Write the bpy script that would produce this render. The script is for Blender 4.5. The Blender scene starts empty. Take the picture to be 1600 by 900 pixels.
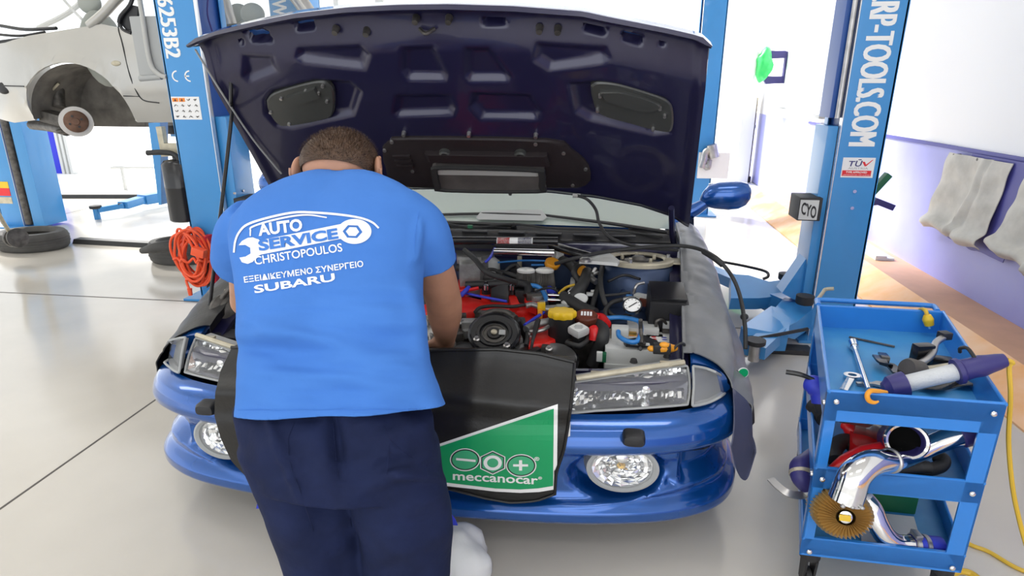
import bpy, bmesh, math, random
from mathutils import Vector, Matrix, noise
from mathutils.bvhtree import BVHTree
random.seed(7)
PI = math.pi
sc = bpy.context.scene
col = sc.collection

# ------------------------------------------------------------------ camera, sky, lamps, exposure
F = 970.0                                    # focal length in pixels of a 1600 px wide frame
TH, PH, HC = math.radians(18.0), math.radians(7.8), 1.75
cd = bpy.data.cameras.new('camera'); cam = bpy.data.objects.new('camera', cd); col.objects.link(cam)
cd.sensor_width = 36.0; cd.lens = 36.0 * F / 1600.0; cd.clip_start = 0.02; cd.clip_end = 200
cam.location = (0, 0, HC); cam.rotation_euler = (PI/2 - TH, 0, PH)
sc.camera = cam
sc.view_settings.view_transform = 'Standard'; sc.view_settings.look = 'None'
sc.view_settings.gamma = 1.0; sc.view_settings.use_curve_mapping = False
sc.view_settings.exposure = 0.12

w = bpy.data.worlds.new('sky'); sc.world = w; w.use_nodes = True
bgn = w.node_tree.nodes['Background']
bgn.inputs['Color'].default_value = (0.93, 0.97, 1.0, 1); bgn.inputs['Strength'].default_value = 1.5

def area(name, loc, rot, sx, sy, power, color=(1, 1, 1)):
    ld = bpy.data.lights.new(name, 'AREA'); ld.shape = 'RECTANGLE'; ld.size = sx; ld.size_y = sy
    ld.energy = power; ld.color = color
    o = bpy.data.objects.new(name, ld); col.objects.link(o); o.location = loc; o.rotation_euler = rot
    return o
sd = bpy.data.lights.new('sun', 'SUN'); sd.energy = 9.0; sd.angle = math.radians(11); sd.color = (1, .97, .92)
sun = bpy.data.objects.new('sun', sd); col.objects.link(sun); sun.rotation_euler = Vector((.62, -.45, -.64)).to_track_quat('-Z', 'Y').to_euler()
for i, (lx, ly) in enumerate(((-2.6, -0.6), (0.9, -0.6), (-2.6, 2.4), (0.9, 2.4), (-5.6, 3.2))):
    area('ceiling_lamp', (lx, ly, 4.1), (0, 0, 0), 1.6, .5, 16, (1, .98, .95))
# added fill lamp from behind the camera, emulating an unseen open side
area('rear_fill_light', (-0.5, -3.4, 2.1), (math.radians(80), 0, 0), 6, 3, 60, (1, .99, .97))

# ------------------------------------------------------------------ pixel helpers (photo treated as 1600x900)
_fw = Vector((-math.sin(PH), math.cos(PH), 0)); _rt = Vector((math.cos(PH), math.sin(PH), 0)); _up = Vector((0, 0, 1))
_vd = _fw*math.cos(TH) - _up*math.sin(TH); _vu = _fw*math.sin(TH) + _up*math.cos(TH)
EYE = Vector((0, 0, HC))
def ray(px, py): return _vd + _rt*((px-800)/F) + _vu*((450-py)/F)
def PZ(px, py, z): r = ray(px, py); return EYE + r*((z-HC)/r.z)
def PY(px, py, y): r = ray(px, py); return EYE + r*(y/r.y)
def PX(px, py, x): r = ray(px, py); return EYE + r*(x/r.x)
def PP(px, py, p0, n):
    r = ray(px, py); n = Vector(n); return EYE + r*((Vector(p0)-EYE).dot(n)/r.dot(n))
def PS(px, py, f, y0=1.0, y1=6.0):               # point of the ray where f(p) turns positive
    r = ray(px, py); a, b = y0/r.y, y1/r.y
    for _ in range(50):
        m = (a+b)/2
        if f(EYE + r*m) > 0: b = m
        else: a = m
    return EYE + r*b
def proj(p):
    v = Vector(p)-EYE; d = v.dot(_vd); return 800+F*v.dot(_rt)/d, 450-F*v.dot(_vu)/d, d

# ------------------------------------------------------------------ materials
def mat(name, c, rough=.5, metal=0.0, coat=0.0, spec=.5, noise_amt=0.0, scale=8.0, bump=0.0, bscale=40.0, c2=None, trans=0.0, alpha=1.0, emit=0.0, flakes=False, rnoise=0.0):
    m = bpy.data.materials.new(name); m.use_nodes = True
    nt = m.node_tree; b = nt.nodes['Principled BSDF']
    c = tuple(c)+(1,)
    b.inputs['Base Color'].default_value = c; b.inputs['Roughness'].default_value = rough
    b.inputs['Metallic'].default_value = metal; b.inputs['Coat Weight'].default_value = coat
    b.inputs['Coat Roughness'].default_value = .04
    b.inputs['Specular IOR Level'].default_value = spec
    b.inputs['Transmission Weight'].default_value = trans
    b.inputs['Alpha'].default_value = alpha
    if emit: b.inputs['Emission Color'].default_value = c; b.inputs['Emission Strength'].default_value = emit
    if noise_amt or c2 or bump or rnoise:
        tc = nt.nodes.new('ShaderNodeTexCoord')
    if noise_amt or c2 or rnoise:
        n = nt.nodes.new('ShaderNodeTexNoise'); n.inputs['Scale'].default_value = scale; n.inputs['Detail'].default_value = 6
        nt.links.new(tc.outputs['Object'], n.inputs['Vector'])
        if noise_amt or c2:
            mr = nt.nodes.new('ShaderNodeMapRange'); mr.inputs['From Min'].default_value = .35; mr.inputs['From Max'].default_value = .65
            nt.links.new(n.outputs['Fac'], mr.inputs['Value'])
            mx = nt.nodes.new('ShaderNodeMix'); mx.data_type = 'RGBA'
            lo = tuple(v*(1-noise_amt) for v in c[:3])+(1,) if not c2 else tuple(c2)+(1,)
            mx.inputs['A'].default_value = lo; mx.inputs['B'].default_value = c
            nt.links.new(mr.outputs['Result'], mx.inputs['Factor']); nt.links.new(mx.outputs['Result'], b.inputs['Base Color'])
        if rnoise:
            mr2 = nt.nodes.new('ShaderNodeMapRange'); mr2.inputs['From Min'].default_value = .3; mr2.inputs['From Max'].default_value = .7
            mr2.inputs['To Min'].default_value = max(0, rough-rnoise); mr2.inputs['To Max'].default_value = rough+rnoise
            nt.links.new(n.outputs['Fac'], mr2.inputs['Value']); nt.links.new(mr2.outputs['Result'], b.inputs['Roughness'])
    if bump:
        n2 = nt.nodes.new('ShaderNodeTexNoise'); n2.inputs['Scale'].default_value = bscale; n2.inputs['Detail'].default_value = 4
        nt.links.new(tc.outputs['Object'], n2.inputs['Vector'])
        bp = nt.nodes.new('ShaderNodeBump'); bp.inputs['Strength'].default_value = bump; bp.inputs['Distance'].default_value = .01
        nt.links.new(n2.outputs['Fac'], bp.inputs['Height']); nt.links.new(bp.outputs['Normal'], b.inputs['Normal'])
    return m
M = {}
M['floor'] = mat('floor_epoxy', (.65, .61, .545), .15, noise_amt=.10, scale=1.3, rnoise=.06, bump=.02, bscale=3)
M['seam'] = mat('seam', (.10, .09, .08), .7)
M['wall_white'] = mat('wall_white', (.86, .86, .88), .5)
M['wall_lav'] = mat('wall_lavender', (.37, .39, .74), .45, c2=(.31, .32, .71), scale=1.6)
M['navy_line'] = mat('navy_line', (.07, .07, .32), .5)
M['tan'] = mat('tan_paint', (.62, .36, .22), .5, noise_amt=.12, scale=5)
M['orange_floor'] = mat('orange_paint', (.78, .38, .13), .45, c2=(.82, .52, .32), scale=3.5)
M['ceiling'] = mat('ceiling_white', (.82, .82, .80), .7)
M['outside'] = mat('outside_concrete', (.85, .85, .84), .6)
M['paint'] = mat('blue_pearl_paint', (.004, .085, .36), .24, metal=.6, coat=1.0)
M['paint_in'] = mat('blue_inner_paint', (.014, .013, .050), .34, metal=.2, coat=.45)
M['bay'] = mat('engine_bay_paint', (.045, .075, .16), .4, metal=.35, noise_amt=.35, scale=6)
M['baydark'] = mat('bay_dark', (.012, .012, .016), .55)
M['black'] = mat('black_plastic', (.016, .016, .018), .45, bump=.05)
M['blackgloss'] = mat('black_gloss', (.012, .012, .014), .22)
M['pipe_shade'] = mat('painted_pipe_shade', (.004,.004,.004), .9, spec=.05)
M['rubber'] = mat('rubber', (.025, .025, .026), .62, bump=.1, bscale=60)
M['tyre'] = mat('tyre_rubber', (.085, .082, .078), .75, noise_amt=.25, scale=9)
M['glass'] = mat('clear_lens', (.95,.97,.97), .04, alpha=.07, coat=1.0)
M['reflector'] = mat('reflector', (.86, .87, .88), .14, metal=1.0, bump=.18, bscale=25)
M['chrome'] = mat('chrome', (.80, .80, .80), .10, metal=1.0)
M['disc'] = mat('disc_iron', (.42, .40, .38), .4, metal=.6)
M['steel'] = mat('steel', (.52, .51, .50), .34, metal=.9, noise_amt=.25, scale=14)
M['rusty'] = mat('rusty_hub', (.20, .11, .075), .6, metal=.5, noise_amt=.4, scale=16)
M['alu'] = mat('cast_aluminium', (.42, .42, .41), .45, metal=.75, noise_amt=.3, scale=18, bump=.2, bscale=60)
M['dirty'] = mat('dirty_metal', (.14, .13, .12), .5, metal=.6, noise_amt=.5, scale=20)
M['red'] = mat('red_crackle', (.72, .018, .012), .38, bump=.12, bscale=120)
M['yellow'] = mat('yellow_plastic', (.78, .50, .015), .4)
M['orange'] = mat('orange_plastic', (.80, .33, .02), .4)
M['brown'] = mat('brown_cap', (.13, .035, .02), .4)
M['white'] = mat('white_paint', (.85, .85, .84), .5)
M['print'] = mat('white_print', (.84, .86, .88), .75)
M['bluehose'] = mat('blue_hose', (.03, .20, .55), .35)
M['royal'] = mat('royal_blue', (.03, .05, .55), .5)
M['beige'] = mat('beige_zinc', (.55, .50, .38), .42, metal=.4, noise_amt=.2, scale=20)
M['grey'] = mat('grey_plastic', (.36, .37, .37), .5)
M['lightgrey'] = mat('light_grey', (.58, .59, .58), .5)
M['wsglass'] = mat('windscreen', (.36, .42, .38), .05, coat=1.0, spec=.8)
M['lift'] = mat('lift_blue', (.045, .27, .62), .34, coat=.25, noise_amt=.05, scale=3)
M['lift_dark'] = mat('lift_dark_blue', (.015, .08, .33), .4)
M['silver'] = mat('silver_paint', (.46, .45, .425), .32, metal=.35, coat=.6, noise_amt=.06, scale=3)
M['liner'] = mat('dusty_liner', (.19, .175, .155), .8, noise_amt=.45, scale=7)
M['skin'] = mat('skin', (.47, .235, .145), .48, noise_amt=.14, scale=14, bump=.06, bscale=90)
M['hair'] = mat('hair', (.050, .024, .012), .55, c2=(.095, .05, .026), scale=60, bump=.5, bscale=260)
M['shirt'] = mat('blue_cotton', (.066, .205, .60), .85, noise_amt=.06, scale=5, bump=.55, bscale=11, spec=.15)
M['trouser'] = mat('navy_twill', (.011, .018, .062), .85, noise_amt=.3, scale=9, bump=.6, bscale=14, spec=.2)
M['cover'] = mat('black_leatherette', (.008, .0075, .0075), .40, bump=.12, bscale=60)
M['fcover'] = mat('grey_vinyl', (.20, .205, .215), .34, noise_amt=.3, scale=6, bump=.1, bscale=18)
M['flap'] = mat('navy_vinyl', (.06, .065, .115), .45)
M['lampgrey'] = mat('lamp_grey', (.50, .51, .52), .25, metal=.3)
M['brightcap'] = mat('bright_cap', (.78, .78, .75), .3, metal=.25)
M['green'] = mat('sign_green', (.0, .32, .11), .4)
M['dgreen'] = mat('dark_green', (.01, .12, .05), .45)
M['cart'] = mat('cart_blue', (.025, .22, .68), .34, coat=.3, noise_amt=.06, scale=6)
M['carttray'] = mat('cart_tray_blue', (.06, .30, .60), .42, c2=(.025, .22, .56), scale=5)
M['navyrub'] = mat('navy_rubber', (.035, .03, .16), .45)
M['frost'] = mat('frosted_tube', (.58, .60, .62), .35, bump=.3, bscale=140)
M['orangecord'] = mat('orange_cord', (.85, .10, .03), .45)
M['gold'] = mat('gold_filter', (.58, .38, .13), .3, metal=.4)
M['canvas'] = mat('pale_canvas', (.62, .60, .55), .7, noise_amt=.22, scale=7, bump=.2, bscale=14)
M['tissue'] = mat('white_cloth', (.72, .73, .74), .8, bump=.2, bscale=30)
M['redfluid'] = mat('red_plastic', (.62, .012, .015), .3)
M['signred'] = mat('sign_red', (.70, .02, .03), .5)
M['signorange'] = mat('sign_orange', (.85, .25, .02), .5)
M['bluesheet'] = mat('blue_sheet', (.02, .03, .60), .5)
M['greenbag'] = mat('green_bag', (.03, .55, .12), .4, bump=.4, bscale=30)
M['bagwhite'] = mat('white_bag', (.85, .86, .82), .45, bump=.4, bscale=20)
M['gilt'] = mat('gold_chain', (.75, .48, .12), .25, metal=1.0)
M['seat'] = mat('seat_grey', (.36, .38, .35), .8)
M['hosegrey'] = mat('hose_grey', (.45, .45, .43), .5)
M['duct'] = mat('duct_taupe', (.11, .10, .095), .6, noise_amt=.3, scale=12)
M['yellowhose'] = mat('yellow_cable', (.72, .46, .04), .45)

# ------------------------------------------------------------------ object helpers
OFF = {}
def thing(name, label, cat, loc=(0, 0, 0), group=None):
    o = bpy.data.objects.new(name, None); col.objects.link(o); o.location = loc; o.empty_display_size = .05
    o['label'] = label; o['category'] = cat
    if group: o['group'] = group
    OFF[o.name] = Vector(loc); return o
def tag(o, label, cat, group=None, kind=None):
    o['label'] = label; o['category'] = cat
    if group: o['group'] = group
    if kind: o['kind'] = kind
    return o
def link_mesh(name, me, mats, parent=None, base=None, smooth=40):
    off = Vector((0, 0, 0))
    if parent is not None: off = OFF[parent.name]
    elif base is not None: off = Vector(base)
    if off.length > 0: me.transform(Matrix.Translation(-off))
    for m in (mats if isinstance(mats, (list, tuple)) else [mats]): me.materials.append(M[m] if isinstance(m, str) else m)
    o = bpy.data.objects.new(name, me); col.objects.link(o)
    if parent is not None: o.parent = parent
    elif base is not None: o.location = off
    OFF[o.name] = off
    if smooth:
        for p in me.polygons: p.use_smooth = True
        me.set_sharp_from_angle(angle=math.radians(smooth))
    me.update()
    return o
class MB:
    def __init__(s): s.bm = bmesh.new(); s.mi = 0
    def face(s, vs):
        try: f = s.bm.faces.new(vs); f.material_index = s.mi; return f
        except ValueError: return None
    def V(s, p): return s.bm.verts.new(p)
    def box(s, lo, hi, bev=0.0, mtx=None):
        x0, y0, z0 = lo; x1, y1, z1 = hi
        vs = [s.V(Vector(p)) for p in ((x0,y0,z0),(x1,y0,z0),(x1,y1,z0),(x0,y1,z0),(x0,y0,z1),(x1,y0,z1),(x1,y1,z1),(x0,y1,z1))]
        fs = [s.face([vs[i] for i in q]) for q in ((0,3,2,1),(4,5,6,7),(0,1,5,4),(1,2,6,5),(2,3,7,6),(3,0,4,7))]
        if bev:
            es = set(e for f in fs for e in f.edges)
            r = bmesh.ops.bevel(s.bm, geom=list(es), offset=bev, segments=2, affect='EDGES', profile=.7)
            vs = list(set(v for f in r['faces'] for v in f.verts) | set(v for v in vs if v.is_valid))
            for f in r['faces']: f.material_index = s.mi
        if mtx is not None:
            for v in vs: v.co = mtx @ v.co
        return s
    def obox(s, c, ax, ay, az, hx, hy, hz, bev=0.0):      # oriented box
        m = Matrix((Vector(ax).normalized(), Vector(ay).normalized(), Vector(az).normalized())).transposed().to_4x4(); m.translation = Vector(c)
        return s.box((-hx,-hy,-hz), (hx,hy,hz), bev, m)
    def ring(s, c, n, r, seg=20, ref=None, ry=None):
        n = Vector(n).normalized(); ref = Vector(ref) if ref is not None else (Vector((0,0,1)) if abs(n.z) < .9 else Vector((1,0,0)))
        a = (ref - n*ref.dot(n)).normalized(); b = n.cross(a)
        ry = r if ry is None else ry
        return [s.V(Vector(c)+a*(math.cos(2*PI*i/seg)*r)+b*(math.sin(2*PI*i/seg)*ry)) for i in range(seg)]
    def bridge(s, A, B, close=True):
        n = len(A)
        for i in range(n if close else n-1): s.face([A[i], A[(i+1)%n], B[(i+1)%n], B[i]])
    def cap(s, A, flip=False): s.face(list(reversed(A)) if flip else list(A))
    def cyl(s, p, q, r, r2=None, seg=20, caps=True):
        p, q = Vector(p), Vector(q); r2 = r if r2 is None else r2
        A = s.ring(p, q-p, r, seg); B = s.ring(q, q-p, r2, seg); s.bridge(A, B)
        if caps: s.cap(A, True); s.cap(B)
        return s
    def lathe(s, base, axis, prof, seg=32, ref=None, sx=1.0):   # prof: [(r, h)]
        base = Vector(base); axis = Vector(axis).normalized(); rings = []
        for r, h in prof: rings.append(s.ring(base+axis*h, axis, max(r, 1e-4)*sx, seg, ref, max(r, 1e-4)))
        for A, B in zip(rings, rings[1:]): s.bridge(A, B)
        s.cap(rings[0], True); s.cap(rings[-1]); return s
    def tube(s, pts, r, seg=8, smooth=6, caps=True, closed=False):
        P = spline(pts, smooth) if smooth else [Vector(p) for p in pts]
        n = len(P); rr = r if isinstance(r, (list, tuple)) else None
        ref = None; rings = []
        for i, p in enumerate(P):
            t = (P[min(i+1, n-1)]-P[max(i-1, 0)]).normalized()
            if ref is None: ref = Vector((0,0,1)) if abs(t.z) < .9 else Vector((1,0,0))
            ref = (ref - t*ref.dot(t)).normalized()
            k = i/(n-1); rad = r if rr is None else rr[min(int(k*(len(rr)-1)), len(rr)-2)]*(1-(k*(len(rr)-1)-min(int(k*(len(rr)-1)), len(rr)-2))) + rr[min(int(k*(len(rr)-1)), len(rr)-2)+1]*(k*(len(rr)-1)-min(int(k*(len(rr)-1)), len(rr)-2))
            b = t.cross(ref)
            rings.append([s.V(p+(ref*math.cos(2*PI*j/seg)+b*math.sin(2*PI*j/seg))*rad) for j in range(seg)])
        for A, B in zip(rings, rings[1:]): s.bridge(A, B)
        if caps: s.cap(rings[0], True); s.cap(rings[-1])
        return s
    def prism(s, pts, vec, caps=True):                      # polygon (world pts) extruded by vec
        vec = Vector(vec); A = [s.V(Vector(p)) for p in pts]; B = [s.V(Vector(p)+vec) for p in pts]
        s.bridge(A, B)
        if caps: s.cap(A, True); s.cap(B)
        return s
    def grid(s, f, nu, nv, closed_u=False):
        G = [[s.V(f(i/nu, j/nv)) for i in range(nu+(0 if closed_u else 1))] for j in range(nv+1)]
        for A, B in zip(G, G[1:]): s.bridge(A, B, closed_u)
        return G
    def sheet(s, f, nu, nv, th):                            # closed slab: surface f and the same moved along th(u,v) vector
        G = s.grid(f, nu, nv)
        def g(u, v):
            t = th(u, v) if callable(th) else Vector(th); return f(u, v)+t
        K = s.grid(g, nu, nv)
        for a, b in ((G[0], K[0]), (G[-1], K[-1])): s.bridge(a, b, False)
        s.bridge([r[0] for r in G], [r[0] for r in K], False); s.bridge([r[-1] for r in G], [r[-1] for r in K], False)
        return s
    def ell(s, c, rx, ry, rz, seg=20, rings=12, mtx=None):
        c = Vector(c); R = []
        for j in range(1, rings):
            a = PI*j/rings; R.append([ (math.sin(a)*math.cos(2*PI*i/seg)*rx, math.sin(a)*math.sin(2*PI*i/seg)*ry, -math.cos(a)*rz) for i in range(seg)])
        T = (lambda p: c + (mtx @ Vector(p) if mtx is not None else Vector(p)))
        VR = [[s.V(T(p)) for p in r] for r in R]
        b = s.V(T((0,0,-rz))); t = s.V(T((0,0,rz)))
        for A, B in zip(VR, VR[1:]): s.bridge(A, B)
        for i in range(seg): s.face([b, VR[0][(i+1)%seg], VR[0][i]]); s.face([t, VR[-1][i], VR[-1][(i+1)%seg]])
        return s
    def mesh(s, name, weld=0.0, recalc=True):
        if weld: bmesh.ops.remove_doubles(s.bm, verts=s.bm.verts, dist=weld)
        if recalc: bmesh.ops.recalc_face_normals(s.bm, faces=s.bm.faces)
        me = bpy.data.meshes.new(name); s.bm.to_mesh(me); s.bm.free(); return me
    def build(s, name, m, parent=None, base=None, smooth=40, weld=0.0, recalc=True):
        return link_mesh(name, s.mesh(name, weld, recalc), m, parent, base, smooth)
def spline(pts, n=6):
    P = [Vector(p) for p in pts]
    if len(P) < 3: return [P[0].lerp(P[-1], i/n) for i in range(n+1)]
    out = []
    for i in range(len(P)-1):
        p0 = P[i-1] if i else P[0]*2-P[1]; p1, p2 = P[i], P[i+1]; p3 = P[i+2] if i+2 < len(P) else P[-1]*2-P[-2]
        for k in range(n):
            t = k/n; out.append(.5*((2*p1)+(p2-p0)*t+(2*p0-5*p1+4*p2-p3)*t*t+(3*p1-p0-3*p2+p3)*t*t*t))
    out.append(P[-1]); return out
def interp(tab, x):                                           # piecewise linear table [(x, y)]
    if x <= tab[0][0]: return tab[0][1]
    for (a, b), (c, d) in zip(tab, tab[1:]):
        if x <= c: return b+(d-b)*(x-a)/(c-a)
    return tab[-1][1]
def sstep(a, b, x):
    t = max(0.0, min(1.0, (x-a)/(b-a))) if a != b else float(x > a); return t*t*(3-2*t)
def struct(o): o['kind'] = 'structure'; return o
# flat lettering: returns a list of triangles/polys in 2-D (x right, y up), centred
def text_mesh(s, size, bold=0.0, shear=0.0, sx=1.0, align='CENTER', space=1.0):
    cu = bpy.data.curves.new('lettering', 'FONT'); cu.body = s; cu.size = size; cu.offset = bold; cu.shear = shear
    cu.align_x = align; cu.align_y = 'CENTER'; cu.space_character = space; cu.fill_mode = 'BOTH'; cu.resolution_u = 3
    o = bpy.data.objects.new('lettering', cu); col.objects.link(o)
    dg = bpy.context.evaluated_depsgraph_get(); ev = o.evaluated_get(dg); me = bpy.data.meshes.new_from_object(ev)
    bpy.data.objects.remove(o); bpy.data.curves.remove(cu)
    bm = bmesh.new(); bm.from_mesh(me); bpy.data.meshes.remove(me)
    for v in bm.verts: v.co.x *= sx; v.co.z = 0
    return bm
def poly_bm(polys):                                           # list of 2-D outlines (lists of loops; first outer, rest holes)
    bm = bmesh.new()
    for loops in polys:
        es = []
        for lp in loops:
            vs = [bm.verts.new((p[0], p[1], 0)) for p in lp]
            es += [bm.edges.new((vs[i], vs[(i+1) % len(vs)])) for i in range(len(vs))]
        bmesh.ops.triangle_fill(bm, use_beauty=True, use_dissolve=False, edges=es)
    return bm
def circ(cx, cy, rx, ry=None, n=40, a0=0.0): ry = ry or rx; return [(cx+rx*math.cos(2*PI*i/n+a0), cy+ry*math.sin(2*PI*i/n+a0)) for i in range(n)]
def dice(bm, step):                                           # cut a flat mesh into small cells so that it can bend
    xs = [v.co.x for v in bm.verts]; ys = [v.co.y for v in bm.verts]
    for ax, lo, hi in ((0, min(xs), max(xs)), (1, min(ys), max(ys))):
        k = math.ceil(lo/step)
        while k*step < hi:
            co = [0, 0, 0]; no = [0, 0, 0]; co[ax] = k*step; no[ax] = 1
            bmesh.ops.bisect_plane(bm, geom=bm.verts[:]+bm.edges[:]+bm.faces[:], plane_co=co, plane_no=no, dist=1e-6); k += 1
    return bm
def place_bm(bm, fn, name, m, parent=None, base=None, th=None):   # map (x, y) through fn to world; optional thickness vector
    for v in bm.verts: v.co = fn(v.co.x, v.co.y)
    if th is not None:
        r = bmesh.ops.extrude_face_region(bm, geom=bm.faces[:])
        for v in r['geom']:
            if isinstance(v, bmesh.types.BMVert): v.co += Vector(th)
    bmesh.ops.recalc_face_normals(bm, faces=bm.faces)
    me = bpy.data.meshes.new(name); bm.to_mesh(me); bm.free()
    return link_mesh(name, me, m, parent, base, smooth=0)
def frame_fn(o, ax, ay):                                      # flat lettering on a plane: origin and two axes
    o = Vector(o); ax = Vector(ax); ay = Vector(ay); return lambda x, y: o+ax*x+ay*y
def evaluated(o):
    dg = bpy.context.evaluated_depsgraph_get(); return bpy.data.meshes.new_from_object(o.evaluated_get(dg))
def voxel(bm, size, smooth_it=4, name='tmp', fac=.5):                  # union of closed shapes as one continuous skin
    me = bpy.data.meshes.new(name); bm.to_mesh(me); bm.free()
    o = bpy.data.objects.new(name, me); col.objects.link(o)
    r = o.modifiers.new('r', 'REMESH'); r.mode = 'VOXEL'; r.voxel_size = size
    if smooth_it: s = o.modifiers.new('s', 'SMOOTH'); s.iterations = smooth_it; s.factor = fac
    out = evaluated(o); bpy.data.objects.remove(o); bpy.data.meshes.remove(me); return out
# ================================================================== the workshop
WX = 2.95
m = MB(); m.grid(lambda u, v: Vector((-12+u*(WX+12), -4+v*14.5, 0)), 6, 6); struct(m.build('floor', 'floor', smooth=0))
m = MB()
m.box((-2.522, -4, -.002), (-2.510, 4.6, .0012)); m.box((-12, 4.585, -.002), (WX-.6, 4.600, .0012)); m.box((-7.6, -4, -.002), (-7.588, 10.5, .0012))
struct(m.build('trim_1', 'seam', smooth=0))                      # floor joints
m = MB(); m.box((-40, 10.5, -.06), (30, 60, -.01)); struct(m.build('ground', 'outside', smooth=0))
m = MB(); m.box((WX, -4, 0), (WX+.2, 14.5, 1.265)); struct(m.build('wall_right', 'wall_lav', smooth=0))
m = MB(); m.box((WX, -4, 1.265), (WX+.2, 14.5, 4.3)); struct(m.build('wall_right_upper', 'wall_white', smooth=0))
m = MB(); m.box((WX-.018, -4, 1.247), (WX, 9.6, 1.279), .004); struct(m.build('trim_2', 'navy_line', smooth=0))
m = MB(); m.box((-12, -4, 4.3), (WX+.2, 8.8, 4.45)); struct(m.build('ceiling', 'ceiling', smooth=0))
m = MB()                                                        # kerb along the wall: tan top, orange side
KX = 2.28
A = [(WX, 0), (WX, .16), (KX+.30, .16), (KX+.02, .012), (KX, 0)]
def kerb(i, j, mt, nm):
    m = MB(); a, b = A[i], A[j]
    m.prism([(a[0], -4, a[1]), (b[0], -4, b[1]), (b[0], -4, 0), (a[0], -4, 0)] if b[1] > 0.001 else [(a[0], -4, a[1]), (b[0], -4, 0), (a[0], -4, 0)], (0, 14.5, 0))
    return struct(m.build(nm, mt, smooth=0))
kerb(1, 2, 'tan', 'baseboard_right'); kerb(2, 3, 'orange_floor', 'trim_3')
# back: a row of tall sectional-door openings
m = MB(); m.box((-12, 10.5, 3.6), (WX+.2, 10.7, 4.45)); struct(m.build('wall_back', 'wall_white', smooth=0))
def jamb(x, n, wd=.16, y=10.45):
    m = MB(); m.box((x-wd/2, y, 0), (x+wd/2, y+.3, 4.3), .01); struct(m.build('trim_%d' % n, 'lightgrey', smooth=30))
p = PY(524, 0, 10.45); jamb(p.x, 4, .08); p = PY(592, 0, 10.45); jamb(p.x, 5, .14); p = PY(1190, 0, 12.3); jamb(p.x, 6, .24, 12.3)
# ================================================================== the blue car
CX = -0.65
car = thing('car', 'blue four-door car with raised bonnet, its open engine bay facing the front', 'car', (CX, 4.1, 0))
_plan = spline([(-1.235,2.85,0),(-1.225,2.45,0),(-1.165,2.22,0),(-1.02,2.10,0),(-.80,2.035,0),(-.45,1.995,0),(0,1.985,0),(.45,1.995,0),(.80,2.035,0),(1.02,2.10,0),(1.165,2.22,0),(1.225,2.45,0),(1.235,2.85,0)], 16)
_ytab = sorted((p.x, p.y) for p in _plan)
def yplan(dx): return interp(_ytab, dx)
def mir(p): return Vector((2*CX-p[0], p[1], p[2]))
def prot(dx, z):
    a = abs(dx)
    b = interp([(.15,-.06),(.165,.0),(.18,.045),(.20,.062),(.235,.062),(.255,.045),(.275,.018),(.30,.008),(.45,.006),(.464,.018),(.478,.046),(.494,.060),(.518,.062),(.55,.052),(.578,.034),(.597,.0),(.605,-.03)], z)
    e = math.hypot((a-.775)/.20, (z-.372)/.104); b -= .075*(1-sstep(.74, 1.0, e))
    s = sstep(.99, 1.03, a)*(1-sstep(1.2, 1.26, a))*sstep(.30+.1*(a-1), .36+.1*(a-1), z)*(1-sstep(.452, .464, z))
    b -= .05*s
    b -= .022*sstep(.93, .97, a)*(1-sstep(.97, 1.0, a))*sstep(.30, .33, z)*(1-sstep(.40, .43, z))
    b += .012*math.exp(-((z-.262-.05*sstep(.6, 1.2, a))/.010)**2)*sstep(.4, .7, a)
    return b
def bump_pt(u, v):
    t = u*(len(_plan)-1); i = min(int(t), len(_plan)-2); p = _plan[i].lerp(_plan[i+1], t-i)
    tg = (_plan[min(i+2, len(_plan)-1)]-_plan[max(i-1, 0)]).normalized(); n = Vector((tg.y, -tg.x, 0))
    z = .15+v*.455
    fade = 1-sstep(2.5, 2.8, p.y)*.6
    q = p+n*prot(p.x, z)*fade; return Vector((CX+q.x, q.y, z))
m = MB(); m.grid(bump_pt, 240, 76); bumper = m.build('front_bumper', 'paint', car, smooth=60)
m = MB(); m.box((CX-1.02, 2.13, .13), (CX+1.02, 2.9, .17), .01); m.build('undertray', 'black', car)
# side intake slits
for sg in (1, -1):
    m = MB()
    pts = [PS(px, py, lambda p: p.y-(yplan(p.x-CX)-.012)) for px, py in ((1058,700),(1060,707),(1100,702),(1138,688),(1140,681),(1100,692))]
    if sg < 0: pts = [mir(p) for p in pts]
    m.prism(pts, (0, .02, 0)); m.build('intake_slot', 'black', car)
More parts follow.
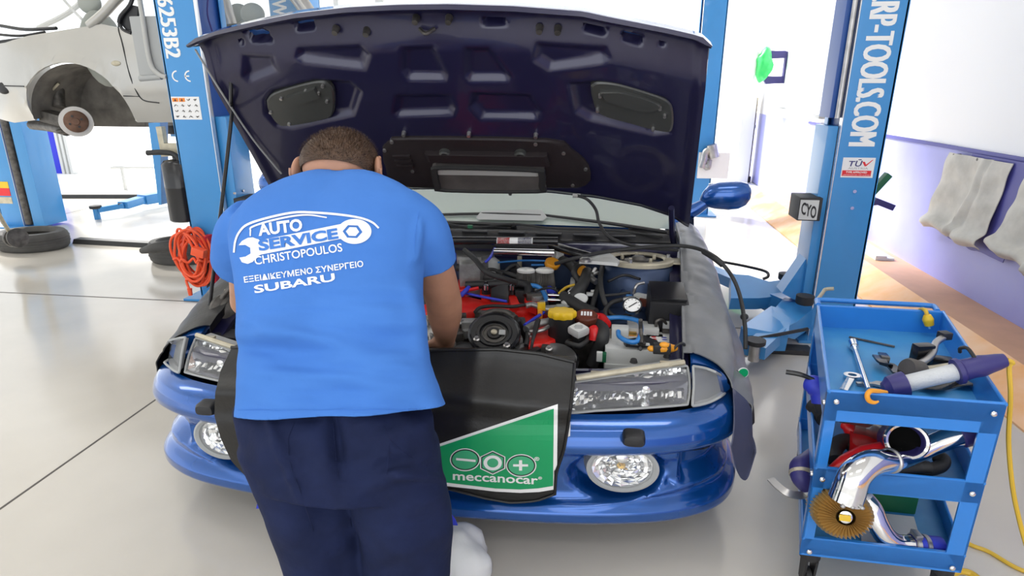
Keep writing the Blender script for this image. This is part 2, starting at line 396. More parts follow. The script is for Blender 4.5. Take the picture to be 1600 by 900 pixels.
# washer jets, fog lamps
XA0 = Vector((1,0,0)); M['facet'] = mat('crystal_facets', (.93, .94, .95), .16, metal=1.0)
for sg in (1, -1):
    Q = (lambda p: p) if sg > 0 else mir
    c = Q(PS(990, 684, lambda p: p.y-(yplan(p.x-CX)-.058)))
    m = MB(); rr = []
    for k, (sx, sz, dy) in enumerate(((.040,.026,0.02),(.040,.026,-.022),(.034,.020,-.034),(.012,.008,-.037))):
        rr.append([m.V(c+Vector((math.copysign(abs(math.cos(a))**.5, math.cos(a))*sx, dy, math.copysign(abs(math.sin(a))**.6, math.sin(a))*sz*(1 if math.sin(a) > 0 else .85)))) for a in [2*PI*i/24 for i in range(24)]])
    for a, b in zip(rr, rr[1:]): m.bridge(a, b)
    m.cap(rr[0], True); m.cap(rr[-1]); m.build('washer_jet', 'black', car)
    c = Q(PS(972, 731, lambda p: p.y-(yplan(p.x-CX)-.030)))
    ax = Vector((.12*sg, -1, .16)).normalized()
    fl = MB().lathe(c+ax*.0, ax, [(.082,-.05),(.090,-.05),(.090,.012),(.083,.016),(.076,.008),(.078,-.03)], 40, (1,0,0)); 
    for v in fl.bm.verts: v.co.x = c.x+(v.co.x-c.x)*1.48
    fog = fl.build('fog_lamp', 'grey', car)
    def st(mb, k=1.48):
        for v in mb.bm.verts: v.co.x = c.x+(v.co.x-c.x)*k
        return mb
    st(MB().lathe(c, ax, [(.004,-.055),(.03,-.052),(.055,-.04),(.077,-.006),(.074,-.006),(.052,-.044),(.004,-.058)], 36, (1,0,0))).build('reflector', 'reflector', fog)
    fm = MB(); rnd = random.Random(9); fa = (XA0-ax*ax.x).normalized(); fb = ax.cross(fa)
    for i in range(7):
        for j in range(20):
            q = []
            for a_, b_ in ((0,0),(1,0),(1,1),(0,1)):
                r_ = .014+.061*(i+a_)/7; t_ = 2*PI*(j+b_)/20; q.append(fm.V(c+(fa*math.cos(t_)*1.48+fb*math.sin(t_))*r_+ax*(-.03+.026*(r_/.075)**2+rnd.uniform(-.006,.006))))
            fm.face(q)
    fm.build('crystal_reflector', 'facet', fog, smooth=0, recalc=False)
    st(MB().lathe(c, ax, [(.002,.020),(.035,.018),(.062,.012),(.078,.003),(.078,0),(.05,.006),(.002,.010)], 36, (1,0,0))).build('lens', 'glass', fog)
    st(MB().lathe(c+ax*-.05, ax, [(.010,0),(.010,.03),(.014,.032),(.006,.045)], 16), 1.2).build('bulb', 'gilt', fog)
    st(MB().lathe(c+Vector((0,0,.035))+ax*-.02, ax, [(.016,0),(.016,.014),(.009,.018)], 16), 1.3).build('bulb_cap', 'chrome', fog)
# headlamps
def hly(p): return p.y-(yplan(p.x-CX)+.03+(p.z-.6)*.95)
def hlc(p): return p.y-(yplan(p.x-CX)+.010+(p.z-.6)*.6)
HL = [(862,603),(900,597),(960,588),(1020,579),(1068,572),(1075,578),(1078,604),(1075,629),(1066,633),(1000,638),(930,642),(862,645)]
CL = [(1083,572),(1104,576),(1124,585),(1140,599),(1141,604),(1131,616),(1110,628),(1086,634),(1082,630),(1084,603)]
def inset(P, k):
    c = sum(P, Vector())/len(P); return [c+(p-c)*k for p in P]
for sg in (1, -1):
    Q = (lambda p: p) if sg > 0 else mir
    P = spline([Q(PS(a, b, hly)) for a, b in HL+HL[:1]], 1)[:-1]
    m = MB(); back = Vector((0, .09, -.01))
    R0 = [m.V(p) for p in inset(P, 1.02)]; R1 = [m.V(p+back) for p in P]; m.bridge(R0, R1); m.cap(R1)
    hl = m.build('headlamp', 'grey', car, recalc=True)
    m = MB(); R = inset(P, .97)
    R0 = [m.V(p+Vector((0,.008,0))) for p in R]; R1 = [m.V(p+back*.55) for p in inset(R, .86)]; R2 = [m.V(p+back*.9) for p in inset(R, .45)]
    m.bridge(R0, R1); m.bridge(R1, R2); m.cap(R2); m.build('reflector', 'reflector', hl, smooth=25)
    for bx in (1010, 985):
        c = Q(PS(bx, 610, hly))+back*.55
        m = MB(); m.lathe(c, (0, -1, -.1), [(.045,-.02),(.036,.0),(.016,.012),(.016,.03),(.005,.036)], 24) if bx == 1010 else m.lathe(c, (0,-1,0), [(.03,-.02),(.02,-.01),(.006,.0)], 20)
        m.build('bulb_shield', 'chrome', hl)
    m = MB(); NU, NV = 30, 5; rnd = random.Random(3+sg)            # crystal facets of the reflector
    xs = [p.x for p in P]; x0, x1 = min(xs)+.03, max(xs)-.03
    def zlim(x):
        zz = []
        for a, b in zip(P, P[1:]+P[:1]):
            if (a.x-x)*(b.x-x) <= 0 and abs(a.x-b.x) > 1e-6: zz.append(a.z+(b.z-a.z)*(x-a.x)/(b.x-a.x))
        return (min(zz), max(zz)) if len(zz) > 1 else (.62, .66)
    for i in range(NU):
        for j in range(NV):
            q = []
            for a, b in ((0,0),(1,0),(1,1),(0,1)):
                x = x0+(x1-x0)*(i+a)/NU; lo, hi = zlim(x); lo += .01; hi -= .012; z = lo+(hi-lo)*(j+b)/NV
                cxs = x0+(x1-x0)*(.80 if sg > 0 else .20), x0+(x1-x0)*(.42 if sg > 0 else .58)
                dp = min(((x-c_)/.13)**2+((z-(lo+hi)/2)/.06)**2 for c_ in cxs)
                yy = 2.0
                yl = yplan(x-CX)+.03+(z-.6)*.95
                q.append(m.V((x, yl+.028+.045*max(0, 1-dp)+rnd.uniform(-.013, .013), z)))
            m.face(q)
    m.build('crystal_reflector', 'facet', hl, smooth=0, recalc=False)
    m = MB(); m.tube(P+[P[0]], .0045, 8, 3); m.build('bezel', 'grey', hl)
    m = MB(); m.tube([p+Vector((0, -.004, .018)) for p in P[1:5]], .011, 8, 4); m.build('top_trim', 'beige', hl)
    m = MB(); m.prism([p+Vector((0,-.004,0)) for p in inset(P, .985)], (0, .006, 0)); m.build('lens', 'glass', hl)
    for bx, by in ((932, 589), (1040, 573)):
        c = Q(PS(bx, by, hly)); m = MB().obox(c+Vector((0,.0,.014)), (1,0,0), (0,1,0), (0,0,1), .022, .014, .005, .002); m.build('clip', 'beige', hl)
    P = [Q(PS(a, b, hlc)) for a, b in CL]
    m = MB(); R0 = [m.V(p) for p in P]; R1 = [m.V(p+Vector((-.006*sg,.014,0))) for p in inset(P, .9)]; m.bridge(R0, R1); m.cap(R1)
    cl = m.build('corner_lamp', 'lampgrey', car)
    m = MB(); m.prism([p+Vector((0,-.004,0)) for p in P], (0, .006, 0)); m.build('lens', 'glass', cl)
    m = MB(); m.tube(P+[P[0]], .005, 6, 3); m.build('bezel', 'grey', cl)
# wings (front fenders)
def ftop(y): return interp([(2.05,.655),(2.25,.70),(2.5,.775),(2.8,.86),(3.1,.93),(3.5,.985),(3.8,1.0)], y)
def fin(y): return interp([(2.1,1.03),(2.4,1.05),(3.0,1.10),(3.35,1.13),(3.8,1.14)], y)
def fout(y): return interp([(2.1,1.05),(2.16,1.10),(2.22,1.165),(2.32,1.195),(2.45,1.225),(2.7,1.24),(3.1,1.245),(3.8,1.235)], y)
AXF = 3.0
def lowz(y):
    d = abs(y-AXF); r = .37
    return .30+math.sqrt(max(r*r-d*d, 0))*1.0 if d < r else (.60 if y < AXF else .22)
for sg in (1, -1):
    def fw(u, v):
        y = 2.305+u*1.535; zt = ftop(y); xi, xo = fin(y), fout(y); zl = min(max(lowz(y), .22), .67)
        if v < .12: k = v/.12; return Vector((CX+sg*xi, y, zt-.03+k*.03))
        if v < .5:
            k = (v-.12)/.38; a = k*PI/2; return Vector((CX+sg*(xi+(xo-xi)*math.sin(a)), y, zt-(1-math.cos(a))*.10*min(1, (zt-.6)/.15)))
        k = (v-.5)/.5; z0 = zt-.10*min(1, (zt-.6)/.15); return Vector((CX+sg*(xo+.012*math.sin(k*PI)), y, z0+(zl-z0)*k))
    m = MB(); G_ = m.grid(fw, 110, 36); m.cap([r_[0] for r_ in G_]+[m.V(Vector((CX+sg*fin(2.305), 2.305, .60)))]); m.build('fender', 'paint', car, smooth=50)
    m = MB()                                   # wheel housing
    m.grid(lambda u, v: Vector((CX+sg*(1.22-v*.36), AXF-math.cos(u*PI)*.37, .30+math.sin(u*PI)*.37)), 24, 2); m.build('wheel_arch_liner', 'black', car)
# wheels
def wheel(cx, cy, sg):
    m = MB().lathe((cx, cy, .30), (sg, 0, 0), [(.19,-.13),(.27,-.13),(.298,-.11),(.305,-.06),(.305,.06),(.298,.11),(.27,.13),(.19,.13)], 40)
    wl = m.build('wheel', 'tyre', car)
    m = MB().lathe((cx, cy, .30), (sg, 0, 0), [(.19,-.1),(.20,.12),(.185,.125),(.17,.06),(.05,.07),(.045,.09),(.002,.09)], 32); m.build('rim', 'steel', wl)
for sg in (1, -1):
    wheel(CX+sg*1.08, AXF, sg); wheel(CX+sg*1.08, 5.5, sg)
# body behind the wings
m = MB()
for sg in (1, -1):
    def side(u, v):
        y = 3.80+u*2.45; zt = 1.0; zb = .22
        d = abs(y-5.5); zb = max(zb, .30+math.sqrt(max(.37**2-d*d, 0))) if d < .37 else zb
        z = zt+(zb-zt)*v; return Vector((CX+sg*(1.235+.02*math.sin(v*PI)-.14*sstep(.85, 1, u)), y, z))
    m.grid(side, 60, 14)
m.grid(lambda u, v: Vector((CX+(2*u-1)*1.10, 6.25+.05*math.sin(u*PI), 1.0-.75*v)), 12, 8)
m.grid(lambda u, v: Vector((CX+(2*u-1)*(1.235-.13*sstep(.5,1,v)), 5.55+.72*v, 1.0+.03*math.sin(u*PI))), 12, 6)
m.build('body_shell', 'paint', car, smooth=40)
# cabin: screen, roof, pillars, side glass
def gl_y(dx): return 3.40+.20*(dx/1.1)**2
def scr(u, v):
    dx = (2*u-1)*(1.12-.22*v); y = gl_y(dx)+v*.88; z = 1.015-.05*(dx/1.12)**2+v*.40+.03*math.sin(v*PI)*1; return Vector((CX+dx, y, z))
m = MB(); m.grid(scr, 30, 14); m.build('windscreen', 'wsglass', car, smooth=60)
m = MB()
for sg in (1, -1): m.tube([scr(.5+.5*sg, k/6)+Vector((sg*.015, -.01, 0)) for k in range(7)], .03, 8, 3)
m.grid(lambda u, v: Vector((CX+(2*u-1)*(.90+.03*math.sin(v*PI)), gl_y((2*u-1)*.9)+.88+v*(1.15-gl_y((2*u-1)*.9)+3.4), 1.37+.045*math.sin(v*PI)+.05*(1-(2*u-1)**2))), 20, 14)
for sg in (1, -1):
    m.tube([(CX+sg*.93, 5.35, 1.37), (CX+sg*1.0, 5.75, 1.2), (CX+sg*1.10, 6.05, 1.02)], .07, 8, 4)
    m.tube([(CX+sg*.94, 4.75, 1.38), (CX+sg*1.18, 4.75, 1.0)], .035, 8, 2)
    m.tube([(CX+sg*.92, 4.2, 1.385), (CX+sg*.94, 4.8, 1.41), (CX+sg*.93, 5.4, 1.375)], .03, 8, 4)
m.build('roof', 'paint', car, smooth=50)
for sg in (1, -1):
    m = MB(); m.grid(lambda u, v: Vector((CX+sg*(1.20-.27*v), 3.72+v*.52+u*(2.2-v*1.1), 1.0+v*.375)), 8, 4); m.build('side_window', 'wsglass', car)
m = MB(); m.grid(lambda u, v: Vector((CX+(2*u-1)*(1.08-.16*v), 6.05-v*.65, 1.02+v*.355)), 8, 4); m.build('rear_window', 'wsglass', car)
# door mirrors
for sg in (1, -1):
    Q = (lambda p: p) if sg > 0 else mir
    yy = 3.86
    m = MB(); rings = []
    prof = [(1094,311,.006),(1098,309,.026),(1106,306,.044),(1120,305,.054),(1140,305,.058),(1155,304,.056),(1166,303,.046),(1172,303,.026),(1173,303,.004)]
    for px, py, r in prof:
        c = Q(PY(px, py, yy)); ring = []
        for i in range(20):
            a = 2*PI*i/20; sx = 1.0
            ring.append(m.V(c+Vector((0, math.cos(a)*r*1.15, math.sin(a)*r*(1.42 if math.sin(a) > 0 else 1.55)))))
        rings.append(ring)
    for a, b in zip(rings, rings[1:]): m.bridge(a, b)
    m.cap(rings[0], True); m.cap(rings[-1])
    m.tube([Q(PY(1076, 332, yy)), Q(PY(1088, 326, yy)), Q(PY(1104, 316, yy))], [.045,.04,.03], 10, 5)
    mr = m.build('door_mirror', 'paint', car, smooth=60)
    c = Q(PY(1138, 305, yy))+Vector((0,.062,0)); m = MB().obox(c, (1,0,0), (0,1,0), (0,0,1), .11, .004, .06, .003); m.build('mirror_glass', 'chrome', mr)
# cowl and wipers
def cow(dx): return Vector((CX+dx, gl_y(dx)-.02, 1.01-.05*(dx/1.12)**2))
m = MB(); m.grid(lambda u, v: cow((2*u-1)*1.1)+Vector((0, -.21*v*(1-.3*abs(2*u-1)), -.035*v-.012*math.sin(v*PI*3))), 40, 12)
m.grid(lambda u, v: Vector((CX+(2*u-1)*1.1, cow((2*u-1)*1.1).y-.21*(1-.3*abs(2*u-1))-.004, cow((2*u-1)*1.1).z-.035-.05*v)), 40, 2)
cowl = m.build('cowl_panel', 'black', car, smooth=50)
for k in range(9):
    dx = -.8+k*.2; c = cow(dx)+Vector((0,-.12,-.012)); m = MB().obox(c, (1,0,0), (0,1,0), (0,0,1), .07, .018, .004, .002); m.build('vent_slot', 'baydark', cowl)
wsn = lambda p: p.y-(gl_y(p.x-CX)-.045+(p.z-1.015+.05*((p.x-CX)/1.12)**2)*2.1)
def wiper(pts_arm, pts_blade, hub):
    A = [PS(a, b, wsn, 2, 6) for a, b in pts_arm]; B = [PS(a, b, wsn, 2, 6) for a, b in pts_blade]
    m = MB(); m.tube(A, [.012,.010,.007], 8, 5); wp = m.build('wiper', 'black', car)
    m = MB(); m.tube(B, .008, 6, 5); m.build('wiper_blade', 'rubber', wp)
    h = PS(*hub, wsn, 2, 6); MB().cyl(h+Vector((0,.01,-.03)), h+Vector((0,-.02,.012)), .02, .014, 16).build('pivot_cap', 'blackgloss', wp)
    return wp
wp = wiper([(1047,364),(960,350),(850,336)], [(845,337),(760,334),(660,336)], (1045,365))
P = [PS(a, b, lambda p: wsn(p)+.015, 2, 6) for a, b in ((744,340),(752,331),(846,329),(854,340),(848,345),(748,343))]
MB().prism(P, (0, .008, .004)).build('wiper_spoiler', 'grey', wp)
wiper([(800,352),(720,348),(600,343)], [(600,344),(520,342),(450,343)], (803,353))
m = MB(); m.tube([PS(a, b, lambda p: wsn(p)+.05, 2, 6) for a, b in ((700,350),(745,355),(800,350),(870,357),(960,360),(1035,370))], .006, 6, 6); m.build('cowl_seal', 'rubber', car)
c = PS(735, 354, lambda p: wsn(p)+.05, 2, 6); MB().obox(c, (1,0,0), (0,1,0), (0,0,1), .014, .01, .009, .002).build('clip', 'dgreen', car)
# engine bay tub
m = MB()
m.box((CX-1.06, 2.22, .34), (CX+1.06, 3.25, .36))
fwm = MB(); fwm.box((CX-1.06, 3.23, .36), (CX+1.06, 3.26, .94)); fwm.build('firewall', 'bay', car)
for sg in (1, -1):
    m.grid(lambda u, v: Vector((CX+sg*(fin(2.2+u)-.012-.05*math.sin(v*PI)), 2.2+u*1.0, ftop(2.2+u)-.035-v*(ftop(2.2+u)-.38))), 20, 6)
m.build('engine_bay', 'baydark', car, smooth=30)
for sg in (1, -1):                                     # gutter rails along the bay opening
    m = MB(); m.sheet(lambda u, v: Vector((CX+sg*(fin(2.2+u*1.12)-.004-v*.075), 2.2+u*1.12, ftop(2.2+u*1.12)-.030-.012*math.sin(v*PI))), 24, 4, (0, 0, -.02)); m.build('gutter_rail', 'paint_in', car, smooth=50)
m = MB(); m.box((CX-1.08, 3.215, .86), (CX+1.08, 3.28, .955), .012); m.build('bulkhead', 'paint_in', car)
m = MB()                                               # slam panel
def slam(u, v):
    dx = (2*u-1)*1.04; y = yplan(dx)+.115+v*.12; return Vector((CX+dx, y, .695-.012*abs(2*u-1)+.012*math.sin(v*PI*2)-.02*sstep(.85, 1, v)))
m.sheet(slam, 60, 12, (0, 0, -.03)); m.sheet(lambda u, v: Vector((CX+(2*u-1)*1.0, yplan((2*u-1)*1.0)+.22, .69-v*.25)), 30, 3, (0, .02, 0))
m.build('slam_panel', 'paint_in', car, smooth=50)
for px, py in ((1042,558),(990,566),(1068,548)):
    c = PZ(px, py, .70); MB().cyl(c, c+Vector((0,0,.014)), .016, .012, 14).build('bump_stop', 'rubber', car)

# ------------------------------------------------------------------ bonnet
HO = Vector((CX, 3.40, 1.0)); HE = Vector((0, -.8, .9)).normalized(); HN = Vector((0, -HE.z, HE.y)).normalized()
def hxy(px, py): p = PP(px, py, HO, HN)-HO; return p.x, p.dot(HE)
def hpt(X, s, d=0.0): return HO+Vector((X, 0, 0))+HE*s+HN*d
T_ = [hxy(*q) for q in ((295,65),(340,50),(400,36),(460,24),(540,15),(620,11),(700,10),(800,13),(910,21),(952,30),(1041,47),(1090,58),(1111,66))]
Br = [hxy(*q) for q in ((760,304),(860,309),(930,317),(1000,330),(1045,345),(1076,360))]
B_ = [(-x, s) for x, s in reversed(Br) if x > .02]+[(0, Br[0][1])]+[q for q in Br if q[0] > .02]
def along(tab, u):
    x0, x1 = tab[0][0], tab[-1][0]; X = x0+(x1-x0)*u; return X, interp(tab, X)
def hood_xy(u, v):
    (xa, sa), (xb, sb) = along(B_, u), along(T_, u); return xa+(xb-xa)*v, sa+(sb-sa)*v
def C4(x, y): return (700+x/3.81, y/3.81)
def C3(x, y): return (290+x/3.81, y/3.81)
pk = {
 'a1': [C3(1262,290), C3(1480,280), C3(1575,460), C3(1560,508), C3(1310,505), C3(1262,440)],
 'a2': [C4(75,290), C4(250,290), C4(390,470), C4(370,512), C4(120,512), C4(80,470)],
 'b1': [C3(1235,570), C3(1580,570), C3(1620,660), C3(1600,712), C3(1250,722), C3(1215,690)],
 'b2': [C4(130,555), C4(500,570), C4(575,680), C4(545,738), C4(190,735), C4(110,650)],
 'c1': [C3(640,300), C3(1040,280), C3(1110,340), C3(1075,442), C3(690,398), C3(630,360)],
 'c2': [C4(500,270), C4(950,300), C4(985,370), C4(930,405), C4(600,450), C4(490,380)],
 'd1': [C3(450,600), C3(500,540), C3(760,475), C3(980,490), C3(1060,560), C3(1010,710), C3(620,790), C3(530,770), C3(455,690)],
 'd2': [C4(700,500), C4(900,485), C4(1010,500), C4(1310,590), C4(1345,650), C4(1345,815), C4(1230,830), C4(830,740), C4(740,690)],
 'e1': [C3(300,350), C3(520,345), C3(560,450), C3(380,520), C3(320,470)],
}
slots = [[C3(300,240), C3(455,240), C3(505,295), C3(370,303)], [C3(605,195), C3(730,182), C3(755,225), C3(640,240)], [C4(190,168), C4(335,168), C4(345,203), C4(195,205)],
         [C4(805,198), C4(955,232), C4(930,266), C4(800,235)], [C4(1035,250), C4(1165,278), C4(1155,320), C4(1030,290)], [C4(1255,300), C4(1300,308), C4(1290,332), C4(1255,325)], [C3(290,290), C3(322,292), C3(322,318), C3(292,315)]]
def tri_pol(lst): return [hxy(*q) for q in lst]
def sdist(P, x, y):                                   # + inside
    ins = False; d = 1e9; n = len(P)
    for i in range(n):
        (x1, y1), (x2, y2) = P[i], P[(i+1) % n]
        if (y1 > y) != (y2 > y) and x < (x2-x1)*(y-y1)/(y2-y1)+x1: ins = not ins
        dx, dy = x2-x1, y2-y1; t = max(0, min(1, ((x-x1)*dx+(y-y1)*dy)/(dx*dx+dy*dy))); d = min(d, math.hypot(x-x1-t*dx, y-y1-t*dy))
    return d if ins else -d
PK = [(tri_pol(v), -.030, .045) for v in pk.values()]+[(tri_pol(v), -.04, .010) for v in slots]
PK = [(P, dpt, wd, min(p[0] for p in P), max(p[0] for p in P), min(p[1] for p in P), max(p[1] for p in P)) for P, dpt, wd in PK]
def emb(X, s):
    d = 0
    for P, dpt, wd, x0, x1, y0, y1 in PK:
        if x0 < X < x1 and y0 < s < y1:
            k = sdist(P, X, s)
            if k > 0: d += dpt*sstep(0, wd, k)
    return d
def hood_in(u, v):
    X, s = hood_xy(u, v); d = emb(X, s)
    ev = min(u, 1-u)*2.1; d += .012*sstep(.06, .02, ev)-.012
    d += .03*sstep(.93, 1, v) - .055*sstep(.80, .95, v)*(1-sstep(.95, 1, v)) - .02*(1-sstep(0, .05, v))
    d -= .045*(1-(2*u-1)**2)*sstep(0, .3, v)*0
    return hpt(X, s, d)
def hood_out(u, v):
    X, s = hood_xy(u, v); return hpt(X*1.004, s, -.085-.03*(1-(2*u-1)**2)*math.sin(min(1, v*1.05)*PI*.9+.1)+.078*sstep(.965, 1, v)+.03*sstep(.97, 1, abs(2*u-1)))
m = MB(); m.grid(hood_in, 230, 130); hood = m.build('bonnet', 'paint_in', car, smooth=60)
m = MB(); G = m.grid(hood_out, 60, 40); m.build('outer_skin', 'paint', hood, smooth=60, recalc=False)
m = MB()
edge = [(u/60, 0) for u in range(61)]+[(1, v/40) for v in range(1, 41)]+[(1-u/60, 1) for u in range(1, 61)]+[(0, 1-v/40) for v in range(1, 40)]
A = [m.V(hood_in(*e)) for e in edge]; B = [m.V(hood_out(*e)) for e in edge]; m.bridge(A, B); m.build('hem_flange', 'paint_in', hood)
# scoop cover plates (both sides)
def hood_plate(poly, d0, th, name, mt, k=1.0, parent=hood):
    P = [hxy(*q) for q in poly]; cx = sum(p[0] for p in P)/len(P); cy = sum(p[1] for p in P)/len(P)
    m = MB()
    R = [[m.V(hpt(cx+(x-cx)*a*k, cy+(y-cy)*a*k, d)) for x, y in P] for a, d in ((1, d0-th), (1, d0), (.95, d0+.006))]
    m.bridge(R[0], R[1]); m.bridge(R[1], R[2]); m.cap(R[0], True); m.cap(R[2]); return m.build(name, mt, parent, smooth=20)
M['plate'] = mat('smoked_plate', (.045, .047, .045), .3, spec=.6, bump=.08, bscale=20)
def rpoly(P, n=4): return [(p.x, p.y) for p in spline([(a, b, 0) for a, b in P+[P[0]]], n)[:-1]]
pl = hood_plate(rpoly([C3(478,610), C3(520,565), C3(680,515), C3(800,492), C3(850,510), C3(880,560), C3(878,680), C3(820,720), C3(620,758), C3(545,750), C3(490,670)]), -.012, .02, 'vent_cover', 'plate')
hood_plate([C3(600,575), C3(770,520), C3(800,575), C3(655,628)], .005, .02, 'vent_cover_hood', 'plate', parent=pl)
for q in (C3(715,543), C3(568,588), C3(815,515), C3(840,605), C3(615,740), C3(505,670), C3(790,555)):
    c = hpt(*hxy(*q)); MB().cyl(c-HN*.01, c+HN*.006, .009, .007, 10).build('bolt', 'steel', pl)
pr_ = hood_plate(rpoly([C4(848,520), C4(890,500), C4(1010,512), C4(1180,560), C4(1300,605), C4(1338,660), C4(1338,770), C4(1290,797), C4(1080,745), C4(905,690), C4(860,600)]), -.012, .02, 'vent_cover', 'plate')
hood_plate(rpoly([C4(905,540), C4(1050,545), C4(1250,610), C4(1240,650), C4(1150,655), C4(950,595)]), .008, .02, 'vent_cover_hood', 'plate', parent=pr_)
for q in (C4(905,570), C4(997,558), C4(1080,622), C4(1185,607), C4(1220,768), C4(1290,690), C4(1262,645), C4(890,655)):
    c = hpt(*hxy(*q)); MB().cyl(c-HN*.01, c+HN*.010, .009, .007, 10).build('bolt', 'steel', pr_)
# intercooler scoop splitter in the middle
def C5(x, y): return (560+x/4, 180+y/4)
M['splitter'] = mat('black_splitter', (.018, .013, .015), .5, bump=.15, bscale=30)
sp = hood_plate(rpoly([C5(150,200), C5(200,160), C5(300,140), C5(1180,155), C5(1330,215), C5(1440,320), C5(1420,440), C5(1150,455), C5(300,450), C5(170,330)], 3), .0, .025, 'scoop_splitter', 'splitter')
R = rpoly([C5(480,300), C5(560,290), C5(1090,305), C5(1150,330), C5(1150,410), C5(1110,438), C5(560,432), C5(500,400)], 3)
hood_plate(R, .03, .03, 'duct_flange', 'duct', 1.04, sp)
R2 = [hxy(*q) for q in R]; cx = sum(p[0] for p in R2)/len(R2); cy = sum(p[1] for p in R2)/len(R2)
m = MB(); rr = [[m.V(hpt(cx+(x-cx)*a, cy+(y-cy)*a, d)) for x, y in R2] for a, d in ((1.06,.03),(1.05,.05),(.95,.05),(.92,.03))]
for a, b in zip(rr, rr[1:]): m.bridge(a, b)
m.build('duct_rim', 'rubber', sp)
hood_plate([C5(485,303), C5(1130,318), C5(1135,345), C5(740,338), C5(490,335)], .034, .004, 'duct_vane', 'hosegrey', 1, sp)
hood_plate([C5(420,215), C5(1180,225), C5(1200,290), C5(440,262)], .03, .03, 'crossbar', 'splitter', 1, sp)
for q in (C5(545,228), C5(1015,232)):
    c = hpt(*hxy(*q)); MB().lathe(c, HN, [(.03,-.01),(.03,.028),(.022,.034),(.018,.028),(.002,.026)], 18).build('knob', 'plate', sp)
for k in range(3):
    hood_plate([C5(215+12*k,240+30*k), C5(325+10*k,240+30*k), C5(325+10*k,255+30*k), C5(232+12*k,258+30*k)], .012, .008, 'louvre', 'splitter', 1, sp)
for q in ((283,118),(690,122),(1108,130),(1108,175),(165,215),(210,162),(340,345),(1283,232),(1340,432),(590,468),(950,485),(1420,332)):
    c = hpt(*hxy(*C5(*q))); MB().cyl(c-HN*.02, c+HN*.012, .012, .009, 12).build('bolt', 'steel', hood)
for q in (C3(1360,152), C3(1558,152), C3(1065,225), C3(880,215), C3(1135,545), C3(1180,320), C4(540,210), C4(650,215)):
    c = hpt(*hxy(*q)); MB().cyl(c-HN*.05, c+HN*.004-HN*.02, .016, .012, 12).build('bolt', 'dirty', hood)
c = hpt(*hxy(*C3(1430,200)), -.03); m = MB(); m.tube([c-Vector((.03,0,0)), c+HN*.03, c+Vector((.03,0,0))], .008, 6, 5); m.build('striker', 'dirty', hood)
# spare rod clipped on the left edge, stay rod
m = MB(); m.tube([hpt(*hxy(*q), .006) for q in ((306,76),(345,140),(395,215),(440,270))], .0045, 6, 4); m.build('edge_seal', 'grey', hood)
top = hpt(*hxy(357, 128), .0)
m = MB(); m.tube([top+HN*-.03, PP(361,160,HO+HN*.03,HN), PP(360,200,HO+HN*.06,HN), PZ(326,492,.74)], .009, 8, 6); m.build('bonnet_stay', 'blackgloss', car)
c = PZ(326, 494, .74); MB().obox(c, (1,0,0), (0,1,0), (0,0,1), .02, .02, .02, .004).build('stay_pivot', 'lightgrey', car)
# bonnet hinges
for sg in (1, -1):
    m = MB(); m.tube([(CX+sg*1.08, 3.42, .93), (CX+sg*1.06, 3.36, 1.0), (CX+sg*1.03, 3.22, 1.16)], .016, 8, 5); m.build('bonnet_hinge', 'paint_in', car)
# washer hose from bonnet to bulkhead
m = MB(); m.tube([hpt(*hxy(902,303), .01), PY(918,312,3.16), PY(931,328,3.18), PY(937,350,3.16), PY(955,372,3.1), PY(1000,386,3.12), PY(1060,391,3.15)], .008, 8, 8); m.build('washer_hose', 'rubber', car)
c = hpt(*hxy(901, 303), .012); MB().obox(c, (1,0,0), HE, HN, .02, .008, .008, .002).build('hose_clip', 'hosegrey', car)
# ------------------------------------------------------------------ what stands in the engine bay (parts of the car)
def E1(x, y): return 700+x/8, 365+y/8
def E4(x, y): return 840+x/7.5, 440+y/7.5
def EB(x, y): return 930+x/10, 490+y/10
XA, YA, ZA = Vector((1,0,0)), Vector((0,1,0)), Vector((0,0,1))
def blk(px, py, z, hx, hy, hz, name, mt, parent=car, bev=.006, rz=0.0, tilt=0.0):      # box whose top centre shows at the pixel
    c = PZ(px, py, z)-Vector((0,0,hz)); R = Matrix.Rotation(rz, 3, 'Z') @ Matrix.Rotation(tilt, 3, 'X')
    return MB().obox(c, R@XA, R@YA, R@ZA, hx, hy, hz, bev).build(name, mt, parent, smooth=30)
def drum(px, py, z, prof, name, mt, parent=car, axis=(0,0,1), sx=1.3, seg=32, bev=40):
    c = PZ(px, py, z); m = MB().lathe(c, axis, prof, seg, (1,0,0))
    for v in m.bm.verts: v.co.x = c.x+(v.co.x-c.x)*sx
    return m.build(name, mt, parent, smooth=bev)
def pipe(pts, r, name, mt, parent=car, seg=8, sm=7):                    # pts: (px, py, z)
    return MB().tube([PZ(*p) for p in pts], r, seg, sm).build(name, mt, parent, smooth=60)
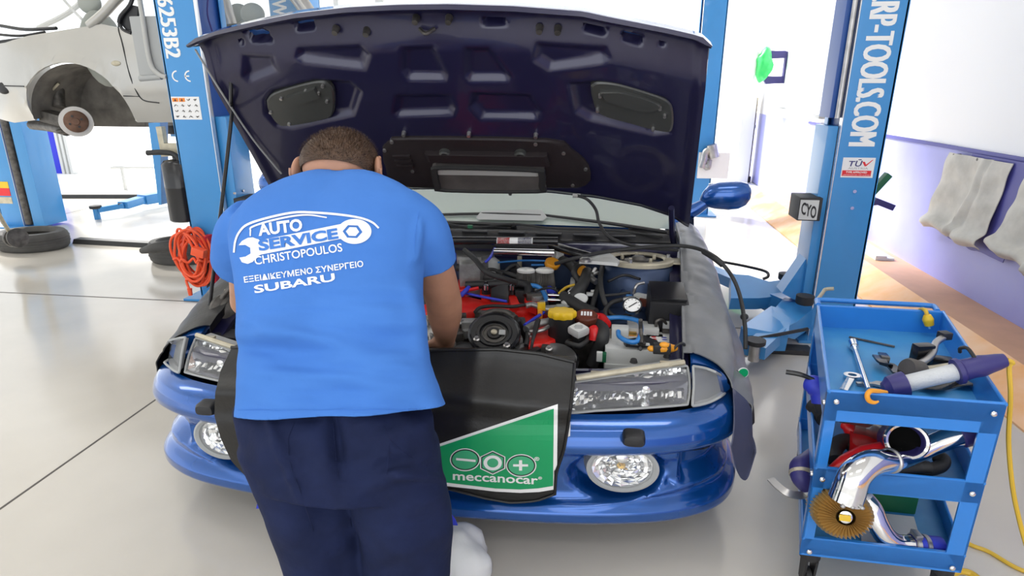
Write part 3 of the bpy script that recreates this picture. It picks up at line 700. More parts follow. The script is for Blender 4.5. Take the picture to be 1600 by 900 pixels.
# strut towers
for sg in (1, -1):
    c = PZ(998, 406, .915)
    if sg < 0: c = mir(c)
    m = MB().lathe(c+Vector((0,0,-.5)), (0,0,1), [(.185,0),(.185,.30),(.175,.42),(.150,.475),(.125,.49),(.002,.49)], 40, (1,0,0))
    for v in m.bm.verts: v.co.x = c.x+(v.co.x-c.x)*1.12
    tw = m.build('strut_tower', 'bay', car, smooth=50)
    m = MB(); rr = [[m.V(c+Vector((math.cos(2*PI*i/40)*r*1.36, math.sin(2*PI*i/40)*r, h))) for i in range(40)] for r, h in ((.128,-.012),(.128,.006),(.122,.012),(.096,.012),(.09,.004))]
    for a, b in zip(rr, rr[1:]): m.bridge(a, b)
    m.build('mount_ring', 'beige', tw)
    m = MB().lathe(c+Vector((0,0,-.015)), (0,0,1), [(.088,0),(.07,.006),(.045,.018),(.03,.02),(.02,.035),(.003,.037)], 24, (1,0,0))
    for v in m.bm.verts: v.co.x = c.x+(v.co.x-c.x)*1.36
    m.build('top_mount', 'dirty', tw)
    for k in range(5):
        a = 2*PI*k/5+.4; p = c+Vector((math.cos(a)*.062*1.36, math.sin(a)*.062, .0)); MB().cyl(p, p+ZA*.022, .010, .008, 8).build('stud', 'beige', tw)
    for k in range(3):
        a = 2*PI*k/3+.2; p = c+Vector((math.cos(a)*.11*1.36, math.sin(a)*.11, .01)); MB().cyl(p, p+ZA*.018, .011, .009, 8).build('nut', 'steel', tw)
    for dx in (-.05, .07):
        p = c+Vector((dx*1.5, -.182, -.12)); MB().cyl(p+YA*.02, p-YA*.006, .016, .014, 14).build('plug', 'bay', tw)
blk(1052, 407, .915, .045, .05, .004, 'info_plate', 'beige', bev=.002)
# strut brace
pts = [(905,412,.93),(926,400,.94),(950,398,.935),(968,412,.93),(965,416,.93),(930,413,.93)]
MB().prism([PZ(*p) for p in pts], (0,0,.016)).build('brace_foot', 'lightgrey', car)
c = PZ(915, 408, .945); MB().lathe(c, ZA, [(.03,0),(.03,.012),(.018,.02),(.002,.02)], 16).build('brace_bolt', 'steel', car)
p0 = PY(702, 376, 3.02); p1 = PY(872, 377, 3.02)
sb = MB().cyl(p0, p1, .021, seg=16).build('strut_brace', 'blackgloss', car)
lab0 = PY(804, 378.5, 2.996); lab = MB(); 
def lab_box(px0, px1, mt, nm):
    m = MB(); a = PY(px0, 378.5, 3.0); b = PY(px1, 378.5, 3.0)
    m.grid(lambda u, v: Vector((a.x+(b.x-a.x)*u, 3.02-.0222*math.cos((v-.5)*1.5+.35), a.z*0+p0.z+(p1.z-p0.z)*((a.x+(b.x-a.x)*u)-p0.x)/(p1.x-p0.x)+.0222*math.sin((v-.5)*1.5+.35))), 4, 6); m.build(nm, mt, sb)
lab_box(776, 832, 'white', 'sticker'); lab_box(777, 796, 'signred', 'sticker_panel'); lab_box(809, 831, 'navyrub', 'sticker_panel')
blk(855, 376, .96, .06, .03, .02, 'brace_clamp', 'beige', bev=.008)
pipe([(862,383,.95),(890,392,.95),(925,402,.945)], .024, 'brace_end', 'blackgloss')
MB().cyl(PY(772, 393, 3.02), PY(866, 395, 3.02), .017, seg=14).build('polished_bar', 'chrome', car)
# heater pipes, wiring behind
for k, (a, b) in enumerate(((880,400),(900,408))):
    pipe([(872+6*k,403+2*k,.88),(892+6*k,415,.86),(905+5*k,440,.82),(900+6*k,480,.74)], .022, 'heater_hose', 'rubber')
drum(874, 400, .89, [(.028,-.01),(.028,.03),(.022,.034),(.02,.01),(.002,.01)], 'hose_end', 'lightgrey', axis=(-.8,-.5,.3), sx=1)
# silver intercooler / throttle box at the arm
tb = MB(); P = [PZ(*p) for p in ((712,388,.90),(773,388,.90),(772,396,.90),(752,402,.90),(714,402,.90))]
tb.prism(P, (0,0,-.035)); P2 = [PZ(*p) for p in ((716,398,.885),(768,392,.885),(762,408,.885),(750,412,.885),(718,414,.885))]; tb.prism(P2, (0,0,-.17))
tb = tb.build('throttle_housing', 'alu', car, smooth=30)
drum(733, 386, .905, [(.035,-.012),(.036,.012),(.030,.02),(.002,.02)], 'filler_cap', 'orange')
drum(764, 402, .88, [(.05,-.17),(.056,-.1),(.052,-.02),(.03,.0),(.002,.0)], 'air_duct', 'lightgrey', sx=1.1)
pipe([(708,402,.87),(722,401,.87),(730,400,.87)], .024, 'silicone_hose', 'royal', seg=12)
pipe([(726,391,.93),(742,405,.92),(760,425,.90),(790,436,.86),(806,441,.83)], .014, 'vacuum_hose', 'rubber', seg=10)
pipe([(773,388,.93),(766,402,.93),(758,410,.91)], .007, 'cable', 'royal')
drum(739, 433, .80, [(.03,-.03),(.036,-.03),(.036,.03),(.032,.034),(.002,.034)], 'hose_coupler', 'alu', axis=(1,.1,.1), sx=1)
pipe([(744,432,.80),(758,433,.80),(772,436,.79)], .026, 'black_duct', 'rubber', seg=12)
pipe([(715,418,.82),(728,420,.82),(740,424,.82)], .022, 'black_duct', 'rubber', seg=12)
# two small cone filters
for px, py in ((822,421),(851,421)):
    c = PZ(px, py, .865); prof = []
    m = MB(); rr = []
    for r, h, k in ((.043,-.095,.06),(.034,-.01,.08)):
        rr.append([m.V(c+Vector((math.cos(2*PI*i/56)*r*1.28*(1+(k if i % 2 else -k)), math.sin(2*PI*i/56)*r*(1+(k if i % 2 else -k)), h))) for i in range(56)])
    m.bridge(rr[0], rr[1]); m.cap(rr[0], True); m.cap(rr[1]); f = m.build('breather_filter', 'dirty', car, smooth=10)
    drum(px, py, .865, [(.036,-.012),(.037,-.002),(.030,.004),(.002,.004)], 'filter_top', 'brightcap', f, sx=1.28)
    drum(px, py, .865, [(.044,-.115),(.047,-.115),(.047,-.095),(.04,-.095)], 'filter_base', 'lightgrey', f, sx=1.28)
blk(848, 440, .775, .055, .025, .012, 'filter_plate', 'alu', bev=.005)
drum(863, 412, .87, [(.036,-.01),(.037,.008),(.031,.016),(.002,.016)], 'washer_cap', 'orange', axis=(.35,-.45,.8), sx=1.1)
blk(857, 416, .86, .012, .02, .03, 'cap_neck', 'lightgrey', rz=.5)
drum(906, 424, .86, [(.036,-.012),(.037,.01),(.031,.016),(.002,.016)], 'fluid_cap', 'orange', axis=(.1,-.5,.8), sx=1.1)
blk(902, 436, .82, .035, .04, .06, 'brake_fluid_tank', 'grey', bev=.012)
pipe([(930,422,.86),(924,434,.85),(932,441,.84)], .016, 'bracket', 'steel')
blk(925, 425, .865, .022, .05, .008, 'cylinder_bracket', 'steel', rz=.6, tilt=-.3)
# fill of the bay: ribbed engine block, dark boxes
for (px, py, z, hx, hy, hz, mt, nm) in (
    (760,500,.60,.30,.12,.12,'dirty','engine_block'), (690,520,.63,.16,.14,.12,'alu','engine_block'), (520,500,.62,.30,.22,.12,'dirty','engine_block'),
    (610,460,.72,.22,.12,.10,'dirty','inlet_tube'), (800,440,.72,.22,.05,.08,'baydark','harness_box'), (880,455,.70,.14,.10,.15,'baydark','brake_servo'), (905,520,.58,.10,.14,.12,'dirty','power_pump'),
    (800,410,.62,.55,.12,.1,'bay','bulkhead_shelf')):
    blk(px, py, z, hx, hy, hz, nm, mt, bev=.02)
m = MB()
# coil pack and its harness tray
blk(782, 444, .80, .046, .03, .06, 'coil_pack', 'black', bev=.008, tilt=-.25)
pipe([(728,446,.79),(760,444,.80),(800,443,.80),(824,446,.80),(824,462,.76)], .022, 'harness_tray', 'black', seg=8)
blk(815, 452, .78, .03, .025, .04, 'sensor_box', 'black')
for px, py in ((759.5,463),(800,463)):
    drum(px, py, .73, [(.026,-.06),(.022,-.01),(.030,.0),(.026,.04),(.002,.04)], 'inlet_runner', 'red', sx=1.1)
    drum(px, py-10, .775, [(.020,-.02),(.020,.02),(.014,.026),(.008,.032),(.008,.045),(.002,.046)], 'runner_bolt', 'blackgloss', sx=1.1)
    drum(px, py-13, .80, [(.010,-.01),(.011,.014),(.005,.02),(.001,.02)], 'bolt_cap', 'chrome', sx=1.1)
# red intake manifold / cam covers
def redpoly(pts, z, th, name='cam_cover'):
    P = [PZ(a, b, z+(c if len(q) > 2 else 0)) for q in pts for a, b, c in [q if len(q) > 2 else (*q, 0)]]
    m = MB(); n = len(P); c = sum(P, Vector())/n
    R = [[m.V(c+(p-c)*k+Vector((0,0,d))) for p in P] for k, d in ((1.0,-th),(1.0,-.012),(.97,-.003),(.92,0))]
    for a, b in zip(R, R[1:]): m.bridge(a, b)
    m.cap(R[0], True); m.cap(R[-1]); return m.build(name, 'red', car, smooth=35)
redpoly([(640,455),(668,452),(690,455),(716,448),(728,462),(760,470),(800,472),(836,470),(845,480),(820,486),(770,484),(735,486),(700,492),(655,490),(640,488)], .715, .06, 'inlet_manifold')
redpoly([(716,436),(730,436),(732,447),(718,450)], .77, .05)
redpoly([(812,482),(838,470),(848,480),(858,478),(866,492),(862,512),(868,530),(850,537),(826,538),(830,515),(818,500)], .69, .05)
redpoly([(795,462),(806,460),(812,474),(798,476)], .75, .05)
redpoly([(818,462),(832,464),(846,474),(838,480),(822,474)], .745, .04)
redpoly([(640,486),(664,484),(668,498),(644,500)], .70, .04)
pipe([(640,456,.77),(690,457,.77),(715,455,.775),(732,453,.78),(748,450,.79)], .009, 'red_lead', 'redfluid')
pipe([(726,458,.76),(745,462,.76),(770,467,.755),(792,471,.75)], .007, 'blue_lead', 'royal')
pipe([(720,462,.76),(728,454,.78),(733,449,.79)], .012, 'blue_lead', 'royal')
pipe([(822,446,.80),(838,447,.80),(848,455,.78),(855,470,.76)], .012, 'blue_hose', 'bluehose', seg=10)
pipe([(853,443,.79),(858,452,.77),(866,462,.75)], .02, 'blue_pipe', 'royal', seg=10)
pipe([(820,508,.74),(835,498,.74),(850,488,.745)], .008, 'ht_lead', 'royal')
# air-con and pump pulleys
pc = PZ(772, 519, .735); ax = Vector((.02, -.62, .78)).normalized()
def pul(c, ax, prof, nm, mt, par, sx=1.15):
    m = MB().lathe(c, ax, prof, 48, (1,0,0))
    for v in m.bm.verts: v.co.x = c.x+(v.co.x-c.x)*sx
    return m.build(nm, mt, par, smooth=30)
pp = pul(pc, ax, [(.075,-.05),(.098,-.05),(.101,-.02),(.101,-.004),(.094,.004),(.088,-.002),(.070,-.004),(.066,.003),(.056,.003),(.052,-.012),(.03,-.014),(.026,-.004),(.002,-.004)], 'pump_pulley', 'blackgloss', car)
pul(pc, ax, [(.044,-.013),(.046,-.009),(.042,-.008),(.040,-.0125)], 'pulley_ring', 'dirty', pp)
pul(pc, ax, [(.012,-.004),(.012,.006),(.007,.010),(.001,.010)], 'pulley_bolt', 'beige', pp)
c = pc+ax*-.006+Vector((.035,.0,.004)); MB().obox(c, XA, ax.cross(XA), ax, .014, .012, .003, .001).build('tag', 'grey', pp)
p2 = PZ(868, 562, .63); pul(p2, (.05,-.5,.8), [(.06,-.05),(.085,-.05),(.088,0),(.08,.01),(.06,.0),(.03,-.01),(.002,-.01)], 'crank_pulley', 'blackgloss', car)
blk(805, 525, .70, .03, .03, .03, 'tensioner', 'alu', rz=.3)
blk(738, 500, .72, .05, .03, .04, 'bracket', 'alu', rz=.2); blk(752, 486, .72, .03, .02, .03, 'bracket', 'dirty')
pipe([(742,488,.735),(750,481,.745),(770,478,.745),(800,479,.745),(822,476,.75)], .009, 'black_hose', 'rubber')
pipe([(752,494,.74),(770,486,.75),(792,488,.75),(806,497,.74)], .014, 'dirty_pipe', 'dirty')
blk(785, 490, .735, .06, .02, .03, 'valve_block', 'dirty', rz=.2)
blk(808, 498, .73, .04, .03, .04, 'compressor', 'black', rz=.2, bev=.015)
# alternator on the left of the pulley
al = pul(PZ(672, 520, .70), (-.05,-.7,.7), [(.06,-.07),(.085,-.06),(.09,0),(.075,.03),(.05,.035),(.03,.02),(.002,.02)], 'alternator', 'alu', car)
for k in range(10):
    a = 2*PI*k/10; d = Vector((math.cos(a)*1.1, math.sin(a)*.7, math.sin(a)*.7)); c = PZ(672, 520, .70)+Vector((-.05,-.7,.7)).normalized()*.03
    MB().tube([c+d*.02, c+d*.07], .006, 6, 2).build('fin', 'steel', al)
pipe([(652,500,.72),(656,497,.73),(662,494,.73)], .008, 'orange_lead', 'orange')
blk(700, 505, .70, .05, .05, .05, 'mount_casting', 'alu', rz=.3, bev=.012); blk(728, 540, .66, .06, .04, .05, 'belt_guard', 'black', rz=.1, bev=.012)
for px, py in ((708,492),(722,504),(698,520),(745,530),(826,525),(858,545),(792,540)):
    drum(px, py, .71, [(.014,-.02),(.014,.004),(.008,.008),(.008,.014),(.001,.014)], 'engine_bolt', 'steel', axis=(0,-.4,.9), sx=1.1, seg=10)
# aluminium air-con pipes
pipe([(822,478,.755),(832,476,.76),(850,482,.76),(868,486,.75)], .013, 'alloy_pipe', 'alu', seg=12)
pipe([(822,515,.735),(835,508,.74),(850,504,.745),(866,502,.745)], .018, 'alloy_pipe', 'alu', seg=12)
pipe([(828,518,.73),(845,517,.735),(858,510,.74),(868,505,.74)], .009, 'alloy_pipe', 'steel', seg=10)
for yy in (461, 468.5): pipe([(856,yy,.765),(868,yy+.5,.765),(880,yy+1,.765)], .008, 'chrome_pipe', 'chrome')
blk(846, 473, .79, .018, .014, .018, 'yellow_clip', 'yellow', rz=.2, bev=.003); blk(844, 484, .765, .011, .01, .02, 'yellow_clip', 'orange', bev=.003)
pipe([(841,500,.775),(838,510,.76),(833,530,.735),(830,545,.70)], [.012,.013,.007,.006], 'dipstick', 'black')
# oil filler: black neck with yellow star cap
c = PZ(878, 490, .80); m = MB().lathe(c, (0,-.2,1), [(.05,-.16),(.052,-.06),(.045,-.01),(.002,-.01)], 24, (1,0,0))
for v in m.bm.verts: v.co.x = c.x+(v.co.x-c.x)*1.2
oil = m.build('oil_filler', 'black', car)
m = MB(); rr = []
for k, h in ((.92,-.016),(1.0,-.008),(1.0,.010),(.93,.016),(.55,.018)):
    rr.append([m.V(c+Vector((math.cos(2*PI*i/48)*.047*1.28*k*(1+.075*math.cos(9*2*PI*i/48)), math.sin(2*PI*i/48)*.047*k*(1+.075*math.cos(9*2*PI*i/48)), h))) for i in range(48)])
for a, b in zip(rr, rr[1:]): m.bridge(a, b)
m.cap(rr[0], True); m.cap(rr[-1]); m.build('oil_cap', 'yellow', oil, smooth=35)
# coolant cap and square grey relay cap
def cap6(px, py, z, r, n, mt, nm, rot, axis=(0,-.35,1), inner=None):
    c = PZ(px, py, z); ax = Vector(axis).normalized(); m = MB()
    a = (XA-ax*ax.x).normalized(); b = ax.cross(a); rr = []
    for k, h in ((.95,-.03),(1,-.02),(1,.0),(.9,.008)):
        ring = []
        for i in range(n*4):
            t = 2*PI*i/(n*4)+rot; q = math.cos(PI/n)/math.cos(((t-rot) % (2*PI/n))-PI/n); q = .35+.65*q if n > 5 else .15+.85*q
            ring.append(m.V(c+(a*math.cos(t)*1.28+b*math.sin(t))*r*k*q+ax*h))
        rr.append(ring)
    for p, q in zip(rr, rr[1:]): m.bridge(p, q)
    m.cap(rr[0], True); m.cap(rr[-1]); o = m.build(nm, mt, car, smooth=25)
    return o, c, a, b, ax
cp, c, a, b, ax = cap6(916, 493, .79, .040, 8, 'brown', 'coolant_cap', .2)
for k in range(4):
    MB().obox(c+a*(-.016+.011*k)*1.2+ax*.009+b*.003, a, b, ax, .0042, .013, .001).build('cap_mark', 'print', cp)
MB().cyl(c-ax*.14, c-ax*.02, .034, seg=16).build('coolant_neck', 'dirty', cp)
cp, c, a, b, ax = cap6(904, 513, .755, .036, 4, 'lightgrey', 'relay_cap', .0)
for k in (-1, 0, 1):
    MB().obox(c+b*.009*k+ax*.009, a, b, ax, .02-.004*abs(k), .0022, .001).build('cap_mark', 'grey', cp)
MB().cyl(c-ax*.10, c-ax*.02, .028, seg=12).build('relay_stem', 'black', cp)
drum(887, 472, .775, [(.02,-.03),(.024,-.02),(.024,.0),(.015,.008),(.001,.008)], 'plug', 'lightgrey'); blk(876, 476, .77, .02, .014, .012, 'connector', 'seat', rz=.3)
drum(907.5, 466, .80, [(.022,-.05),(.026,-.005),(.027,0),(.024,.004),(.001,.004)], 'sensor_cap', 'lightgrey', axis=(0,-.75,.65), sx=1.25); blk(909, 456, .80, .014, .012, .02, 'sensor_stem', 'grey')
blk(922, 457, .81, .018, .012, .008, 'fuse_block', 'lightgrey', rz=.1); blk(928, 453, .81, .016, .008, .006, 'fuse_block', 'white', rz=.2)
pipe([(893,453,.815),(889,455,.815),(890,459,.815)], .005, 'white_clip', 'white')
pipe([(874,458,.80),(885,449,.81),(898,445,.82)], .007, 'yellow_lead', 'yellowhose')
# hoses on the right of the engine
pipe([(918,425,.86),(910,445,.84),(895,462,.80),(880,470,.77)], .028, 'radiator_hose', 'rubber', seg=12)
pipe([(880,462,.79),(905,478,.78),(930,490,.77)], .026, 'turbo_hose', 'rubber', seg=12)
pipe([(918,502,.73),(940,512,.74),(942,528,.72),(935,545,.66),(925,570,.58)], .028, 'coolant_hose', 'rubber', seg=12)
pipe([(930,497,.75),(940,498,.75),(947,507,.745)], .024, 'red_hose', 'redfluid', seg=12)
pipe([(926,514,.74),(929,520,.73),(928,531,.70)], .024, 'red_hose', 'redfluid', seg=12)
pipe([(942,410,.88),(938,440,.86),(944,470,.80),(950,480,.77)], .013, 'loom', 'rubber'); pipe([(935,446,.83),(930,462,.80),(925,480,.77)], .012, 'loom', 'rubber')
pipe([(948,500,.74),(946,485,.77),(956,473,.79),(972,468,.80)], .011, 'gauge_hose', 'rubber'); pipe([(943,462,.82),(965,460,.82),(985,457,.83)], .007, 'loom', 'rubber')
pipe([(948,482,.76),(956,492,.74),(970,496,.73),(985,490,.73)], .010, 'loom', 'rubber')
pipe([(905,440,.83),(897,425,.87),(905,412,.90),(925,408,.92)], .015, 'loom', 'rubber')
# pressure gauge
g = PZ(988, 477, .83); ax = Vector((-.06,-.72,.68)).normalized(); a = (XA-ax*ax.x).normalized(); b = ax.cross(a)
def gl(r, prof, nm, mt, par): 
    m = MB().lathe(g, ax, prof, 32, a)
    for v in m.bm.verts: v.co.x = g.x+(v.co.x-g.x)*1.12
    return m.build(nm, mt, par, smooth=30)
ga = gl(0, [(.03,-.03),(.037,-.02),(.038,.004),(.034,.008),(.032,.002),(.002,.002)], 'pressure_gauge', 'blackgloss', car)
gl(0, [(.032,.001),(.032,.004),(.001,.004)], 'dial', 'white', ga)
MB().obox(g+ax*.006+(a*.002-b*.0), (a*.8+b*.55).normalized(), (b*.8-a*.55).normalized(), ax, .022, .002, .0012).build('needle', 'black', ga)
for k in range(9):
    t = -.6+k*.55; d = a*math.cos(t)*1.12+b*math.sin(t); MB().obox(g+ax*.0055+d*.027, d, ax.cross(d), ax, .003, .0011, .0008).build('tick', 'black', ga)
blk(1003, 460, .80, .035, .022, .026, 'regulator', 'lightgrey', rz=-.5, bev=.008); blk(1010, 466, .79, .03, .018, .02, 'regulator_tail', 'brown', rz=-.5, bev=.008)
pipe([(990,458,.84),(993,449,.87),(997,444,.88),(1006,442,.88)], .007, 'valve', 'steel'); blk(983, 461, .83, .014, .014, .014, 'blue_fitting', 'bluehose')
pipe([(975,468,.81),(985,466,.82),(992,468,.82)], .012, 'fitting', 'steel')
pipe([(948,497,.755),(970,496,.76),(990,499,.765),(1000,505,.76),(1001,522,.75),(994,534,.74),(980,533,.74),(968,526,.74),(966,518,.745)], .0105, 'blue_air_hose', 'bluehose', seg=10)
# washer/abs blue drum under the gauge, black air box
drum(975, 490, .72, [(.10,-.15),(.10,-.01),(.08,.0),(.002,.0)], 'blue_drum', 'bay')
c = PZ(1043, 455, .86)
fb = blk(1043, 455, .86, .085, .095, .10, 'fuse_box', 'black', bev=.01, tilt=.18)
blk(1043, 453, .872, .078, .085, .006, 'fuse_box_lid', 'blackgloss', fb, bev=.003, tilt=.18)
blk(1045, 482, .80, .085, .012, .02, 'lid_lip', 'black', fb, bev=.004)
blk(1053, 499, .75, .05, .03, .02, 'relay', 'lightgrey', bev=.004)
# battery
zb = .70
bt = MB(); BP = [PZ(*EB(150,395), zb), PZ(*EB(1385,440), zb), PZ(*EB(1330,290), zb), PZ(*EB(200,325), zb)]
y0 = PZ(*EB(160,400), zb).y-.10; x0 = PZ(*EB(155,400), zb).x; x1 = PZ(*EB(1380,430), zb).x; y1 = PZ(*EB(560,260), zb).y
bt.box((x0, y0, .46), (x1, y1, zb), .008); bt = bt.build('battery', 'lightgrey', car, smooth=30)
m = MB(); m.box((x0+.10, y1-.05, zb), (x1-.10, y1+.05, zb+.03), .005); m.build('battery_lid', 'lightgrey', bt)
for k in range(3):
    m = MB(); m.box((x0, y0-.004, .50+.05*k), (x1, y0, .53+.05*k), .0015); m.build('battery_rib', 'lightgrey', bt)
yf = PZ(1000, 527, zb).y-.02
def decal(x, y, w_, h_, mt, nm, z=zb+.0012, par=bt):
    m = MB(); m.box((x-w_/2, y-h_/2, z-.002), (x+w_/2, y+h_/2, z)); return m.build(nm, mt, par, smooth=0)
xm = (x0+x1)/2
decal(x0+.10, yf+.03, .19, .032, 'white', 'brand_strip'); decal(x1-.085, yf+.02, .15, .075, 'white', 'info_label'); decal(xm+.05, yf+.05, .07, .03, 'black', 'spec_label')
for s_, px_, wd in (('KO', x0+.045, 1.5), ('SINO', x0+.135, 1.5)):
    place_bm(text_mesh(s_, .026, .0006, sx=wd), frame_fn((px_, yf+.03, zb+.0026), XA, YA), 'strip_lettering', 'signred', bt)
for i in range(3):
    for j in range(2):
        place_bm(poly_bm([[circ(0, 0, .012, .006, 14)]]), frame_fn((x1-.125+.045*i, yf+.002+.024*j, zb+.0026), XA, YA), 'label_mark', 'royal' if i == 1 else 'signred', bt)
place_bm(text_mesh('12V', .018, .0005, sx=1.3), frame_fn((xm+.05, yf+.05, zb+.0026), XA, YA), 'spec_lettering', 'print', bt)
cl = MB().prism([PZ(*EB(*q), zb+.012) for q in ((440,470),(520,420),(700,390),(740,360),(800,370),(870,410),(960,440),(1000,490),(900,520),(700,535),(480,520))], (0,0,.008)).build('battery_clamp', 'black', car)
c = PZ(*EB(725, 480), zb+.022); MB().lathe(c, ZA, [(.018,0),(.018,.01),(.010,.014),(.010,.022),(.001,.022)], 12).build('clamp_nut', 'dirty', cl)
MB().obox(PZ(*EB(700,475), zb+.021), XA, YA, ZA, .04, .012, .002, .001).build('clamp_washer', 'lightgrey', cl)
pipe([EB(708,100)+(.82,), EB(712,250)+(.77,), EB(722,470)+(.735,)], .009, 'clamp_rod', 'dirty'); pipe([EB(708,540)+(.72,), EB(706,640)+(.62,)], .007, 'clamp_rod', 'black')
blk(*EB(390,200), .75, .038, .03, .035, 'terminal_cover', 'lightgrey', bev=.012); blk(*EB(290,260), .72, .03, .02, .014, 'terminal', 'beige', bev=.004); blk(*EB(540,290), .715, .03, .012, .008, 'terminal', 'gilt', bev=.003)
pipe([EB(950,200)+(.73,), EB(960,120)+(.76,), EB(1050,100)+(.76,), EB(1150,200)+(.72,)], .007, 'earth_lead', 'dirty'); blk(*EB(1180,230), .715, .04, .03, .02, 'terminal_shield', 'dirty', bev=.01)
m = MB(); m.tube([PZ(*EB(870,550), .75), PZ(*EB(940,575), .74), PZ(*EB(1010,570), .745)], [.012,.006,.016], 8, 4); m.tube([PZ(*EB(1000,575), .745), PZ(*EB(1080,530), .76), PZ(*EB(1180,540), .75), PZ(*EB(1260,540), .745)], [.018,.022,.018,.012], 10, 4); m.ell(PZ(*EB(880,548), .752), .017, .014, .012); m.ell(PZ(*EB(1080,490), .775), .02, .014, .012)
yv = m.build('bulb_holder', 'orange', car); blk(*EB(1045,470), .775, .035, .02, .02, 'holder_plug', 'black', yv, bev=.008)
pipe([EB(1210,570)+(.745,), EB(1300,480)+(.77,), EB(1380,470)+(.77,), EB(1400,520)+(.74,)], .006, 'bulb_lead', 'black')
blk(*EB(70,600), .70, .012, .01, .02, 'connector', 'lightgrey', bev=.003); blk(*EB(115,610), .695, .016, .012, .02, 'connector', 'dgreen', bev=.003)
# left side of the bay: horns beside the stay
hc = PZ(352, 487, .74)
for k, (r, mt) in enumerate(((.085,'dirty'),(.07,'dirty'))):
    m = MB().lathe(hc+Vector((.03*k,0,0)), (1,-.25,.05), [(r*.3,-.02),(r,-.015),(r*1.02,0),(r*.8,.02),(r*.3,.035),(.002,.04)], 30); m.build('horn', mt, car, smooth=30)
MB().lathe(hc+Vector((-.03,-.02,-.01)), (-1,-.2,0), [(.03,0),(.03,.02),(.018,.03),(.001,.03)], 16).build('horn_terminal', 'gilt', car)
pipe([(336,500,.70),(344,470,.80),(362,447,.86),(380,430,.90)], .012, 'side_hose', 'dirty'); pipe([(352,455,.82),(368,452,.83),(380,450,.83)], .01, 'side_bracket', 'beige')
blk(338, 506, .68, .05, .04, .05, 'washer_bottle', 'bluehose', bev=.015); blk(352, 520, .70, .10, .05, .02, 'side_panel', 'baydark')

# fine pipework and wiring
pipe([(778,410,.86),(820,407,.88),(860,408,.88),(892,410,.87)], .005, 'brake_pipe', 'bluehose'); pipe([(830,414,.86),(850,414,.86)], .006, 'brake_pipe', 'bluehose')
blk(812, 400, .88, .012, .012, .05, 'pipe_bracket', 'beige', bev=.003); blk(807, 418, .84, .03, .02, .03, 'solenoid', 'black', bev=.008)
pipe([(784,430,.82),(796,418,.85),(806,414,.86),(812,420,.85)], .010, 'vacuum_hose', 'rubber'); pipe([(776,424,.83),(790,426,.83),(808,432,.82)], .012, 'vacuum_hose', 'rubber')
pipe([(745,432,.81),(752,424,.83),(770,421,.84),(786,428,.83)], .009, 'vacuum_hose', 'rubber')
for (x, y, z, mt) in ((842,462,.77,'alu'),(834,458,.78,'dirty'),(850,470,.76,'steel'),(828,450,.79,'black'),(862,478,.76,'alu'),(868,484,.755,'dirty'),(893,480,.76,'black'),(884,508,.73,'dirty'),(876,516,.71,'steel'),(892,526,.69,'dirty'),(852,540,.69,'dirty'),(836,545,.68,'black'),(815,540,.68,'steel'),(748,520,.68,'dirty'),(730,515,.69,'alu'),(716,520,.69,'dirty'),(704,535,.68,'alu'),(690,500,.71,'steel'),(722,490,.72,'dirty')):
    blk(x, y, z, .020+.008*((x*7+y) % 3), .016, .02, 'engine_fitting', mt, bev=.006, rz=(x % 7)*.3)
pipe([(836,456,.80),(846,452,.80),(860,450,.80),(872,455,.79)], .006, 'loom', 'black'); pipe([(700,470,.76),(708,480,.75),(704,495,.73)], .007, 'loom', 'black'); pipe([(816,500,.74),(824,520,.72),(822,540,.69)], .010, 'hose', 'rubber')
pipe([(885,535,.69),(905,540,.69),(918,530,.70),(915,515,.72)], .012, 'hose', 'rubber'); pipe([(950,440,.86),(975,430,.88),(1000,436,.88)], .007, 'loom', 'black')
# ================================================================== the mechanic, leaning over the engine bay
HEMD, NECKD = 1.42, 1.88
def spine(t):                                       # centre line of the back surface, camera-facing side
    return t
man = thing('person', 'person in a printed blue t-shirt and navy work trousers bending over the open engine bay', 'person', (-.62, 1.43, 0))
# torso rings: (pixel y, left px, right px, distance of the ring's middle along the floor, thickness)
TOR = [ # py_back, pxl, pxr, y_world(mid), half thickness
 (700,364,690,1.425,.148),(652,361,688,1.46,.150),(640,361,688,1.47,.152),(600,366,676,1.50,.150),(560,368,661,1.545,.150),(520,366,655,1.59,.152),(480,367,652,1.635,.155),(440,362,649,1.68,.158),
 (400,355,652,1.725,.160),(370,352,656,1.765,.155),(345,358,660,1.80,.145),(322,376,658,1.835,.130),(303,402,650,1.865,.112),(288,432,630,1.885,.092),(277,462,605,1.90,.070),(271,478,590,1.905,.055)]
def ring_pts(row, n=48, grow=0.0, sq=.80):
    py, l, r, y, th = row
    c0 = PY((l+r)/2, py, y); a = PY(l, py, y); b = PY(r, py, y); hw = (b-a).length/2+grow; th += grow
    ax = (b-a).normalized()
    up_ = Vector((0, .62, .79))                       # lean of the spine
    nrm = ax.cross(up_).normalized()                  # points forwards/down or back
    if nrm.y > 0: nrm = -nrm                          # towards the camera
    out = []
    for i in range(n):
        t = 2*PI*i/n; cx, sy = math.cos(t), math.sin(t)
        X = math.copysign(abs(cx)**sq, cx)*hw; Y = math.copysign(abs(sy)**(sq if sy > 0 else .9), sy)*th
        if sy > 0: Y -= .014*math.exp(-(X/.05)**2)*min(1, max(0, (660-py)/250))     # hollow of the spine
        out.append(c0+ax*X+nrm*(Y-th*.25))
    return out
def torso(grow=0.0, skip=0):
    m = MB(); R = [[m.V(p) for p in ring_pts(r, 56, grow)] for r in TOR[skip:]]
    for a, b in zip(R, R[1:]): m.bridge(a, b)
    m.cap(R[0], True); m.cap(R[-1]); return m
def capsule(m, pts, rad, seg=20, sx=1.0):
    P = [Vector(p) for p in pts]; m.tube(P, rad, seg, 8)
    for p, r in ((P[0], rad[0]), (P[-1], rad[-1])): m.ell(p, r, r, r, 16, 10)
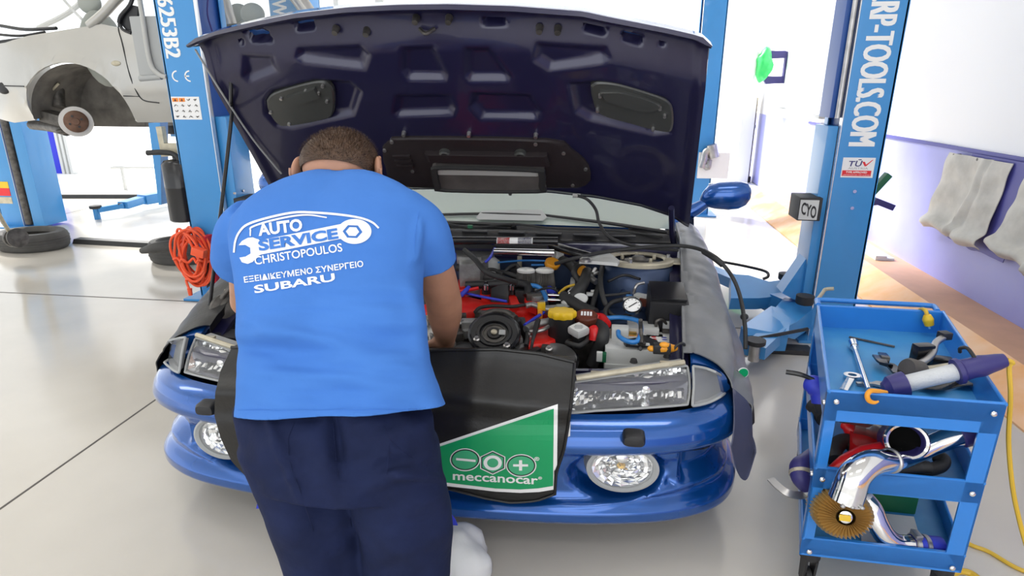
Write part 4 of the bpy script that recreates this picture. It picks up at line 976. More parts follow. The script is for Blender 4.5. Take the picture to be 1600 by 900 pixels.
# right arm (photo right)
SH = PY(645, 350, 1.83); SL = PY(676, 412, 1.89); EL = PY(694, 472, 2.02); WR = PY(696, 524, 2.17); HD = PY(686, 556, 2.27)
SHL = PY(392, 365, 1.86); ELL = PY(385, 470, 2.06); WRL = PY(452, 525, 2.24); HDL = PY(480, 548, 2.33)
HEAD = PY(531, 262, 1.985)
# ---- body: one continuous surface
m = torso(-.046, 3)
# neck and head
m.tube([PY(531, 305, 1.93), PY(531, 282, 1.965), PY(531, 262, 1.99)], [.075,.075,.075], 20, 6)
hm = Matrix.Rotation(math.radians(-32), 3, 'X')
m.ell(HEAD+Vector((0,.02,.0)), .122, .118, .112, 28, 18)
m.ell(HEAD+Vector((0,-.018,.012)), .120, .085, .098, 24, 14)
m.ell(HEAD+Vector((0,.085,-.055)), .088, .075, .085, 20, 12)                    # face, turned down
m.ell(HEAD+Vector((0,.135,-.105)), .055, .045, .045, 16, 10)                    # chin and jaw
m.ell(HEAD+Vector((0,.165,-.045)), .018, .03, .028, 12, 8)                      # nose
for sg in (1, -1): m.ell(HEAD+Vector((sg*.045,.148,-.012)), .028, .016, .012, 12, 8)  # brow
# arms
capsule(m, [SH, SL, EL], [.070,.063,.064]); capsule(m, [EL, EL.lerp(WR,.4), WR], [.064,.063,.043]); 
capsule(m, [SHL, SHL.lerp(ELL,.5), ELL], [.075,.066,.058]); capsule(m, [ELL, ELL.lerp(WRL,.35), WRL], [.060,.058,.040])
def hand(w, h, side):
    d = (h-w).normalized(); ac = d.cross(Vector((0,0,1))).normalized(); nn = ac.cross(d)
    pal = w+d*.055; m.ell(pal, .05, .06, .028, 18, 12, Matrix((ac, d, nn)).transposed())
    m.tube([w, w+d*.05], [.040,.042], 14, 2)
    for k, (o, L) in enumerate(((-.036,.068),(-.012,.078),(.012,.074),(.035,.060))):
        b = pal+ac*o*1.15+d*.045; k1 = b+d*L*.45-nn*.004; k2 = k1+d*L*.25-nn*L*.35; k3 = k2+d*L*.02-nn*L*.35
        m.tube([b-d*.02, b, k1, k2, k3], [.0115,.0115,.011,.010,.008], 10, 4); m.ell(k3, .0085, .0085, .0085, 10, 8)
    b = pal+ac*side*.042-d*.01; k1 = b+ac*side*.028+d*.03; k2 = k1+ac*side*.006+d*.032-nn*.018
    m.tube([b, k1, k2], [.016,.013,.010], 10, 4); m.ell(k2, .010, .010, .010, 10, 8)
hand(WR, HD, -1); hand(WRL, HDL, 1)
# pelvis, legs, feet (inside the trousers)
HIPZ = .93
LHIP, RHIP = PY(462, 690, 1.50), PY(598, 690, 1.50)
LX, RX = PY(516, 905, 1.45).x, PY(638, 905, 1.45).x
LKN, RKN = Vector((LX, 1.46, .50)), Vector((RX, 1.47, .50))
LAN, RAN = Vector((LX, 1.38, .10)), Vector((RX, 1.45, .10))
for hip, kn, an in ((LHIP,LKN,LAN),(RHIP,RKN,RAN)):
    capsule(m, [hip, hip.lerp(kn,.5), kn], [.11,.09,.065]); capsule(m, [kn, kn.lerp(an,.3), an], [.062,.062,.042])
    m.tube([an, an+Vector((0,.08,-.05)), an+Vector((0,.17,-.065))], [.045,.04,.03], 14, 3)
me = voxel(m.bm, .0075, 5)
body = link_mesh('body', me, 'skin', man, smooth=180)
# ears
for sg, px in ((-1, 465), (1, 591)):
    c = PY(px, 263, 1.975); m = MB()
    mt_ = Matrix.Rotation(sg*.35, 3, 'Z') @ Matrix.Rotation(-.45, 3, 'X')
    m.ell(c, .013, .026, .040, 14, 10, mt_); m.tube([c+mt_ @ Vector((sg*.006, math.sin(a)*.024, math.cos(a)*.037)) for a in [k*.5 for k in range(0, 10)]], .006, 8, 3)
    m.build('ear', 'skin', man, smooth=180)
# hair: a close cropped cap over the back and top of the head
m = MB(); m.ell(HEAD+Vector((0,.018,.006)), .127, .121, .117, 28, 18); m.ell(HEAD+Vector((0,-.020,.018)), .125, .088, .099, 24, 14)
me = voxel(m.bm, .007, 4); bm = bmesh.new(); bm.from_mesh(me)
cut = HEAD+Vector((0,0,-.004))
bmesh.ops.bisect_plane(bm, geom=bm.verts[:]+bm.edges[:]+bm.faces[:], plane_co=HEAD+Vector((0,-.03,-.018)), plane_no=Vector((0,.60,.80)), clear_inner=True)
bmesh.ops.bisect_plane(bm, geom=bm.verts[:]+bm.edges[:]+bm.faces[:], plane_co=HEAD+Vector((0,.115,.0)), plane_no=Vector((0,-.8,.6)), clear_inner=True)
bm.to_mesh(me); bm.free(); hair = link_mesh('hair', me, 'hair', man, smooth=180)
# short stubble of hair tips on the cap
m = MB(); rnd = random.Random(5); me_h = hair.data; vs = [(v.co.copy(), v.normal.copy()) for v in me_h.vertices]
for k in range(5200):
    c, n = vs[rnd.randrange(len(vs))]; c = c+OFF['person']; d = (n*1.0+Vector((rnd.uniform(-.35,.35), rnd.uniform(-.35,.35), rnd.uniform(-.1,.4)))).normalized()
    L = rnd.uniform(.006, .013)*(1.25 if n.z > .3 else .7); s_ = Vector((-d.y, d.x, 0)).normalized()*.0011 if abs(d.z) < .99 else Vector((.0011,0,0))
    a, b, e = m.V(c-s_), m.V(c+s_), m.V(c+d*L); m.face([a, b, e])
o = m.build('hair_tips', 'hair', hair, smooth=0, recalc=False); o['kind'] = 'stuff'
m = MB(); ch = [PY(x, y, 1.925-.02*abs(x-531)/60) for x, y in ((474,271),(490,267),(510,266),(531,267),(552,268),(572,270),(586,273))]
m.tube(ch, .0042, 6, 6); m.build('neck_chain', 'gilt', man)
# ---- t-shirt
m = torso(0.0)
capsule_pts = [PY(630, 338, 1.84), PY(660, 365, 1.855), PY(679, 430, 1.90)]
m.tube(capsule_pts, [.088,.088,.080], 24, 8); m.ell(capsule_pts[0], .088, .088, .088, 18, 12)
cpl = [PY(405, 350, 1.86), PY(386, 372, 1.88), PY(376, 410, 1.95)]
m.tube(cpl, [.10,.105,.10], 24, 8)
me = voxel(m.bm, .009, 10, fac=.5)
bm = bmesh.new(); bm.from_mesh(me)
# trim the sleeve and the hem to clean edges
sl_ax = (capsule_pts[2]-capsule_pts[1]).normalized(); slc = PY(676, 413, 1.88)
def trim(co, no, test):
    g = [f for f in bm.faces if test(f.calc_center_median())]
    ge = list(set(e for f in g for e in f.edges)); gv = list(set(v for f in g for v in f.verts))
    r = bmesh.ops.bisect_plane(bm, geom=g+ge+gv, plane_co=co, plane_no=no)
    dead = [f for f in bm.faces if test(f.calc_center_median()) and (f.calc_center_median()-co).dot(no) > 0]
    bmesh.ops.delete(bm, geom=dead, context='FACES')
trim(slc, sl_ax, lambda c: (c-slc).length < .17 and c.x > PY(650, 410, 1.80).x)
hem = PY(525, 652, 1.40); 
h1, h2, h3 = PY(362, 650, 1.45), PY(689, 637, 1.45), PY(530, 655, 1.315); hn = (h2-h1).cross(h3-h1).normalized(); hn = -hn if hn.z > 0 else hn
trim(h1, hn, lambda c: c.z < 1.12)
# folds of the cloth
def folds(p):
    px, py, d = proj(p); f = 0
    n1 = noise.noise(Vector((px*.006+3, py*.028-px*.006, 1.7))); n2 = noise.noise(Vector((px*.010-py*.004, py*.05, 5.1)))
    k = sstep(420, 540, py); f += .010*n1*(.35+.9*k)+.0045*n2*(.3+k)
    f += .010*math.exp(-((py-500-.22*(px-380))/14)**2)*sstep(352, 400, px)*(1-sstep(430, 560, px))
    f += .008*math.exp(-((py-522-.12*(px-420))/12)**2)*sstep(390, 430, px)*(1-sstep(500, 600, px))
    f -= .008*math.exp(-((py-545)/10)**2)*(1-sstep(480, 560, px))
    f += .010*math.exp(-(((px-640)-.25*(py-440))/16)**2)*sstep(420, 470, py)*(1-sstep(540, 600, py))
    f += .007*math.exp(-(((px-655)+.10*(py-340))/8)**2)*sstep(330, 360, py)*(1-sstep(400, 420, py))
    f += .012*math.sin(px*.045+.7)*sstep(600, 650, py)*.5
    return f
bm.normal_update()
for v in bm.verts: v.co += v.normal*folds(v.co)*3.0*max(.12, v.normal.dot((EYE-v.co).normalized()))
bmesh.ops.smooth_vert(bm, verts=bm.verts[:], factor=.3, use_axis_x=True, use_axis_y=True, use_axis_z=True)
bm.to_mesh(me); bm.free()
shirt = link_mesh('t_shirt', me, 'shirt', man, smooth=180)
sd_ = shirt.modifiers.new('cloth', 'SOLIDIFY'); sd_.thickness = .004; sd_.offset = -1
bms = bmesh.new(); bms.from_mesh(shirt.data); bms.transform(Matrix.Translation(OFF['person'])); SBVH = BVHTree.FromBMesh(bms)
# collar rib and hem stitching
def on_shirt(px, py, lift=.003):
    r = ray(px, py); hit = SBVH.ray_cast(EYE, r.normalized())
    if hit[0] is None: return PY(px, py, 1.75)
    n = hit[1]; n = n if n.dot(r) < 0 else -n
    return hit[0]+n*lift
m = MB(); m.tube([PY(x, y, 1.93) for x, y in ((468,279),(485,273),(510,270.5),(540,270.5),(570,273),(595,279))], .007, 8, 6); m.build('collar_rib', 'shirt', man)
m = MB(); m.tube([on_shirt(x, 640+.5*math.sin(x), .0008) for x in range(372, 680, 14)], .0012, 5, 2); m.build('hem_seam', 'shirt', shirt)
m = MB(); m.tube([on_shirt(x, y, .0008) for x, y in ((657,312),(654,335),(650,360),(648,385),(648,408))], .0014, 5, 3); m.build('sleeve_seam', 'shirt', shirt)
# ---- print on the back: laid out on the cloth itself (u to the right, v up), then pressed onto it
def K3(x, y): return 330+x/3.1025, 190+y/3.1025
def cloth(x, y): return on_shirt(x, -y, .0022)              # pixels of the photograph, y up
def press(bm, nm, mt='print', step=5.0):
    dice(bm, step); return place_bm(bm, cloth, nm, mt, shirt)
def flip(loop): return [(x, -y) for x, y in loop]
def line_poly(pts, w0, w1=None):
    P = spline([(x, y, 0) for x, y in pts], 6); w1 = w1 or w0; L, R = [], []
    for i, p in enumerate(P):
        t = (P[min(i+1, len(P)-1)]-P[max(i-1, 0)]).normalized(); n = Vector((-t.y, t.x, 0)); k = i/(len(P)-1); w_ = (w0+(w1-w0)*math.sin(k*PI))
        L.append((p.x+n.x*w_/2, p.y+n.y*w_/2)); R.append((p.x-n.x*w_/2, p.y-n.y*w_/2))
    return L+R[::-1]
press(poly_bm([[flip([K3(*q) for q in line_poly([(113,635),(120,580),(140,535),(178,500),(270,470),(400,443),(500,443),(620,452),(720,468),(780,490),(812,518)], 9, 11)])]]), 'roof_line')
press(poly_bm([[flip([K3(*q) for q in line_poly([(192,556),(193,530),(200,512),(280,485),(400,460),(480,455),(562,467)], 6, 9)])]]), 'window_line')
# spanner: shank with lettering left open, jaw on the left, ring with a hexagon on the right
def rot2(c, a, p): return c[0]+math.cos(a)*p[0]-math.sin(a)*p[1], c[1]+math.sin(a)*p[0]+math.cos(a)*p[1]
ang = -math.atan2(62, 420)
shank = [K3(*q) for q in ((225,580),(632,498),(640,568),(240,646))]
ring_ = [K3(695+82*math.cos(t), 534+60*math.sin(t)) for t in [2*PI*i/48 for i in range(48)]]
hexa = [K3(686+48*math.cos(t+.05), 535+35*math.sin(t+.05)) for t in [PI/3*i for i in range(6)]]
jaw = [K3(*q) for q in ((232,572),(222,570),(205,563),(180,565),(152,580),(136,600),(168,598),(192,612),(194,640),(170,655),(140,660),(152,682),(180,690),(205,680),(225,655),(245,645),(250,600))]
press(poly_bm([[flip(ring_), flip(hexa)]]), 'spanner_ring')
press(poly_bm([[flip([K3(686+32*math.cos(t+.05), 535+24*math.sin(t+.05)) for t in [PI/3*i for i in range(6)]])]]), 'hexagon')
press(poly_bm([[flip(jaw)]]), 'spanner_jaw')
press(poly_bm([[flip(shank)]]), 'spanner_shank')
def letter(s, c, size, ang, bold, nm, mt='print', sx=1.333, sh=0.0, lift=None, width=None):
    bm = text_mesh(s, size, bold, sh, sx)
    if width:
        xs = [v.co.x for v in bm.verts]; k = width/(max(xs)-min(xs))
        for v in bm.verts: v.co.x *= k
    ca, sa = math.cos(ang), math.sin(ang)
    for v in bm.verts: v.co = Vector((c[0]+v.co.x*ca-v.co.y*sa, -c[1]+v.co.x*sa+v.co.y*ca, 0))
    if lift:
        dice(bm, 5.0); return place_bm(bm, lambda x, y: on_shirt(x, -y, lift), nm, mt, shirt)
    return press(bm, nm, mt)
letter('AUTO', K3(338, 517), 25, .125, .9, 'lettering', width=69)
letter('SERVICE', K3(425, 577), 21.5, .155, .9, 'lettering', 'shirt', width=125, lift=.0042)
letter('CHRISTOPOULOS', K3(424, 645), 18, .155, .25, 'lettering', width=138)
letter('ΕΞΕΙΔΙΚΕΥΜΕΝΟ ΣΥΝΕΡΓΕΙΟ', K3(449, 731), 12.6, .135, .25, 'lettering', width=187)
letter('SUBARU', K3(407, 787), 16.5, .155, .45, 'lettering', width=127)
# ---- trousers
def leg(rows, n=40):
    m = MB(); R = []
    for c, rx, ry in rows:
        R.append([m.V(Vector(c)+Vector((math.cos(2*PI*i/n)*rx, math.sin(2*PI*i/n)*ry, 0))) for i in range(n)])
    for a, b in zip(R, R[1:]): m.bridge(a, b)
    m.cap(R[0]); m.cap(R[-1], True); return m
def legrow(l, r, py, y, ry):
    a, b = PY(l, py, y), PY(r, py, y); return ((a+b)/2, (b.x-a.x)/2, ry)
m = leg([(PY(530,600,1.53),.20,.125), legrow(369,676,640,1.50,.150), legrow(375,678,668,1.475,.160), legrow(385,682,700,1.455,.168), legrow(397,688,740,1.45,.165)])
mm = leg([legrow(380,545,690,1.47,.150), legrow(400,553,740,1.46,.140), legrow(420,561,790,1.455,.132), legrow(440,570,850,1.455,.122), legrow(456,577,905,1.45,.112),
          ((LX+.003,1.43,.38),.098,.105), ((LX,1.40,.22),.096,.10), ((LX,1.38,.06),.105,.115)])
mr_ = leg([legrow(535,683,690,1.47,.150), legrow(548,691,740,1.46,.140), legrow(554,703,790,1.455,.130), legrow(566,705,830,1.455,.122), legrow(573,702,905,1.45,.110),
          ((RX,1.46,.38),.098,.105), ((RX,1.45,.22),.096,.10), ((RX,1.45,.06),.105,.115)])
for q in (mm, mr_):
    t_ = bpy.data.meshes.new('t'); q.bm.to_mesh(t_); q.bm.free(); m.bm.from_mesh(t_); bpy.data.meshes.remove(t_)
me = voxel(m.bm, .008, 8)
bm = bmesh.new(); bm.from_mesh(me); bm.normal_update()
for v in bm.verts:
    px, py, d = proj(v.co)
    f = .010*noise.noise(Vector((px*.012, py*.016-px*.012, 2.2)))+.006*noise.noise(Vector((px*.02+py*.02, py*.03, 7.7)))
    f += .010*math.exp(-((py-735-.10*(px-560))/8)**2)*sstep(590, 620, px)+.007*math.exp(-(((px-430)-.35*(py-680))/9)**2)*(1-sstep(760, 800, py))
    f -= .012*math.exp(-(((px-520)-.12*(py-660))/10)**2)*(1-sstep(700, 780, py))
    v.co += v.normal*f*2.6*max(.12, v.normal.dot((EYE-v.co).normalized()))
bm.to_mesh(me); bm.free(); tr = link_mesh('trousers', me, 'trouser', man, smooth=180)
bmt = bmesh.new(); bmt.from_mesh(tr.data); bmt.transform(Matrix.Translation(OFF['person'])); TBVH = BVHTree.FromBMesh(bmt)
def on_tr(px, py, lift=.0012):
    r = ray(px, py); h = TBVH.ray_cast(EYE, r.normalized())
    return h[0]-r.normalized()*lift if h[0] is not None else PY(px, py, 1.33)
for pts in (((600,665),(612,690),(640,712),(668,728)), ((612,668),(608,700),(604,740)), ((604,740),(640,752),(680,748)), ((460,660),(450,690),(455,730),(470,770),(490,830)), ((520,658),(524,700),(528,740),(545,790))):
    m = MB(); m.tube([on_tr(*q) for q in pts], .0012, 5, 5); m.build('seam', 'trouser', tr)
# work shoes
for an in (Vector((LX,1.38,0)), Vector((RX,1.45,0))):
    m = MB(); m.ell(an+Vector((0,.07,.05)), .065, .15, .05, 20, 12); m.ell(an+Vector((0,0,.07)), .055, .075, .07, 16, 10)
    me = voxel(m.bm, .008, 3); bm = bmesh.new(); bm.from_mesh(me)
    for v in bm.verts: v.co.z = max(v.co.z, .001)
    bm.to_mesh(me); bm.free(); link_mesh('shoe', me, 'black', man, smooth=60)
# blue apron hanging in front of him, seen on both sides of his legs
m = MB()
ax0, ax1, az = PY(397, 790, 1.66).x, PY(712, 790, 1.66).x, PY(397, 797, 1.66).z
def apr(u, v):
    k = 1-.16*sstep(0, .2, v)-.15*v; x = (ax0+ax1)/2+(u-.5)*(ax1-ax0)*k; return Vector((x, 1.668+.010*math.sin(u*14), az+v*.60))
m.sheet(apr, 40, 24, (0, .003, 0))
m.build('apron', 'royal', man)
# ================================================================== covers laid over the car
XA, YA, ZA = Vector((1,0,0)), Vector((0,1,0)), Vector((0,0,1))
# black nose cover with the green sign
def cov(px, py, off=0.0): return PS(px, py, lambda p: p.y-(yplan(p.x-CX)-.085-off))
cover = thing('bumper_cover', 'black padded cover with a green sign draped over the nose of the blue car', 'car cover', (CX, 1.92, .2))
LE = [(362,543),(345,572),(336,612),(335,650),(345,690),(362,722),(396,757)]
RE = [(897,566),(895,600),(891,640),(886,690),(880,735),(868,771),(866,773)]
BOT = [(396,757),(470,760),(560,762),(640,763),(705,764),(760,778),(800,785),(840,782),(868,772)]
def front(u, v):
    a = interp([(i/6, q[0]) for i, q in enumerate(LE)], v); b = interp([(i/6, q[0]) for i, q in enumerate(RE)], v)
    px = a+(b-a)*u
    y0 = interp([(0,543),(.55,549),(.63,547),(.78,546),(.90,553),(1,566)], u); y1 = interp([((x-396)/472, y) for x, y in BOT], u)
    py = y0+(y1-y0)*v
    off = .010*math.sin(u*9+1)*math.sin(v*PI)+.020*math.sin(v*PI)-.10*sstep(.42, .0, v)*1.0
    off += .012*math.exp(-((v-.32-.05*u)/.07)**2)-.014*math.exp(-((v-.45)/.08)**2)+.008*math.exp(-((u-.72)/.03)**2)*(1-v)
    return cov(px, py, off)
def nrm_of(f, u, v, e=.01):
    a = f(min(u+e, 1), v)-f(max(u-e, 0), v); b = f(u, min(v+e, 1))-f(u, max(v-e, 0)); return a.cross(b).normalized()
fcache = {}
m = MB()
def th(u, v):
    n = nrm_of(front, u, v); return (-n if n.y < 0 else n)*.008
m.sheet(front, 80, 40, th); fr = m.build('front_sheet', 'cover', cover, smooth=60)
# the top sheet runs back over the slam panel into the bay
def topsh(u, v):
    p = front(u, 0); q = Vector((p.x, p.y+.24, p.z+.0)); q.z = .735+.008*math.sin(u*12)
    mid = p.lerp(q, v); mid.z += .012*math.sin(v*PI); return mid
m = MB(); m.sheet(topsh, 60, 8, (0, 0, -.006)); m.build('top_sheet', 'cover', cover, smooth=60)
m = MB(); m.tube([front(k/40, 0)+Vector((0,-.001,.001)) for k in range(41)], .007, 8, 1); m.build('edge_roll', 'cover', cover)
m = MB(); m.tube([front(1, k/20)+Vector((.002,-.002,0)) for k in range(21)], .006, 8, 1); m.tube([front(1-k/40, 1)+Vector((0,-.002,0)) for k in range(41)], .005, 8, 1); m.build('edge_binding', 'cover', cover)
bmc = bmesh.new(); bmc.from_mesh(fr.data); bmc.transform(Matrix.Translation(OFF[cover.name])); CBVH = BVHTree.FromBMesh(bmc)
def on_cover(px, py, lift):
    r = ray(px, py); h = CBVH.ray_cast(EYE, r.normalized())
    return (h[0] if h[0] is not None else cov(px, py, 0))-r.normalized()*lift
def cpress(bm, nm, mt, lift, step=8.0):
    dice(bm, step); return place_bm(bm, lambda x, y: on_cover(x, -y, lift), nm, mt, fr)
def K5(x, y): return 660+x/3.0769, 540+y/3.0769
sgn = [K5(*q) for q in ((-40,518),(64,478),(651,281),(646,690),(560,704),(470,708),(350,702),(250,690),(120,676),(-40,655))]
grn = [K5(*q) for q in ((-40,530),(70,490),(632,303),(628,675),(560,686),(470,692),(350,687),(250,675),(125,660),(-40,640))]
cpress(poly_bm([[flip(sgn)]]), 'sign_border', 'white', .0025); cpress(poly_bm([[flip(grn)]]), 'sign_panel', 'green', .0045)
M['mgreen'] = mat('emblem_green', (.05, .42, .20), .4)
def ecirc(cx, cy, rx, ry, n=40): return [K5(cx+rx*math.cos(2*PI*i/n), cy+ry*math.sin(2*PI*i/n)) for i in range(n)]
def ehex(cx, cy, rx, ry): return [K5(cx+rx*math.sin(PI/3*i), cy-ry*math.cos(PI/3*i)) for i in range(6)]
for (cx, cy, kind) in ((205,549,0),(475,577,0),(338,563,1)):
    f = ehex if kind else ecirc
    k = 1.0
    cpress(poly_bm([[flip(f(cx, cy, 73 if not kind else 70, 55 if not kind else 58))]]), 'emblem_rim', 'white', .006)
    cpress(poly_bm([[flip(f(cx, cy, 68 if not kind else 64, 50 if not kind else 53))]]), 'emblem_ring', 'black', .0075)
    cpress(poly_bm([[flip(f(cx, cy, 62 if not kind else 58, 45 if not kind else 48))]]), 'emblem_disc', 'mgreen', .009)
def bar(cx, cy, w_, h_): return flip([K5(cx-w_/2, cy-h_/2), K5(cx+w_/2, cy-h_/2), K5(cx+w_/2, cy+h_/2), K5(cx-w_/2, cy+h_/2)])
cpress(poly_bm([[flip([K5(*q) for q in ((162,540),(256,549),(256,560),(162,551))])]]), 'emblem_minus', 'white', .0105)
cpress(poly_bm([[bar(472,576,72,11)], [bar(472,576,15,50)]]), 'emblem_plus', 'white', .0105)
cpress(poly_bm([[flip(ecirc(338, 564, 44, 36)), flip(ecirc(338, 564, 27, 22))]]), 'emblem_nut', 'white', .0105)
bm = text_mesh('meccanocar', 19, .35, 0, 1.333); xs = [v.co.x for v in bm.verts]; k = 133/(max(xs)-min(xs)); cx, cy = K5(348, 638)
for v in bm.verts: v.co = Vector((cx+v.co.x*k, -cy+v.co.y-(v.co.x*k)*.055-.0, 0))
cpress(bm, 'sign_lettering', 'white', .0065, 6)
bm = text_mesh('®', 8, .1, 0, 1.333); cx, cy = K5(550, 546)
for v in bm.verts: v.co = Vector((cx+v.co.x, -cy+v.co.y, 0))
cpress(bm, 'registered_mark', 'white', .0065); 
bm = text_mesh('®', 6, .1, 0, 1.333); cx, cy = K5(566, 638)
for v in bm.verts: v.co = Vector((cx+v.co.x, -cy+v.co.y, 0))
cpress(bm, 'registered_mark', 'white', .0065)
cpress(poly_bm([[flip([K5(*q) for q in ((697,372),(712,365),(710,435),(698,440))])]]), 'care_label', 'white', .003)

# grey wing covers on both front fenders
def wing_cover(sg, name, label):
    cv = thing(name, label, 'car cover', (CX+sg*1.18, 2.8, .5))
    def f(u, v):
        y0 = 2.35-.07*sstep(.1,.45,v)-.03*v; y = y0+u*(3.67-y0)
        zt = ftop(y); xi, xo = fin(y)-.03, fout(y)+.018; lo = .46-.10*u if sg > 0 else .52-.08*u
        wv = .010*noise.noise(Vector((y*5, v*4, sg*3)))+.006*noise.noise(Vector((y*14, v*9, 1)))
        if v < .10: k = v/.10; return Vector((CX+sg*xi, y, zt-.02+k*.028+wv))
        if v < .48:
            k = (v-.10)/.38; a = k*PI/2; return Vector((CX+sg*(xi+(xo-xi)*math.sin(a)), y, zt+.012+wv-(1-math.cos(a))*.10*min(1, (zt-.6)/.15)))
        k = (v-.48)/.52; z0 = zt+.012-.10*min(1, (zt-.6)/.15)
        return Vector((CX+sg*(xo+.03*math.sin(k*PI*.7)+(.055 if sg > 0 else .012)*sstep(0, .45, k)*(1-.6*u)+wv*1.5*k), y, z0+(lo-z0)*k+wv))
    m = MB(); m.sheet(f, 70, 40, lambda u, v: (lambda n: n*.005 if n.x*sg > 0 or n.z > .2 else n*-.005)(nrm_of(f, u, v))); m.build('cover_sheet', 'fcover' if sg > 0 else 'cover', cv, smooth=60)
    return cv, f
cv, wf = wing_cover(1, 'fender_cover', 'grey vinyl cover draped over the wing below the blue door mirror')
def flap(top, bot, nm, mt, sag):
    T = spline([wf(*q) for q in top], 4); B = spline([PY(*q) for q in bot], 4)
    def at(P, k): x = k*(len(P)-1); i = min(int(x), len(P)-2); return P[i].lerp(P[i+1], x-i)
    def f(u, v):
        p = at(T, u).lerp(at(B, u), v); return p+Vector((.006, -.004, 0))+Vector((.5, -.8, 0))*sag*math.sin(v*PI*.6)
    m = MB(); m.sheet(f, 16, 20, (-.004, .004, 0)); return m.build(nm, mt, cv, smooth=60)

flap([(0,.50),(0,.64),(0,.80),(.02,.97)], [(1131,690,2.09),(1140,727,2.09),(1154,742,2.11),(1169,700,2.16)], 'hanging_flap', 'flap', .035)
bf = flap([(.10,.50),(.14,.62),(.20,.74)], [(1153,652,2.40),(1160,664,2.42),(1169,655,2.45)], 'black_flap', 'black', .03)
bb = bmesh.new(); bb.from_mesh(bf.data); bb.transform(Matrix.Translation(OFF[cv.name])); FB = BVHTree.FromBMesh(bb)
h_ = min((v.co.copy() for v in bb.verts), key=lambda q: (proj(q)[0]-1162)**2+(proj(q)[1]-575)**2); nb = Vector((.35, -.9, .25)).normalized(); ab = nb.cross(ZA).normalized()*-1; ub = nb.cross(ab)*-1
c = h_+nb*.006
place_bm(poly_bm([[circ(0,0,.026,.022)]]), frame_fn(c, ab, ub), 'badge', 'white', cv, th=nb*.002); place_bm(poly_bm([[circ(0,0,.022,.018)]]), frame_fn(c+nb*.003, ab, ub), 'badge_disc', 'green', cv, th=nb*.002)
cv2, wf2 = wing_cover(-1, 'fender_cover', 'black vinyl cover over the wing at the left of the mechanic')
# black hose lying across the bay and over the right wing cover
m = MB()
hp_ = [PZ(868,412,.90), PZ(905,402,.96), PZ(950,393,.97), PZ(1010,386,.985), PZ(1060,384,.985), PZ(1092,389,.99)]
hp_ += [PZ(1112,400,.985), PZ(1132,416,.95), PZ(1148,440,.88), PZ(1158,470,.81), PZ(1164,510,.74), PZ(1165,545,.66)]
m.tube(hp_, .0095, 10, 8); hz = m.build('rubber_hose', 'rubber', base=hp_[0], smooth=60)
tag(hz, 'long thin black hose trailing from the engine bay across the grey wing cover', 'hose')
m = MB(); m.tube([p+Vector((0,0,.0)) for p in (PZ(1100,393,.99), PZ(1115,402,.982), PZ(1130,414,.955))], .015, 10, 5); m.build('hose_sleeve', 'black', hz); c = PZ(1163,495,.765); m = MB(); m.ell(c, .018, .014, .016); m.build('hose_clip', 'black', hz)
# ================================================================== vehicle lifts
def lettering(s, size, o, ax, ay, nm, mt, par, bold=0.0, width=None, height=None, th=None, shear=0.0):
    bm = text_mesh(s, size, 0 if size > .15 else bold, shear)
    xs = [v.co.x for v in bm.verts]; ys = [v.co.y for v in bm.verts]; kx = width/(max(xs)-min(xs)) if width else 1; ky = height/(max(ys)-min(ys)) if height else 1
    cx, cy = (max(xs)+min(xs))/2, (max(ys)+min(ys))/2
    for v in bm.verts: v.co.x = (v.co.x-cx)*kx; v.co.y = (v.co.y-cy)*ky
    if size > .15 and bold:                                   # heavy face: the outline thickened by two shifted strokes
        geo = bm.verts[:]+bm.edges[:]+bm.faces[:]
        for k, (dx, dy) in enumerate(((bold, 0), (-bold, 0))):
            r = bmesh.ops.duplicate(bm, geom=geo)
            for g in r['geom']:
                if isinstance(g, bmesh.types.BMVert): g.co.x += dx*1.2; g.co.z -= .0006*(k+1)
    nz = Vector(ax).cross(Vector(ay)).normalized(); o = Vector(o); ax = Vector(ax); ay = Vector(ay)
    for v in bm.verts: v.co = o+ax*v.co.x+ay*v.co.y+nz*v.co.z
    me = bpy.data.meshes.new(nm); bm.to_mesh(me); bm.free(); return link_mesh(nm, me, mt, par, smooth=0)
def onf(px, py, yf): return PY(px, py, yf)
HT = 3.6
def column(x0, x1, y0, side, label, depth=.34, name='lift_column', HT=HT):
    """upright with its face on y0, from x0 to x1; side=+1: open channel to +x (the car bay on the right), -1 to the left"""
    t = thing(name, label, 'lift', ((x0+x1)/2, y0+depth/2, 0), 'uprights of the two-post lifts')
    m = MB(); xo = x1 if side < 0 else x0; xi = x0 if side < 0 else x1         # xo outer, xi inner (channel) side
    m.box((min(x0,x1), y0, .02), (max(x0,x1), y0+.02, HT), .006)                # face plate
    m.box((min(xo, xo+.02*side), y0, .02), (max(xo, xo+.02*side), y0+depth, HT), .004)
    m.box((min(x0,x1), y0+depth-.02, .02), (max(x0,x1), y0+depth, HT), .004)
    t1 = m.build('column', 'lift', t)
    m = MB(); m.box((min(xi, xi+.006*side), y0+.002, .02), (max(xi, xi+.006*side), y0+.05, HT), .002); m.build('face_flange', 'chrome_edge', t)
    m = MB(); m.box((min(xi, xi+.006*side), y0+depth-.07, .02), (max(xi, xi+.006*side), y0+depth, HT), .002); m.build('rear_flange', 'lift', t)
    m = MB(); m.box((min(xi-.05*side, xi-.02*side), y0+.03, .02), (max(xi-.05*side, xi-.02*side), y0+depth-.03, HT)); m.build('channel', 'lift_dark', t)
    m = MB(); m.box((min(x0,x1)-.10, y0-.10, 0), (max(x0,x1)+.10, y0+depth+.10, .02), .004); m.build('base_plate', 'lift', t)
    return t
M['chrome_edge'] = mat('bright_steel_edge', (.72, .74, .78), .25, metal=.7)
YR = 4.45
a = PY(1284, 400, YR); b = PY(1351, 400, YR); RX0, RX1 = a.x, b.x
colR = column(RX0, RX1, YR, -1, 'blue lift upright with white lettering running down it, beside the lavender wall')
